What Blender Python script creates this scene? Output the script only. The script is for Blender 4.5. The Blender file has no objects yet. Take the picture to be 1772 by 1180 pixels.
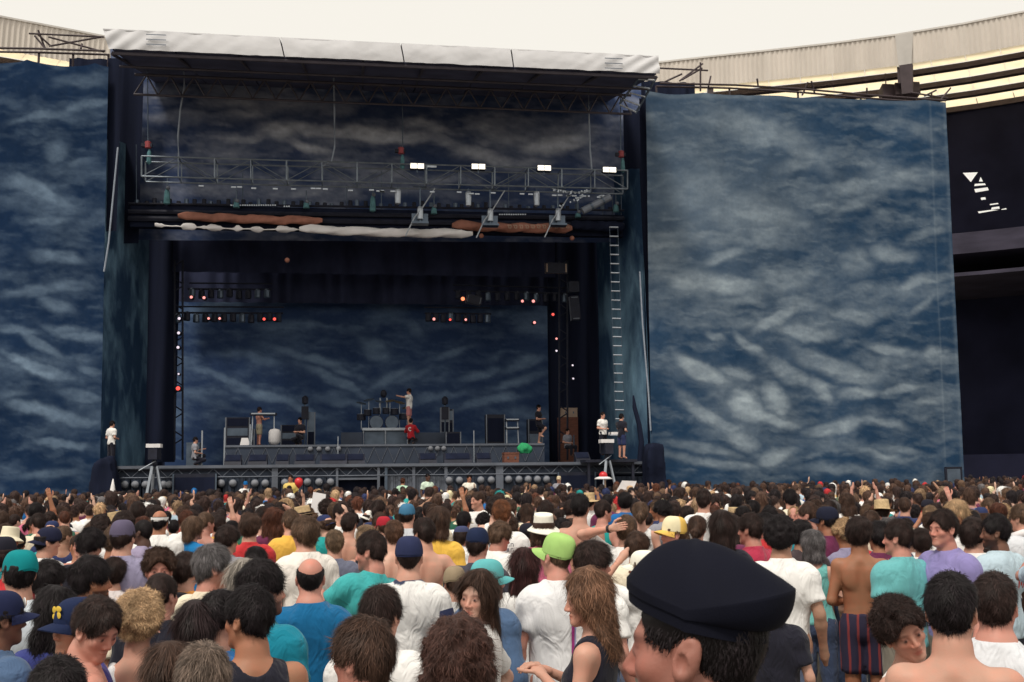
import bpy, math, random, time
import numpy as np
from mathutils import Matrix, Vector, Euler
T0 = time.time()
scene = bpy.context.scene
R = math.radians
# ------------------------------------------------------------------ camera
CAM_H, FPX = 2.2, 1900.0
cam_d = bpy.data.cameras.new('camera')
cam = bpy.data.objects.new('camera', cam_d)
scene.collection.objects.link(cam)
CAM_ROT = (Matrix.Rotation(R(-8.0), 3, 'Z') @ Matrix.Rotation(R(90 + 6.9), 3, 'X') @ Matrix.Rotation(R(-0.6), 3, 'Z'))
cam.matrix_world = Matrix.Translation((0, 0, CAM_H)) @ CAM_ROT.to_4x4()
cam_d.sensor_width = 36.0
cam_d.lens = 36.0 * FPX / 1772.0
cam_d.clip_start, cam_d.clip_end = 0.1, 2000.0
cam_d.dof.use_dof = True
cam_d.dof.focus_distance = 7.0
cam_d.dof.aperture_fstop = 16.0
scene.camera = cam
# ------------------------------------------------------------------ sky, sun, exposure
SUN_EL, SUN_AZ = 58.0, -35.0          # from behind the camera, a little to its left
world = bpy.data.worlds.new('World')
scene.world = world
world.use_nodes = True
nt = world.node_tree
bg = nt.nodes['Background']
sky = nt.nodes.new('ShaderNodeTexSky')
sky.sky_type = 'NISHITA'
sky.sun_disc = False
sky.sun_elevation = R(SUN_EL)
sky.sun_rotation = R(180.0 + 35.0)
sky.dust_density = 6.0
sky.air_density = 1.3
veil = nt.nodes.new('ShaderNodeMixRGB')      # a bright hazy summer overcast in front of the blue
veil.inputs[0].default_value = 0.86
veil.inputs[2].default_value = (10.6, 10.05, 9.0, 1)
nt.links.new(sky.outputs[0], veil.inputs[1])
nt.links.new(veil.outputs[0], bg.inputs[0])
bg.inputs[1].default_value = 0.1
sun_d = bpy.data.lights.new('sun', 'SUN')
sun_d.energy = 2.5
sun_d.angle = R(11)
sun_d.color = (1.0, 0.94, 0.84)
sun = bpy.data.objects.new('sun', sun_d)
scene.collection.objects.link(sun)
sun.rotation_euler = (R(90 - SUN_EL), 0, R(SUN_AZ))
scene.view_settings.view_transform = 'Standard'
scene.view_settings.look = 'None'
scene.view_settings.gamma = 1.0
scene.view_settings.exposure = 0.0
scene.cycles.filter_width = 1.5
scene.cycles.max_bounces = 5
scene.cycles.diffuse_bounces = 3
scene.cycles.transparent_max_bounces = 8
scene.cycles.caustics_reflective = False
scene.cycles.caustics_refractive = False
CR = np.array(CAM_ROT)

def ray(px, py):
    return CR @ np.array([(px - 886.0) / FPX, -(py - 590.0) / FPX, -1.0])

def on_y(px, py, Y):
    """point of the place on the upright plane at distance Y (stage parallel) seen at a pixel of the photograph"""
    d = ray(px, py); t = Y / d[1]
    return np.array([d[0] * t, Y, CAM_H + d[2] * t])

def on_z(px, py, Z):
    d = ray(px, py); t = (Z - CAM_H) / d[2]
    return np.array([d[0] * t, d[1] * t, Z])

def at_depth(px, py, dep):
    d = ray(px, py)
    return np.array([0, 0, CAM_H]) + d * dep

def project(p):
    q = CR.T @ (np.asarray(p, float) - np.array([0, 0, CAM_H]))
    return 886 + FPX * q[0] / -q[2], 590 - FPX * q[1] / -q[2], -q[2]
# ------------------------------------------------------------------ object helpers
COL = scene.collection

def link(name, data, parent=None):
    o = bpy.data.objects.new(name, data)
    COL.objects.link(o)
    if parent is not None:
        o.parent = parent
    return o

def tag(o, label=None, cat=None, group=None, kind=None):
    if label: o['label'] = label
    if cat: o['category'] = cat
    if group: o['group'] = group
    if kind: o['kind'] = kind
    return o

def empty(name, loc=(0, 0, 0), rz=0.0):
    o = link(name, None)
    o.location = loc
    o.rotation_euler = (0, 0, rz)
    o.empty_display_size = 0.2
    return o

class MB:
    """collects simple solids into one mesh"""
    def __init__(s): s.v, s.f = [], []
    def add(s, v, f):
        n = len(s.v)
        s.v.extend([tuple(float(c) for c in p) for p in v])
        s.f.extend([tuple(n + i for i in q) for q in f])
        return s
    def box(s, lo, hi):
        (a, b, c), (d, e, g) = lo, hi
        return s.add([(a, b, c), (d, b, c), (d, e, c), (a, e, c), (a, b, g), (d, b, g), (d, e, g), (a, e, g)],
                     [(0, 3, 2, 1), (4, 5, 6, 7), (0, 1, 5, 4), (1, 2, 6, 5), (2, 3, 7, 6), (3, 0, 4, 7)])
    def tube(s, pts, r, n=6, r2=None, cap=True):
        pts = [np.asarray(p, float) for p in pts]
        rings = []
        for i, p in enumerate(pts):
            t = pts[min(i + 1, len(pts) - 1)] - pts[max(i - 1, 0)]
            t = t / (np.linalg.norm(t) + 1e-9)
            u = np.cross(t, (0, 0, 1.0))
            if np.linalg.norm(u) < 1e-3: u = np.cross(t, (1.0, 0, 0))
            u /= np.linalg.norm(u); w = np.cross(t, u)
            rr = r if r2 is None else r + (r2 - r) * i / (len(pts) - 1)
            rings.append([p + rr * (math.cos(2 * math.pi * k / n) * u + math.sin(2 * math.pi * k / n) * w) for k in range(n)])
        v = [q for ring in rings for q in ring]
        f = []
        for i in range(len(pts) - 1):
            for k in range(n):
                f.append((i * n + k, i * n + (k + 1) % n, (i + 1) * n + (k + 1) % n, (i + 1) * n + k))
        if cap:
            f.append(tuple(reversed(range(n)))); f.append(tuple((len(pts) - 1) * n + k for k in range(n)))
        return s.add(v, f)
    def lathe(s, prof, n=12, c=(0, 0, 0), axis='z'):
        v, f = [], []
        for (r, h) in prof:
            for k in range(n):
                a = 2 * math.pi * k / n
                x, y = r * math.cos(a), r * math.sin(a)
                p = (x, y, h) if axis == 'z' else ((x, h, y) if axis == 'y' else (h, x, y))
                v.append((p[0] + c[0], p[1] + c[1], p[2] + c[2]))
        for i in range(len(prof) - 1):
            for k in range(n):
                f.append((i * n + k, i * n + (k + 1) % n, (i + 1) * n + (k + 1) % n, (i + 1) * n + k))
        f.append(tuple(reversed(range(n)))); f.append(tuple((len(prof) - 1) * n + k for k in range(n)))
        return s.add(v, f)
    def ball(s, c, r, nu=10, nv=7):
        r = (r, r, r) if not hasattr(r, '__len__') else r
        v = []
        for j in range(1, nv):
            th = math.pi * j / nv
            for i in range(nu):
                a = 2 * math.pi * i / nu
                v.append((c[0] + r[0] * math.sin(th) * math.cos(a), c[1] + r[1] * math.sin(th) * math.sin(a), c[2] + r[2] * math.cos(th)))
        top = len(v); v.append((c[0], c[1], c[2] + r[2])); v.append((c[0], c[1], c[2] - r[2]))
        f = []
        for j in range(nv - 2):
            for i in range(nu):
                f.append((j * nu + i, (j + 1) * nu + i, (j + 1) * nu + (i + 1) % nu, j * nu + (i + 1) % nu))
        for i in range(nu):
            f.append((top, i, (i + 1) % nu)); f.append((top + 1, (nv - 2) * nu + (i + 1) % nu, (nv - 2) * nu + i))
        return s.add(v, f)
    def quad(s, a, b, c, d): return s.add([a, b, c, d], [(0, 1, 2, 3)])
    def slab(s, poly, thick):
        """a polygon given in 3D with a thickness vector"""
        poly = [np.asarray(p, float) for p in poly]; t = np.asarray(thick, float); n = len(poly)
        f = [tuple(range(n)), tuple(reversed(range(n, 2 * n)))]
        for k in range(n): f.append((k, k + n, (k + 1) % n + n, (k + 1) % n))
        return s.add(poly + [p + t for p in poly], f)
    def mesh(s, name, m, smooth=False):
        me = bpy.data.meshes.new(name)
        me.from_pydata(s.v, [], s.f)
        if m is not None: me.materials.append(m)
        if smooth: me.shade_smooth()
        return me
    def build(s, name, m, parent=None, smooth=False):
        o = link(name, s.mesh(name, m, smooth), parent)
        return o

def np_mesh(name, v, quads=None, tris=None, m=None, smooth=True, col=None, cname='tint'):
    me = bpy.data.meshes.new(name)
    v = np.asarray(v, np.float32)
    nq = 0 if quads is None else len(quads); ntr = 0 if tris is None else len(tris)
    me.vertices.add(len(v)); me.vertices.foreach_set('co', v.ravel())
    loops = []
    if nq: loops.append(np.asarray(quads, np.int32).ravel())
    if ntr: loops.append(np.asarray(tris, np.int32).ravel())
    loops = np.concatenate(loops) if loops else np.zeros(0, np.int32)
    me.loops.add(len(loops)); me.loops.foreach_set('vertex_index', loops)
    me.polygons.add(nq + ntr)
    starts = np.concatenate([np.arange(nq) * 4, nq * 4 + np.arange(ntr) * 3]).astype(np.int32)
    me.polygons.foreach_set('loop_start', starts)
    me.update(calc_edges=True)
    if smooth: me.shade_smooth()
    if col is not None:
        a = me.color_attributes.new(cname, 'FLOAT_COLOR', 'POINT')
        c = np.ones((len(v), 4), np.float32); c[:, :3] = col
        a.data.foreach_set('color', c.ravel())
    if m is not None: me.materials.append(m)
    return me

# ------------------------------------------------------------------ materials
MATS = {}

def mat(name, col, rough=0.7, spec=0.3, metal=0.0, var=0.15, scale=6.0, bump=0.0, obj_color=False, attr=None, sheen=0.0, trans=0.0, emit=0.0, bscale=None, stretch=(1, 1, 1), sss=0.0, folds=0.0):
    if name in MATS: return MATS[name]
    m = bpy.data.materials.new(name); m.use_nodes = True
    n, L = m.node_tree.nodes, m.node_tree.links
    b = n['Principled BSDF']
    b.inputs['Roughness'].default_value = rough
    b.inputs['Specular IOR Level'].default_value = spec
    b.inputs['Metallic'].default_value = metal
    tc = n.new('ShaderNodeTexCoord'); mp = n.new('ShaderNodeMapping'); mp.inputs['Scale'].default_value = stretch
    L.new(tc.outputs['Object'], mp.inputs[0])
    if obj_color:
        oi = n.new('ShaderNodeObjectInfo'); src = oi.outputs['Color']
    else:
        rgb = n.new('ShaderNodeRGB'); rgb.outputs[0].default_value = (*col, 1); src = rgb.outputs[0]
    if attr:
        at = n.new('ShaderNodeAttribute'); at.attribute_name = attr
        mx = n.new('ShaderNodeMixRGB'); mx.blend_type = 'MULTIPLY'; mx.inputs[0].default_value = 1
        L.new(src, mx.inputs[1]); L.new(at.outputs['Color'], mx.inputs[2]); src = mx.outputs[0]
    if var > 0:
        nz = n.new('ShaderNodeTexNoise'); nz.inputs['Scale'].default_value = scale; nz.inputs['Detail'].default_value = 5
        L.new(mp.outputs[0], nz.inputs['Vector'])
        mr = n.new('ShaderNodeMapRange'); mr.inputs[1].default_value = 0.3; mr.inputs[2].default_value = 0.7
        mr.inputs[3].default_value = 1 - var; mr.inputs[4].default_value = 1 + var
        L.new(nz.outputs[0], mr.inputs[0])
        mx = n.new('ShaderNodeMixRGB'); mx.blend_type = 'MULTIPLY'; mx.inputs[0].default_value = 1
        L.new(src, mx.inputs[1]); L.new(mr.outputs[0], mx.inputs[2]); src = mx.outputs[0]
    L.new(src, b.inputs['Base Color'])
    if bump > 0:
        nb = n.new('ShaderNodeTexNoise'); nb.inputs['Scale'].default_value = bscale or scale * 3; nb.inputs['Detail'].default_value = 4
        L.new(mp.outputs[0], nb.inputs['Vector'])
        bp = n.new('ShaderNodeBump'); bp.inputs['Strength'].default_value = bump; bp.inputs['Distance'].default_value = 0.02
        L.new(nb.outputs[0], bp.inputs['Height']); L.new(bp.outputs[0], b.inputs['Normal'])
        if folds:
            nf = n.new('ShaderNodeTexNoise'); nf.inputs['Scale'].default_value = 6.5; nf.inputs['Detail'].default_value = 2; nf.inputs['Distortion'].default_value = 1.2
            m2 = n.new('ShaderNodeMapping'); m2.inputs['Scale'].default_value = (1.6, 1.6, .7); m2.inputs['Rotation'].default_value = (0, .35, 0)
            L.new(tc.outputs['Object'], m2.inputs[0]); L.new(m2.outputs[0], nf.inputs['Vector'])
            bf = n.new('ShaderNodeBump'); bf.inputs['Strength'].default_value = folds; bf.inputs['Distance'].default_value = 0.05
            L.new(nf.outputs[0], bf.inputs['Height']); L.new(bf.outputs[0], bp.inputs['Normal'])
    if sheen: b.inputs['Sheen Weight'].default_value = sheen
    if emit:
        L.new(src, b.inputs['Emission Color']); b.inputs['Emission Strength'].default_value = emit
    if sss:
        b.inputs['Subsurface Weight'].default_value = sss; b.inputs['Subsurface Radius'].default_value = (0.012, 0.005, 0.003); b.inputs['Subsurface Scale'].default_value = 1.0
    if trans:
        tr = n.new('ShaderNodeBsdfTranslucent'); L.new(src, tr.inputs[0])
        ms = n.new('ShaderNodeMixShader'); ms.inputs[0].default_value = trans
        L.new(b.outputs[0], ms.inputs[1]); L.new(tr.outputs[0], ms.inputs[2]); L.new(ms.outputs[0], n['Material Output'].inputs[0])
    MATS[name] = m
    return m

M_SKIN = mat('skin', None, 0.55, 0.35, obj_color=True, attr='tint', var=0.10, scale=14, bump=0.05, bscale=160)
def blotch(m):
    n, L = m.node_tree.nodes, m.node_tree.links
    b = n['Principled BSDF']; src = b.inputs['Base Color'].links[0].from_socket
    tc = n.new('ShaderNodeTexCoord'); nz = n.new('ShaderNodeTexNoise'); nz.inputs['Scale'].default_value = 7; nz.inputs['Detail'].default_value = 6; nz.inputs['Roughness'].default_value = .65
    L.new(tc.outputs['Object'], nz.inputs['Vector'])
    mr = n.new('ShaderNodeMapRange'); mr.inputs[1].default_value = .38; mr.inputs[2].default_value = .68; mr.inputs[3].default_value = 0; mr.inputs[4].default_value = .9
    mx = n.new('ShaderNodeMixRGB'); mx.blend_type = 'MULTIPLY'; mx.inputs[2].default_value = (1.0, .74, .70, 1)
    L.new(nz.outputs[0], mr.inputs[0]); L.new(mr.outputs[0], mx.inputs[0]); L.new(src, mx.inputs[1]); L.new(mx.outputs[0], b.inputs['Base Color'])
blotch(M_SKIN)
M_CLOTH = mat('cloth', None, 0.9, 0.12, obj_color=True, attr='tint', var=0.07, scale=9, sheen=0.12, bump=0.10, bscale=220, folds=.55)
M_HAIR = mat('hair', None, 0.55, 0.16, obj_color=True, attr='tint', var=0.25, scale=18)
M_HAT = mat('hat_cloth', None, 0.85, 0.15, obj_color=True, attr='tint', var=0.08, scale=14, bump=0.08, bscale=260)
M_FAR = mat('crowd_colours', (1, 1, 1), 0.75, 0.2, attr='tint', var=0.1, scale=20)

# ------------------------------------------------------------------ noise and implicit surfaces
def _hash(i, j, k, s):
    n = (i * 374761393 + j * 668265263 + k * 2147483647 + s * 1274126177) & 0xFFFFFFFF
    n = ((n ^ (n >> 13)) * 1274126177) & 0xFFFFFFFF
    return ((n ^ (n >> 16)) & 0xFFFF).astype(np.float32) / 65535.0

def vnoise(x, y, z, seed=0):
    x, y, z = np.broadcast_arrays(x, y, z)
    xi, yi, zi = np.floor(x).astype(np.int64), np.floor(y).astype(np.int64), np.floor(z).astype(np.int64)
    u, v, w = x - xi, y - yi, z - zi
    u = u * u * (3 - 2 * u); v = v * v * (3 - 2 * v); w = w * w * (3 - 2 * w)
    h = lambda a, b, c: _hash(xi + a, yi + b, zi + c, seed)
    a0 = h(0, 0, 0) * (1 - u) + h(1, 0, 0) * u; a1 = h(0, 1, 0) * (1 - u) + h(1, 1, 0) * u
    b0 = h(0, 0, 1) * (1 - u) + h(1, 0, 1) * u; b1 = h(0, 1, 1) * (1 - u) + h(1, 1, 1) * u
    return ((a0 * (1 - v) + a1 * v) * (1 - w) + (b0 * (1 - v) + b1 * v) * w) * 2 - 1

def smin(a, b, k):
    h = np.maximum(k - np.abs(a - b), 0) / k
    return np.minimum(a, b) - h * h * k * 0.25
def smax(a, b, k): return -smin(-a, -b, k)

def ell(x, y, z, c, r):
    px, py, pz = (x - c[0]), (y - c[1]), (z - c[2])
    k0 = np.sqrt((px / r[0]) ** 2 + (py / r[1]) ** 2 + (pz / r[2]) ** 2)
    k1 = np.sqrt((px / r[0] ** 2) ** 2 + (py / r[1] ** 2) ** 2 + (pz / r[2] ** 2) ** 2)
    return k0 * (k0 - 1) / np.maximum(k1, 1e-6)

def cone(x, y, z, a, b, ra, rb):
    a = np.asarray(a, float); b = np.asarray(b, float); d = b - a; L2 = float(d @ d) + 1e-9
    t = np.clip(((x - a[0]) * d[0] + (y - a[1]) * d[1] + (z - a[2]) * d[2]) / L2, 0, 1)
    return np.sqrt((x - a[0] - t * d[0]) ** 2 + (y - a[1] - t * d[1]) ** 2 + (z - a[2] - t * d[2]) ** 2) - (ra + (rb - ra) * t)

def nets(D, xs, ys, zs):
    """naive surface nets on a rectilinear grid"""
    S = D < 0
    nx, ny, nz = D.shape
    cnt = np.zeros((nx - 1, ny - 1, nz - 1), np.int8)
    for a in (0, 1):
        for b in (0, 1):
            for c in (0, 1):
                cnt += S[a:nx - 1 + a, b:ny - 1 + b, c:nz - 1 + c]
    act = (cnt > 0) & (cnt < 8)
    I, J, K = np.nonzero(act)
    idx = np.full(act.shape, -1, np.int64); idx[I, J, K] = np.arange(len(I))
    acc = np.zeros((len(I), 3)); n = np.zeros(len(I))
    gx, gy, gz = np.asarray(xs, float), np.asarray(ys, float), np.asarray(zs, float)
    corners = [(a, b, c) for a in (0, 1) for b in (0, 1) for c in (0, 1)]
    V = {c: D[I + c[0], J + c[1], K + c[2]] for c in corners}
    P = {c: np.stack([gx[I + c[0]], gy[J + c[1]], gz[K + c[2]]], 1) for c in corners}
    for c in corners:
        for ax in range(3):
            if c[ax] == 0:
                e = list(c); e[ax] = 1; e = tuple(e)
                va, vb = V[c], V[e]
                m = (va < 0) != (vb < 0)
                t = va / np.where(np.abs(va - vb) < 1e-9, 1, va - vb)
                acc[m] += (P[c] + (P[e] - P[c]) * t[:, None])[m]; n[m] += 1
    verts = acc / np.maximum(n, 1)[:, None]
    quads = []
    for ax in range(3):
        sl0 = [slice(None)] * 3; sl1 = [slice(None)] * 3
        sl0[ax] = slice(0, -1); sl1[ax] = slice(1, None)
        A, B = S[tuple(sl0)], S[tuple(sl1)]
        o1, o2 = (ax + 1) % 3, (ax + 2) % 3
        i = np.array(np.nonzero(A != B))
        ok = (i[o1] > 0) & (i[o1] < D.shape[o1] - 1) & (i[o2] > 0) & (i[o2] < D.shape[o2] - 1)
        i = i[:, ok]
        flip = A[tuple(i)]
        def cell(d1, d2):
            j = i.copy(); j[o1] -= d1; j[o2] -= d2
            return idx[tuple(j)]
        q = np.stack([cell(1, 1), cell(0, 1), cell(0, 0), cell(1, 0)], 1)
        q[~flip] = q[~flip][:, ::-1]
        quads.append(q)
    q = np.concatenate(quads)
    return verts, q[(q >= 0).all(1)]

class Field:
    def __init__(s, xs, ys, zs, far=0.3):
        s.xs, s.ys, s.zs = [np.asarray(a, np.float32) for a in (xs, ys, zs)]
        s.D = np.full((len(xs), len(ys), len(zs)), far, np.float32)
    def sub(s, lo, hi):
        r = []
        for a, l, h in zip((s.xs, s.ys, s.zs), lo, hi):
            i0, i1 = np.searchsorted(a, l), np.searchsorted(a, h)
            r.append(slice(max(0, i0 - 1), min(len(a), i1 + 1)))
        X, Y, Z = s.xs[r[0]][:, None, None], s.ys[r[1]][None, :, None], s.zs[r[2]][None, None, :]
        return tuple(r), X, Y, Z
    def union(s, lo, hi, fn, k=0.03, pad=0.06):
        r, X, Y, Z = s.sub([v - pad for v in lo], [v + pad for v in hi])
        if s.D[r].size == 0: return
        s.D[r] = smin(s.D[r], fn(X, Y, Z), k)
    def carve(s, lo, hi, fn, k=0.02, pad=0.05):
        r, X, Y, Z = s.sub([v - pad for v in lo], [v + pad for v in hi])
        if s.D[r].size == 0: return
        s.D[r] = smax(s.D[r], -fn(X, Y, Z), k)
    def cone(s, a, b, ra, rb, k=0.03):
        lo = np.minimum(a, b) - max(ra, rb); hi = np.maximum(a, b) + max(ra, rb)
        s.union(lo, hi, lambda x, y, z: cone(x, y, z, a, b, ra, rb), k)
    def nets(s): return nets(s.D, s.xs, s.ys, s.zs)

def axis(segs):
    """segs: list of (start, end, step) -> increasing coordinates"""
    out = []
    for a, b, st in segs:
        n = max(1, int(round((b - a) / st)))
        out += [a + (b - a) * i / n for i in range(n)]
    out.append(segs[-1][1])
    return out
# ------------------------------------------------------------------ people: bodies, clothes, hair, hats
TZ = np.array([.80, .86, .93, 1.0, 1.08, 1.18, 1.28, 1.36, 1.415, 1.45, 1.48, 1.52])
TORSO = {
    'm': (np.array([.146, .162, .163, .151, .145, .153, .166, .171, .150, .106, .068, .056]),
          np.array([.090, .112, .116, .108, .104, .108, .116, .110, .094, .078, .064, .056]), .171, 1.385, .056, .056),
    'f': (np.array([.155, .172, .172, .150, .128, .136, .150, .154, .134, .090, .056, .046]),
          np.array([.095, .112, .116, .098, .090, .096, .104, .098, .082, .066, .053, .046]), .156, 1.380, .047, .046)}
TYC = np.array([0, 0, 0, .002, .004, .002, -.004, -.012, -.018, -.020, -.018, -.012])

def torso_fn(sex, t=0.0, straight=0.0, zlo=.80, zhi=1.52, fold=0.0, seed=0):
    a0, b0 = TORSO[sex][0].copy(), TORSO[sex][1].copy()
    if straight:
        low = TZ < 1.27
        a0[low] = np.maximum(a0[low], a0[6] * straight); b0[low] = np.maximum(b0[low], b0[6] * straight)
    def fn(x, y, z):
        a = np.interp(z, TZ, a0) + t; b = np.interp(z, TZ, b0) + t; yc = np.interp(z, TZ, TYC)
        d = (np.sqrt((x / a) ** 2 + ((y - yc) / b) ** 2) - 1) * np.minimum(a, b) * 0.92
        if fold:
            d = d + fold * vnoise(x * 9 + z * 4, y * 9, z * 5 - x * 6, seed) + fold * .6 * vnoise(x * 21, y * 21, z * 9 + x * 8, seed + 5)
        d = smax(d, zlo - z, .02)
        return smax(d, z - zhi, .02)
    return fn

ARMS = {  # elbow, wrist, for the right arm (x positive); mirrored for the left
    'down': ((.245, -.045, 1.12), (.255, .05, .89)),
    'bent': ((.235, -.05, 1.11), (.12, .17, 1.08)),
    'cross': ((.235, .0, 1.11), (-.02, .205, 1.13)),
    'hip': ((.40, -.10, 1.16), (.205, -.02, 1.0)),
    'up': ((.30, .10, 1.58), (.24, .13, 1.83)),
    'camera': ((.25, .20, 1.33), (.07, .24, 1.55)),
    'eyes': ((.33, .20, 1.50), (.07, .20, 1.68)),
    'head': ((.40, -.11, 1.60), (.07, -.145, 1.66)),
    'clasp': ((.235, .02, 1.13), (.045, .25, 1.265)),
    'forward': ((.27, .12, 1.20), (.17, .33, 1.25)),
    'reach': ((.42, .12, 1.52), (.62, .22, 1.62)),
    'shoulder': ((.33, .16, 1.36), (.30, .42, 1.42)),
}

LEGS = {  # hip, knee, ankle of each leg; the third value says how far the feet are above the root
    'stand': (((-.088, 0, .90), (-.098, .012, .48), (-.10, -.02, .09)), ((.088, 0, .90), (.098, .012, .48), (.10, -.02, .09)), 0.0),
    'sit': (((-.09, 0, .88), (-.13, .42, .90), (-.13, .40, .50)), ((.09, 0, .88), (.13, .42, .90), (.13, .40, .50)), .41),
    'crouch': (((-.09, 0, .88), (-.15, .40, .98), (-.12, .06, .63)), ((.09, 0, .88), (.14, .36, .80), (.12, -.04, .64)), .54),
    'stride': (((-.088, 0, .90), (-.10, .02, .48), (-.10, -.06, .09)), ((.088, 0, .90), (.10, .36, .70), (.10, .10, .40)), 0.0),
    'wide': (((-.088, 0, .90), (-.15, .03, .48), (-.20, .0, .09)), ((.088, 0, .90), (.15, .03, .48), (.20, -.02, .09)), 0.0)}

def head_matrix(yaw, pitch, roll):
    return np.array(Matrix.Rotation(R(-yaw), 3, 'Z') @ Matrix.Rotation(R(roll), 3, 'Y') @ Matrix.Rotation(R(-pitch), 3, 'X'))
NECK = np.array([0, -.008, 1.525])
HOFF = np.array([0, .022, .105])

def head_sdf(x, y, z, sex='m'):
    j = 1.0 if sex == 'm' else .93
    d = ell(x, y, z, (0, -.014, .035), (.076, .093, .086))
    d = smin(d, ell(x, y, z, (0, .026, -.04), (.061 * j, .062, .074)), .035)
    for s in (-1, 1):
        d = smin(d, cone(x, y, z, (s * .050 * j, -.002, -.048), (s * .012, .064, -.098), .020, .018), .03)
        d = smin(d, ell(x, y, z, (s * .041, .057, -.026), (.024, .022, .02)), .025)
    d = smin(d, ell(x, y, z, (0, .073, -.101), (.020, .016, .015)), .02)
    d = smin(d, cone(x, y, z, (-.034, .071, .017), (.034, .071, .017), .014, .014), .02)
    for s in (-1, 1):
        d = smax(d, -ell(x, y, z, (s * .032, .100, -.004), (.017, .017, .012)), .014)
    d = smin(d, cone(x, y, z, (0, .082, .008), (0, .104, -.034), .007, .0105), .014)
    for s in (-1, 1):
        d = smin(d, ell(x, y, z, (s * .0125, .094, -.039), (.0085, .010, .0075)), .008)
        d = smin(d, ell(x, y, z, (s * .0315, .0755, -.004), (.0135, .0135, .0125)), .004)
    d = smax(d, -cone(x, y, z, (-.016, .100, -.0705), (.016, .100, -.0705), .0032, .0032), .006)
    d = smin(d, ell(x, y, z, (0, .083, -.064), (.023, .0115, .0065)), .007)
    d = smin(d, ell(x, y, z, (0, .082, -.078), (.019, .0115, .0075)), .007)
    for s in (-1, 1):
        e = ell(x * 1.0, y + .25 * (z + .005), z, (s * .080, -.006, -.008), (.011, .021, .034))
        e = smax(e, -ell(x, y, z, (s * .092, .002, -.010), (.0135, .0105, .017)), .004)
        e = smax(e, -ell(x, y, z, (s * .092, -.006, .012), (.008, .012, .008)), .004)
        d = smin(d, e, .010)
    return d

def head_tint(P, sex, beard, lips=True):
    """natural colours of a face: lips, brows, eyes, beard"""
    x, y, z = P[:, 0], P[:, 1], P[:, 2]
    c = np.ones((len(P), 3), np.float32)
    def blend(mask, col):
        m = np.clip(mask, 0, 1)[:, None]
        c[:] = c * (1 - m) + np.array(col, np.float32) * m
    front = y > .04
    ck = np.exp(-(((np.abs(x) - .04) / .022) ** 2 + ((z + .028) / .02) ** 2)) * (y > .03)
    blend(ck * .5, (1.05, .80, .78))
    blend(np.exp(-((x / .02) ** 2 + ((z + .036) / .016) ** 2)) * (y > .085) * .5, (1.06, .78, .76))
    if beard:
        jaw = np.clip((-.045 - z - .25 * np.maximum(0, .055 - y) * 0) / .012, 0, 1) * (y > -.005) * (np.hypot(x / .026, (z + .071) / .011) > 1)
        mus = np.exp(-(((z + .053) / .006) ** 4)) * (np.abs(x) < .03) * (y > .075)
        blend(np.maximum(jaw, mus) * beard, (.16, .13, .15))
    lm = np.clip(1.6 - np.hypot(x / .023, (z + .071) / .013) * 1.3, 0, 1) * (y > .072)
    blend(lm * (.75 if sex == 'f' else .3), (.90, .48, .48))
    for s in (-1, 1):
        bx = (x - s * .033)
        bm = np.clip(1.5 - np.hypot(bx / .021, (z - .019 + .18 * np.abs(bx)) / .0065), 0, 1) * front * (y > .05)
        blend(bm * (.85 if sex == 'm' else .6), (.17, .14, .15))
        em = np.clip(1.8 - np.hypot((x - s * .0315) / .0145, (z + .004) / .0062) * 1.2, 0, 1) * (y > .074)
        blend(em, (.98, 1.10, 1.20))
        im = np.clip(1.8 - np.hypot((x - s * .0315) / .0066, (z + .004) / .0066) * 1.2, 0, 1) * (y > .076)
        blend(im, (.06, .06, .07))
        lid = np.exp(-(((z - .0035) / .0028) ** 2)) * (np.abs(x - s * .0315) < .016) * (y > .07)
        blend(lid * .6, (.30, .22, .22))
        sock = np.exp(-(((x - s * .030) / .016) ** 2 + ((z - .008) / .008) ** 2)) * front
        blend(sock * .25, (.62, .46, .50))
    return c

def hand_cones(F, wrist, direction, normal, s=1, curl=.35, scale=1.0, k=.006, spread=.16):
    """a palm and five separate bent fingers"""
    d = np.asarray(direction, float); d /= np.linalg.norm(d)
    n = np.asarray(normal, float); n = n - d * (n @ d); n /= np.linalg.norm(n)
    sd = np.cross(d, n) * s
    w = np.asarray(wrist, float)
    for o in (-.024, -.008, .008, .024):
        F.cone(w + sd * o * .6 * scale, w + d * .082 * scale + sd * o * 1.05 * scale, .016 * scale, .0115 * scale, .012)
    for o, ln in ((-.027, .072), (-.009, .082), (.009, .078), (.026, .062)):
        p = w + d * .084 * scale + sd * o * scale
        dd = d + sd * o * 10 * spread
        for q, (f, cu) in enumerate(((.45, curl), (.32, curl * 2.1), (.26, curl * 3.0))):
            e = dd * math.cos(cu) + n * math.sin(cu); e /= np.linalg.norm(e)
            p2 = p + e * ln * f * scale
            F.cone(p, p2, (.0088 - .0009 * q) * scale, (.0079 - .0009 * q) * scale, k); p = p2
    p = w + d * .022 * scale - sd * .024 * scale
    for e, ln in ((d * .62 - sd * .72 + n * .25, .045), (d * .85 - sd * .35 + n * .35, .032), (d * .95 - sd * .1 + n * .35, .024)):
        e = e / np.linalg.norm(e); p2 = p + e * ln * scale
        F.cone(p, p2, .0115 * scale, .0092 * scale, k); p = p2

def arm_pts(sex, arms):
    sx, sz = TORSO[sex][2], TORSO[sex][3]
    out = []
    for s, nm in ((-1, arms[0]), (1, arms[1])):
        e, w = ARMS[nm]
        m = np.array([s, 1, 1.0])
        k = 1.0 if sex == 'm' else .95
        sh = np.array([sx, -.012, sz]) * m
        if nm in ('up', 'eyes', 'head', 'reach'): sh = sh + np.array([0, 0, .02])
        e = np.array(e) * m * np.array([k, 1, 1]); w = np.array(w) * m * np.array([k, 1, 1])
        out.append((sh, e, w, nm))
    return out

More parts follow.
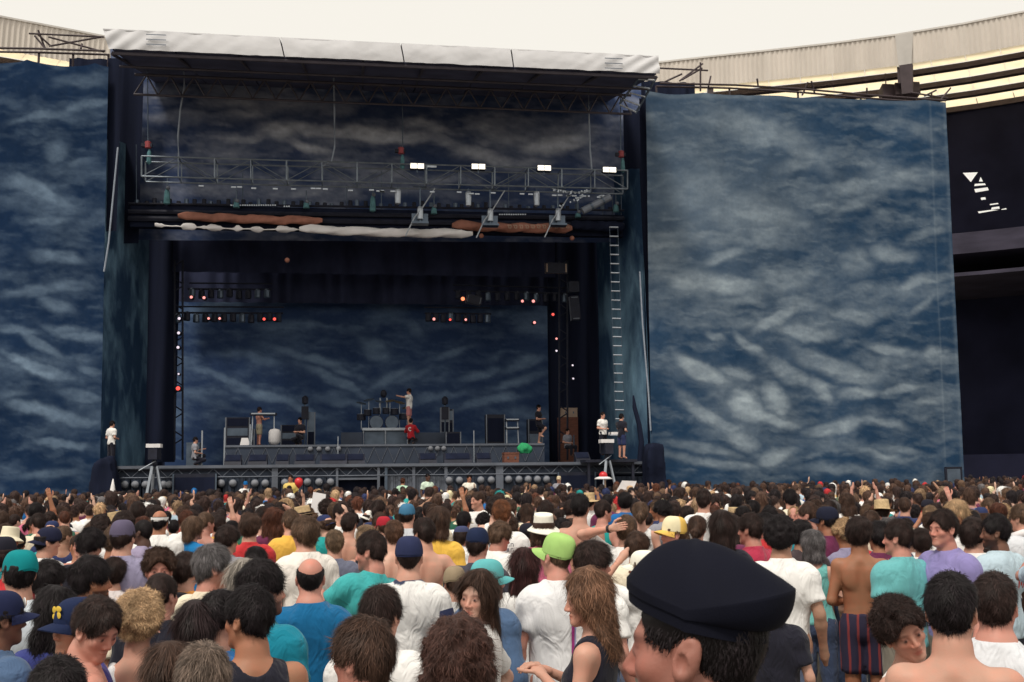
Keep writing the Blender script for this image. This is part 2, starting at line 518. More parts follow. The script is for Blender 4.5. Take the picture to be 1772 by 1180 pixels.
def torso_union(F, sex, fat, t, **kw):
    ft = (fat - 1) * .16 + t
    F.union((-.22 * fat, -.2, .8), (.22 * fat, .2, 1.52), torso_fn(sex, ft, **kw), .03)
    for s in (-1, 1):
        if sex == 'f':
            F.union((s * .07 - .08, .02, 1.16), (s * .07 + .08, .16, 1.32), lambda x, y, z, s=s: ell(x, y, z, (s * .068, .078, 1.245), (.058 + t, .048 + t, .055 + t)), .04)
        else:
            F.union((s * .085 - .08, -.16, 1.2), (s * .085 + .08, -.04, 1.41), lambda x, y, z, s=s: ell(x, y, z, (s * .085, -.088, 1.30), (.062 + t, .030 + t, .085 + t)), .04)
            F.union((s * .08 - .08, .05, 1.22), (s * .08 + .08, .15, 1.37), lambda x, y, z, s=s: ell(x, y, z, (s * .078, .080, 1.30), (.075 + t, .034 + t, .05 + t)), .04)

_BODY = {}

def body_mesh(sex='m', *a, shoe=.12, **k):
    return _body_mesh(shoe, sex, *a, **k)

def _body_mesh(shoe, sex='m', arms=('down', 'down'), head=(0, 0, 0), beard=0.0, res=(.008, .018), hands=(0, 0), fat=1.0, stance='stand'):
    key = (sex, arms, head, beard, res, hands, fat, stance, shoe)
    if key in _BODY: return _BODY[key]
    rh, rb = res
    A = arm_pts(sex, arms)
    allp = np.array([p for a in A for p in a[:3]])
    xlo, xhi = min(-.24, allp[:, 0].min() - .10), max(.24, allp[:, 0].max() + .10)
    yhi = max(.20, allp[:, 1].max() + .10, *[q[k][1] + .25 for q in LEGS[stance][:2] for k in (1, 2)]); zhi = max(1.80, allp[:, 2].max() + .12)
    xs = axis([(xlo, -.125, rb), (-.125, .125, rh), (.125, xhi, rb)])
    ys = axis([(-.22, -.13, rb), (-.13, .16, rh), (.16, yhi, rb)])
    zs = axis([(LEGS[stance][2] - .02, .84, .04), (.84, 1.46, rb), (1.46, 1.80, rh)] + ([(1.80, zhi, rb)] if zhi > 1.80 else []))
    F = Field(xs, ys, zs)
    sh_r, neck_r = TORSO[sex][4], TORSO[sex][5]
    torso_union(F, sex, fat, 0)
    F.carve((-.03, -.16, .95), (.03, -.08, 1.42), lambda x, y, z: cone(x, y, z, (0, -.132, .95), (0, -.130, 1.40), .015, .012), .045)
    for sh, e, w, nm in A:
        F.cone(sh * np.array([.93, 1, 1]), sh, sh_r, sh_r, .05)
        F.cone(sh, e, sh_r * .92, sh_r * .72, .035)
        m = e + (w - e) * .3
        F.cone(e, m, sh_r * .70, sh_r * .74, .02); F.cone(m, w, sh_r * .74, sh_r * .46, .02)
    for hip, kn, an in LEGS[stance][:2]:
        hip, kn, an = np.array(hip), np.array(kn), np.array(an)
        F.cone(hip, kn, .088, .058, .05); F.cone(kn, an, .058, .038, .03); F.cone(an, an + np.array([.015 * np.sign(an[0]), .15, -.055]), .042, .034, .02)
    Rh = head_matrix(*head)
    hc = NECK + Rh @ HOFF
    top = NECK + Rh @ np.array([0, .004, .055])
    F.cone(np.array([0, -.022, 1.42]), NECK, neck_r * 1.12, neck_r, .035)
    F.cone(NECK, top, neck_r, neck_r * .98, .03)
    def hf(x, y, z):
        dx, dy, dz = x - hc[0], y - hc[1], z - hc[2]
        l = [dx * Rh[0, i] + dy * Rh[1, i] + dz * Rh[2, i] for i in range(3)]
        return head_sdf(l[0], l[1], l[2], sex)
    F.union(hc - .14, hc + .14, hf, .022, .01)
    for (sh, e, w, nm), hd in zip(A, hands):
        d = (w - e) / np.linalg.norm(w - e)
        if not hd:
            p = w + d * .07
            F.cone(w, p, .028, .034, .02); F.cone(p, p + d * .075 + np.array([0, .015, 0]), .030, .018, .02)
    v, q = F.nets()
    for i, ((sh, e, w, nm), hd) in enumerate(zip(A, hands)):
        if hd:
            d = (w - e) / np.linalg.norm(w - e)
            G = Field(*[axis([(w[k] - .24, w[k] + .24, .0055)]) for k in range(3)])
            nrm = np.array([0, 1.0, 0]) if abs(d[1]) < .7 else np.array([0, 0, -1.0])
            G.cone(w - d * .05, w + d * .015, sh_r * .50, sh_r * .46, .01)
            hand_cones(G, w, d, nrm, s=(-1 if i == 0 else 1), curl=.16 if nm in ('up', 'head') else .5)
            v2, q2 = G.nets()
            q = np.concatenate([q, q2 + len(v)]); v = np.concatenate([v, v2])
    P = (v - hc) @ Rh
    c = np.ones((len(v), 3), np.float32)
    near = (np.abs(P) < .15).all(1)
    c[near] = head_tint(P[near], sex, beard)
    for lg in LEGS[stance][:2]:
        c[(np.abs(v - np.array(lg[2]) - np.array([0, .06, -.04])) < np.array([.08, .17, .062])).all(1)] = shoe
    me = np_mesh('body', v, q, None, M_SKIN, col=c)
    _BODY[key] = (me, hc, Rh)
    return _BODY[key]

_CLOTH = {}

def shirt_mesh(kind='tee', sex='m', arms=('down', 'down'), fat=1.0, res=.016, seed=0):
    key = (kind, sex, arms, fat, res, seed % 4)
    if key in _CLOTH: return _CLOTH[key]
    A = arm_pts(sex, arms)
    allp = np.array([p for a in A for p in (a[:3] if kind == 'long' else a[:2])])
    xlo, xhi = min(-.26, allp[:, 0].min() - .10), max(.26, allp[:, 0].max() + .10)
    F = Field(axis([(xlo, xhi, res)]), axis([(-.24, max(.22, allp[:, 1].max() + .1), res)]), axis([(.76, max(1.56, allp[:, 2].max() + .1), res)]))
    sr = TORSO[sex][4]
    ft = (fat - 1) * .16
    loose = kind not in ('tank', 'strap')
    hem = .84 if loose else .90
    t = .020 if loose else .010
    torso_union(F, sex, fat, t, straight=.90 if loose else 0, zlo=.80, zhi=1.50, fold=.014 if loose else .003, seed=seed)
    if kind == 'tank':
        for sh, e, w, nm in A: F.cone(sh * np.array([.8, 1, 1]), sh * np.array([.95, 1, 1]), sr + t, sr + t, .05)
    F.carve((-.4, -.3, .7), (.4, .3, hem), lambda x, y, z: z - hem + 0 * x + 0 * y, .01, .1)
    nb = sex == 'f'
    if loose:
        for sh, e, w, nm in A:
            d = e - sh; L = np.linalg.norm(d); d = d / L
            frac = .70 if kind != 'long' else 1.0
            end = sh + d * L * frac
            up = np.array([0, 0, -.006])
            def sl(x, y, z, sh=sh, end=end, d=d):
                c = cone(x, y, z, sh * np.array([.93, 1, 1]), end + d * .05, sr * .98 + .020, sr * .95 + .022)
                c = c + .007 * vnoise(x * 16, y * 16, z * 16, seed + 3)
                return smax(c, (x - end[0]) * d[0] + (y - end[1]) * d[1] + (z - end[2]) * d[2], .008) if kind != 'long' else c
            F.union(np.minimum(sh, end) - .1, np.maximum(sh, end) + .1, sl, .045)
            F.cone(sh * np.array([.84, 1, 1]), sh + d * .03, sr + .030, sr + .029, .03)
            if kind == 'long':
                F.union(np.minimum(e, w) - .08, np.maximum(e, w) + .08, lambda x, y, z, e=e, w=w: cone(x, y, z, e, w, sr + .014, sr * .6 + .012) + .006 * vnoise(x * 20, y * 20, z * 20, seed), .04)
        nr = .078 if not nb else .082
        F.carve((-.12, -.12, 1.42), (.12, .16, 1.62), lambda x, y, z: ell(x, y, z, (0, .012, 1.552), (nr, .088, .085 if not nb else .10)), .012)
        if kind in ('polo', 'long'):
            F.union((-.11, -.12, 1.42), (.11, .11, 1.54), lambda x, y, z: np.hypot(np.hypot(x / 1.0, (y + .010)) - .072, (z - 1.478 - .20 * (-.01 - y))) - .013, .012)
    elif kind == 'tank':
        for s in (-1, 1):
            F.carve((s * .23 - .12, -.2, 1.2), (s * .23 + .12, .2, 1.56), lambda x, y, z, s=s: ell(x, y, z, (s * (TORSO[sex][2] + .055), 0, 1.375), (.098, .20, .155)), .015)
        F.carve((-.13, -.2, 1.36), (.13, .2, 1.6), lambda x, y, z: ell(x, y, z, (0, 0, 1.535), (.088, .24, .135)), .015)
    else:  # strap top: low cut at the back, two wide straps
        F.carve((-.4, -.3, 1.2), (.4, .3, 1.6), lambda x, y, z: 1.235 - z + 0 * x + 0 * y, .01)
        for s in (-1, 1):
            pts = [(s * .050, -.112, 1.20), (s * .085, -.105, 1.32), (s * .105, -.055, 1.425), (s * .105, .0, 1.435), (s * .09, .07, 1.36), (s * .075, .12, 1.24)]
            for p, p2 in zip(pts, pts[1:]): F.cone(np.array(p), np.array(p2), .019, .019, .008)
    v, q = F.nets()
    c = np.ones((len(v), 3), np.float32)
    if kind == 'ringer':
        m = (np.hypot(v[:, 0], v[:, 1]) < .105) & (v[:, 2] > 1.44); c[m] = (.05, .06, .12)
    me = np_mesh('shirt', v, q, None, M_CLOTH, col=c)
    _CLOTH[key] = me
    return me

def trousers_mesh(kind='long', sex='m', stance='stand'):
    key = ('trousers', kind, sex, stance)
    if key in _CLOTH: return _CLOTH[key]
    lg = LEGS[stance]
    zl = min(q[2][2] for q in lg[:2]) - .1
    ym = max(.2, *[q[k][1] + .15 for q in lg[:2] for k in (1, 2)])
    F = Field(axis([(-.34, .34, .026)]), axis([(-.24, ym, .026)]), axis([(zl, 1.12, .028)]))
    F.union((-.2, -.2, .8), (.2, .2, 1.03), torso_fn(sex, .008, 0, .80, 1.02), .02)
    for hip, kn, an in lg[:2]:
        hip, kn, an = np.array(hip), np.array(kn), np.array(an)
        if kind == 'long':
            F.cone(hip, kn, .097, .080, .03); F.cone(kn, an + (kn - an) * .06, .078, .062, .03)
        else:
            d = (kn - hip) / np.linalg.norm(kn - hip); end = kn - d * .05
            F.union(np.minimum(hip, kn) - .1, np.maximum(hip, kn) + .1, lambda x, y, z, hip=hip, kn=kn, d=d, end=end: smax(cone(x, y, z, hip, kn, .100, .094), (x - end[0]) * d[0] + (y - end[1]) * d[1] + (z - end[2]) * d[2], .01), .03)
    v, q = F.nets()
    me = np_mesh('trousers', v, q, None, M_CLOTH, col=np.ones((len(v), 3), np.float32))
    _CLOTH[key] = me
    return me

# ------------------------------------------------------------------ hair
_HAIR = {}
HS = dict(  # thickness, curl noise, curtain length, curtain half width, strands, strand length, curliness
    crew=(.009, .003, 0, 0, 5000, .016, .2), short=(.016, .008, 0, 0, 6500, .034, .45), full=(.025, .011, 0, 0, 6500, .045, .45),
    parted=(.021, .006, 0, 0, 6500, .050, .2), bald=(.011, .003, 0, 0, 4000, .018, .3), receding=(.013, .004, 0, 0, 5000, .028, .3),
    curly=(.030, .014, 0, 0, 12000, .024, 1.3), afro=(.036, .010, 0, 0, 10000, .018, 1.1), bob=(.024, .007, .115, .096, 7000, .070, .15),
    long=(.020, .006, .30, .094, 8000, .100, .10), wavy=(.026, .013, .27, .112, 8500, .070, .6), frizzy=(.045, .016, .17, .135, 12000, .034, 1.5),
    mullet=(.016, .005, .14, .06, 7000, .050, .2), pony=(.012, .003, .22, .03, 6000, .055, .15))

def hair_mesh(style='short', seed=0, res=.0085, hatted=False):
    seed = seed % 2
    key = (style, seed, hatted)
    if key in _HAIR: return _HAIR[key]
    t, nz, cl, cw, ns, sl, curl = HS[style]
    ex = .17 if cl else .15
    F = Field(axis([(-ex, ex, res)]), axis([(-.20, .17, res)]), axis([(-.14 - cl * 1.05, .20, res)]))
    c0, r0 = (0, -.016, .037), (.076, .093, .086)
    def fn(x, y, z):
        ms = style in ('crew', 'short', 'parted', 'receding', 'bald', 'mullet')
        ts = t * (.55 if ms else 1.0)
        d = ell(x, y, z, (0, c0[1] + (.004 if ms else 0), c0[2]), (r0[0] + ts, r0[1] + t * (.8 if ms else 1), r0[2] + t * 1.15))
        d = smin(d, cone(x, y, z, (0, -.045, .0), (0, -.044, -.066), .050 + ts * .35, (.040 if ms else .046) + ts * .2), .03)
        if cl and style not in ('pony', 'mullet'):
            zb = -.02 - cl
            kz = np.clip((z - zb) / (.06 - zb), 0, 1)
            a = cw * (.80 + .20 * np.sin(np.pi * np.clip(kz, 0, 1) ** .8)); b = .058 + .030 * kz
            yc = -.040 - .03 * (1 - kz)
            tube = (np.sqrt((x / a) ** 2 + ((y - yc) / b) ** 2) - 1) * np.minimum(a, b) * .9
            tube = smax(smax(tube, zb - z, .05), z - .06, .04)
            d = smin(d, tube, .035)
        if style == 'pony':
            d = smin(d, cone(x, y, z, (0, -.11, .03), (0, -.165, -.02), .022, .03), .02)
            d = smin(d, cone(x, y, z, (0, -.165, -.02), (0, -.16, -.20), .03, .014), .02)
        if style == 'mullet':
            d = smin(d, cone(x, y, z, (0, -.062, .0), (0, -.085, -.13), .056, .062), .03)
        f = 22 if curl < 1 else 38
        d = d + nz * vnoise(x * f, y * f, z * (f if curl > .7 else f * .45), seed * 7) + nz * .5 * vnoise(x * f * 2.1, y * f * 2.1, z * f * 1.4, seed * 7 + 3)
        if hatted: d = smax(d, z - .058 + 0 * x, .006)
        # the face, the ears and the nape stay free
        if cl and style not in ('pony', 'mullet'):
            d = smax(d, -ell(x, y, z, (0, .130, -.018), (.067, .104, .096)), .012)
            d = smax(d, -ell(x, y, z, (0, .115, -.19), (.13, .10, .12)), .03)
            d = smax(d, -ell(x, y, z, (0, .02, -.145), (.050, .075, .09)), .02)
        else:
            hl = .004 if style not in ('receding',) else -.010
            d = smax(d, -ell(x, y, z, (0, .128 + hl * -1, -.018), (.064, .094, .089)), .012)
            if style == 'receding':
                d = smax(d, -ell(x, y, z, (0, .075, .095), (.047, .085, .06)), .015)
            if style == 'bald':
                d = smax(d, -ell(x, y, z, (0, -.028, .121), (.081, .116, .110)), .018)
            cut = (-.016 + .52 * y) - z
            if style == 'mullet': cut = np.where(y < -.03, -.2 - z, cut)
            cut = np.maximum(cut, (-.072 - z) if style != 'mullet' else -.2 - z)
            ear = ell(np.abs(x), y, z, (.092, .004, -.014), (.034, .030, .036 if style not in ('full', 'afro', 'curly') else .026))
            d = smax(smax(d, cut, .012), -ear, .01)
        return d
    F.union((-.3, -.3, -.6), (.3, .3, .3), fn, .0001)
    v, q = F.nets()
    # strands
    ms = style in ('crew', 'short', 'parted', 'receding', 'bald')
    rng = np.random.default_rng(seed * 31 + sum(map(ord, style)))
    e1, e2 = v[q[:, 1]] - v[q[:, 0]], v[q[:, 3]] - v[q[:, 0]]
    nrm = np.cross(e1, e2); ar = np.linalg.norm(nrm, axis=1) + 1e-12; nrm /= ar[:, None]
    ctr = v[q].mean(1)
    out = ((ctr - np.array([0, -.02, .02])) ** 2).sum(1)
    pick = rng.choice(len(q), ns, p=ar / ar.sum())
    u, w = rng.random(ns)[:, None], rng.random(ns)[:, None]
    p = v[q[pick, 0]] + e1[pick] * u + e2[pick] * w
    n = nrm[pick]
    crown = np.array([.012, -.05, .13])
    fl = p - crown
    fl[:, 2] -= .05 + (.25 if cl else 0.0)
    fl = fl + rng.normal(0, .014 + .05 * curl, (ns, 3))
    fl -= n * (fl * n).sum(1)[:, None] * .95
    fl /= np.linalg.norm(fl, axis=1)[:, None] + 1e-9
    side = np.cross(fl, n); side /= np.linalg.norm(side, axis=1)[:, None] + 1e-9
    ln = sl * (.6 + .8 * rng.random(ns))[:, None]
    bend = rng.normal(0, .12 + .45 * curl, ns)[:, None]
    lift = (.03 + (.15 if ms else .12) * rng.random(ns) ** 2.2)[:, None] * (1.0 if curl < 1 else 1.9)
    wd = (.0007 + .0006 * rng.random(ns))[:, None] * (.8 if curl > 1 else 1)
    if hatted: ln = ln * np.where(p[:, 2] > .042, .0, 1.0)[:, None]
    p0 = p - n * .003
    p1 = p + fl * ln * .5 + n * ln * lift * 1.1 + side * ln * bend * .25
    p2 = p + fl * ln + n * ln * lift * (.5 if curl < 1 else 1.3) + side * ln * bend
    bad = (ell(p2[:, 0], p2[:, 1], p2[:, 2], (0, .125, -.030), (.067, .10, .092)) < 0) | (ell(p1[:, 0], p1[:, 1], p1[:, 2], (0, .125, -.030), (.067, .10, .092)) < 0)
    p1 = np.where(bad[:, None], p0, p1); p2 = np.where(bad[:, None], p0, p2); wd = np.where(bad[:, None], 1e-5, wd)
    V = np.concatenate([p0 - side * wd, p0 + side * wd, p1 - side * wd, p1 + side * wd, p2])
    a = np.arange(ns)
    Q = np.stack([a, a + ns, a + 3 * ns, a + 2 * ns], 1); Tt = np.stack([a + 2 * ns, a + 3 * ns, a + 4 * ns], 1)
    sh = (.5 + 1.3 * rng.random(ns) ** 1.7)
    sh = sh * (.85 + .35 * vnoise(p[:, 0] * 30, p[:, 1] * 30, p[:, 2] * 12, 3))
    cs = np.repeat(sh[:, None], 3, 1)
    col = np.concatenate([np.full((len(v), 3), .62), np.tile(cs, (5, 1))])
    me = np_mesh('hair', np.concatenate([v, V]), np.concatenate([q, Q + len(v)]), Tt + len(v), M_HAIR, col=col)
    _HAIR[key] = me
    return me

# ------------------------------------------------------------------ hats (in the frame of the head, +y forward)
_HAT = {}

def hat_mesh(kind='cap'):
    if kind in _HAT: return _HAT[kind]
    nu, nv = 40, 10
    V, Q = [], []
    def sheet(fn, nu, nv, closed=True):
        b = len(V)
        for j in range(nv + 1):
            for i in range(nu if closed else nu + 1):
                V.append(fn(i / nu, j / nv))
        w = nu if closed else nu + 1
        for j in range(nv):
            for i in range(nu):
                Q.append((b + j * w + i, b + j * w + (i + 1) % w if closed else b + j * w + i + 1, b + (j + 1) * w + ((i + 1) % w if closed else i + 1), b + (j + 1) * w + i))
    if kind in ('cap', 'cap_high', 'trucker', 'knit', 'visor'):
        H = {'cap': .112, 'cap_high': .125, 'trucker': .128, 'knit': .112, 'visor': .045}[kind]
        rx, ry, z0 = .090, .110, .024
        def crown(u, v):
            a = 2 * math.pi * u
            k = v * math.pi / 2 * (1.0 if kind != 'visor' else .45)
            seam = 1 - .018 * abs(math.cos(3 * a)) ** 12 * math.cos(k)
            e = math.cos(k) ** (.50 if kind in ('trucker', 'cap_high') else .58) if kind != 'visor' else 1.0
            fr = 1 + (.05 * math.sin(v * math.pi) if kind != 'knit' and math.sin(a) > 0 else 0)
            y = math.sin(a) * ry * e * seam * fr - .014
            z = z0 + H * math.sin(k) + (.0 if kind != 'knit' else 0)
            if kind != 'visor' and math.sin(a) < -.80 and kind in ('cap', 'cap_high', 'trucker'):
                z += (0.014 * (1 - v) ** 3) * (-math.sin(a) - .80) / .20      # the opening over the strap at the back
            return (math.cos(a) * rx * e * seam, y, z)
        sheet(crown, nu, nv)
        sheet(lambda u, v: tuple(np.array(crown(u, 0)) * np.array([.965, .965, 1]) + np.array([0, 0, -.012 * v])), nu, 1)
        if kind != 'knit':
            for off in (0, -.004):
                def brim(u, v, off=off):
                    a = math.pi * (.12 + .76 * u)
                    bx, by = math.cos(a) * rx, math.sin(a) * ry - .014
                    L = .075 * math.sin(math.pi * u) ** .45
                    return (bx * (1 + .02 * v), by + L * v, z0 + off + .004 - .018 * v - .030 * (abs(2 * u - 1) ** 2) * (.3 + .7 * v) + .01 * v * (1 - v))
                sheet(brim, 16, 5, False)
        b = len(V)
    elif kind in ('bucket', 'straw'):
        rx, ry, H = (.092, .110, .108) if kind == 'bucket' else (.093, .112, .118)
        bw, dr = (.055, .045) if kind == 'bucket' else (.085, .012)
        def f(u, v):
            a = 2 * math.pi * u
            if v < .35:
                k = 1 - v / .35; rad = (1 - k) ** .55 * .88; z = .03 + H - (0.012 if kind == 'straw' and rad < .3 else 0)
                if k <= 0: rad = .88
            elif v < .65:
                k = (v - .35) / .30; rad = .88 + .12 * k; z = .03 + H * (1 - k)
            else:
                k = (v - .65) / .35; rad = 1 + k * bw / .1; z = .03 - dr * k + .008 * math.sin(2 * a + .6) * k
            return (math.cos(a) * rx * rad, math.sin(a) * ry * rad - .012, z)
        sheet(f, nu, 20)
        sheet(lambda u, v: tuple(np.array(f(u, .64 + .36 * v)) + np.array([0, 0, -.005])), nu, 6)
    elif kind == 'soft':   # a big soft cap that juts out over the back of the head
        def f(u, v):
            a = 2 * math.pi * u
            bk = max(0.0, -math.sin(a)) ** 1.3
            zl = .058 + .032 * max(0.0, math.sin(a)) ** .8 - .028 * bk - .006 * math.cos(a) ** 2
            zc = zl + .014 + .046 * bk
            rx, ry = .091, .108
            if v < .22:
                k = v / .22
                rr = 1 + .36 * bk * math.sin(k * math.pi / 2); z = zl + (zc - zl) * (1 - math.cos(k * math.pi / 2))
            else:
                k = (v - .22) / .78
                q = math.cos(k * math.pi / 2) ** .85
                rr = (1 + .36 * bk) * q
                z = zc + (.160 - zc) * (1 - q ** (2.5 - 1.0 * bk)) + .006 * math.sin(3 * a + 1) * q * (1 - q) * 4
            rr *= 1 + .010 * math.sin(5 * a + 7 * v) * math.sin(v * math.pi)
            return (math.cos(a) * rx * min(rr, 1.06 + .4 * bk), math.sin(a) * ry * rr - .006, z)
        sheet(f, 72, 34)
        sheet(lambda u, v: tuple(np.array(f(u, 0)) * np.array([.97, .97, 1]) + np.array([0, 0, -.018 * v])), 72, 1)
    V = np.array(V, float)
    c = np.ones((len(V), 3), np.float32)
    if kind == 'trucker':
        n0 = nu * (nv + 1)
        m = np.arange(len(V)) < n0
        white = m & (V[:, 1] > -.02)
        c[:] = (1.0, .72, .26)
        c[white] = (1.0, 1.0, 1.0)
        c = c.astype(np.float32)
    if kind == 'straw':
        c *= (.8 + .25 * vnoise(V[:, 0] * 90, V[:, 1] * 90, V[:, 2] * 90))[:, None]
    me = np_mesh('hat', V, np.array(Q), None, M_HAT, col=c)
    md = None
    _HAT[kind] = me
    return me

SKINS = dict(ruddy=(.33, .155, .12), fair=(.52, .30, .225), pale=(.60, .385, .30), pink=(.50, .255, .20), tan=(.36, .175, .105), bronze=(.29, .135, .075), olive=(.36, .205, .14), brown=(.17, .088, .058), dark=(.085, .045, .032))
HAIRC = dict(black=(.015, .011, .013), dark=(.034, .020, .018), brown=(.072, .040, .029), light=(.125, .075, .050), auburn=(.10, .036, .022), ginger=(.17, .065, .030), blond=(.50, .33, .19), fair=(.26, .17, .105), grey=(.13, .12, .125), silver=(.30, .28, .27))

def person(loc, yaw=0.0, height=1.75, sex='m', arms=('down', 'down'), head=(0, 0, 0), skin='fair', hair=('short', 'dark'), top=('tee', (.8, .8, .78)), legs=('long', (.05, .06, .10)),
           hat=None, beard=0.0, label=None, group=None, res=(.009, .02), hands=(0, 0), fat=1.0, seed=0, tilt=(0, 0), name='person', sres=.016, stance='stand', head_at=None, shoe=.12):
    """yaw: heading, 0 towards the stage, clockwise seen from above; head_at: where the middle of the head is, the feet then stand below it at z = 0"""
    root = empty(name, loc)
    eu = Euler((R(-tilt[0]), R(tilt[1]), R(-yaw)), 'XYZ')
    root.rotation_euler = eu
    me, hc, Rh = body_mesh(sex, arms, head, beard, res, hands, fat, stance, shoe=shoe)
    s = height / 1.75
    if head_at is not None:
        h = np.array(eu.to_matrix()) @ hc
        s = head_at[2] / h[2]
        root.location = (head_at[0] - h[0] * s, head_at[1] - h[1] * s, 0)
    root.scale = (s, s, s)
    tag(root, label, 'person', group)
    sk = SKINS[skin]
    def child(nm, mesh, col):
        o = link(nm, mesh, root)
        o.color = (*col, 1)
        return o
    rnd = random.Random(seed)
    j = 1 + rnd.uniform(-.08, .08)
    child('body', me, [c * j for c in sk])
    if top and top[0] != 'none':
        child('shirt', shirt_mesh(top[0], sex, arms, fat, sres, seed), top[1])
    if legs: child('trousers' if legs[0] == 'long' else 'shorts', trousers_mesh(legs[0], sex, stance), legs[1])
    HM = Matrix.Translation(Vector(hc)) @ Matrix(Rh).to_4x4()
    root['_h'] = 0
    if hair:
        o = child('hair', hair_mesh(hair[0], seed, hatted=bool(hat)), HAIRC[hair[1]] if isinstance(hair[1], str) else hair[1])
        o.matrix_local = HM
    if hat:
        kind, col, hy = hat[0], hat[1], (hat[2] if len(hat) > 2 else 0)
        o = child('hat' if kind in ('bucket', 'straw', 'knit') else 'cap', hat_mesh(kind), col)
        sc = 1.06 if hair and hair[0] in ('full', 'curly', 'long', 'wavy', 'bob') else 1.0
        o.matrix_local = HM @ Matrix.Rotation(R(-hy), 4, 'Z') @ Matrix.Rotation(R(hat[3] if len(hat) > 3 else 0), 4, 'X') @ Matrix.Diagonal((sc, sc, 1, 1))
    del root['_h']
    return root
# ------------------------------------------------------------------ ground
M_GROUND = mat('field_cover', (.16, .145, .125), .9, .1, var=.3, scale=.8, bump=.2)
g = MB()
g.quad((-400, -120, 0), (400, -120, 0), (400, 600, 0), (-400, 600, 0))
tag(g.build('ground', M_GROUND), kind='structure')

# ------------------------------------------------------------------ materials of the stadium and the stage
M_FASCIA = mat('fascia_steel', (.68, .62, .56), .6, .3, var=.10, scale=.6, stretch=(1, 1, .3))
M_PLATE = mat('plate_steel', (.56, .53, .50), .6, .3, var=.10, scale=.8)
M_ROOFSHEET = mat('roof_sheet', (.93, .86, .72), .6, .2, var=.06, scale=1.0, trans=.95)
M_DARKSTEEL = mat('dark_steel', (.055, .040, .045), .6, .3, var=.2, scale=1.5)
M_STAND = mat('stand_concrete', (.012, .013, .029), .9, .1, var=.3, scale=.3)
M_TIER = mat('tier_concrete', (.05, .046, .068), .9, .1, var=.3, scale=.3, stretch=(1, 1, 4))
M_STEEL = mat('truss_steel', (.095, .125, .17), .4, .5, metal=.6, var=.2, scale=3)
M_TRUSS = mat('front_truss_steel', (.19, .225, .27), .45, .5, metal=.5, var=.25, scale=3)
M_RUST = mat('roof_steel', (.07, .062, .078), .6, .3, var=.2, scale=2)
M_TARP = mat('white_tarp', (.63, .63, .655), .7, .2, var=.07, scale=.8, bump=.25, bscale=2.6)
M_UNDER = mat('roof_lining', (.095, .10, .16), .85, .15, var=.25, scale=.7, bump=.1)
M_BLACK = mat('black_drape', (.012, .0155, .033), .9, .08, var=.3, scale=.8, stretch=(2.5, 2.5, .15), bump=.3, bscale=3)
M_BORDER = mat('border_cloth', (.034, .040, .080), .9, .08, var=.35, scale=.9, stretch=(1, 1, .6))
M_GEAR = mat('black_gear', (.014, .016, .030), .6, .3, var=.3, scale=4)
M_GREY = mat('grey_metal', (.16, .18, .22), .55, .4, metal=.2, var=.15, scale=3)
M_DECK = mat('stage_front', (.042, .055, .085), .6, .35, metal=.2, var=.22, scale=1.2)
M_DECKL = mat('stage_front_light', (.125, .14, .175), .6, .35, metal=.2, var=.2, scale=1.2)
M_WHITE = mat('white_cloth', (.74, .72, .73), .9, .1, var=.08, scale=2, bump=.4, bscale=6)
M_ORANGE = mat('orange_cloth', (.30, .135, .10), .9, .1, var=.3, scale=2.0, bump=.4, bscale=6)
M_SILVER = mat('silver', (.40, .44, .50), .35, .5, metal=.5, var=.1, scale=5)
M_DOME = mat('lamp_dome', (.21, .22, .25), .65, .3, metal=.0, var=.1, scale=8)
M_ROPE = mat('pale_cable', (.27, .31, .38), .7, .3, var=.1)
M_BRASS = mat('cymbal', (.45, .32, .14), .3, .6, metal=.9, var=.1)
M_WOOD = mat('brown_wood', (.16, .065, .045), .7, .2, var=.25, scale=3, stretch=(1, 1, 4))
M_CARD = mat('beige_card', (.42, .31, .24), .85, .1, var=.15, scale=2)
M_GREEN = mat('green_cloth', (.03, .30, .12), .8, .2, var=.15, scale=6)
M_RED = mat('red_rubber', (.62, .03, .035), .35, .5, var=.05)
M_BAG = mat('teal_bag', (.10, .22, .25), .9, .1, var=.2, scale=6)
M_HOIST = mat('hoist_red', (.30, .06, .07), .6, .3, var=.2, scale=6)

def lampmat(name, col, st):
    return mat(name, col, .4, .3, var=0, emit=st)
M_LRED = lampmat('lit_red', (1.0, .10, .08), 1.3)
M_LPINK = lampmat('lit_pink', (1.0, .36, .33), 1.3)
M_LFLOOD = lampmat('lit_flood', (1.0, .92, .78), 1.6)

# ------------------------------------------------------------------ the stadium stand around the field
RIM_Z = 39.7
pxs = [(-420, -70), (-160, 5), (0, 31), (60, 44), (180, 61)]
pxr = [(1140, 108), (1290, 93), (1440, 79), (1578, 63), (1700, 40), (1790, 21), (1960, -18), (2200, -78)]
rim = [on_z(x, y, RIM_Z) for x, y in pxs]
pr = [on_z(x, y, RIM_Z) for x, y in pxr]
a, b = rim[-1], pr[0]
mid = []
for k in (1, 2, 3, 4):
    t = k / 5; p = a * (1 - t) + b * t
    mid.append(p + np.array([0, 9 * math.sin(math.pi * t), 0]))
rim = np.array(rim + mid + pr)
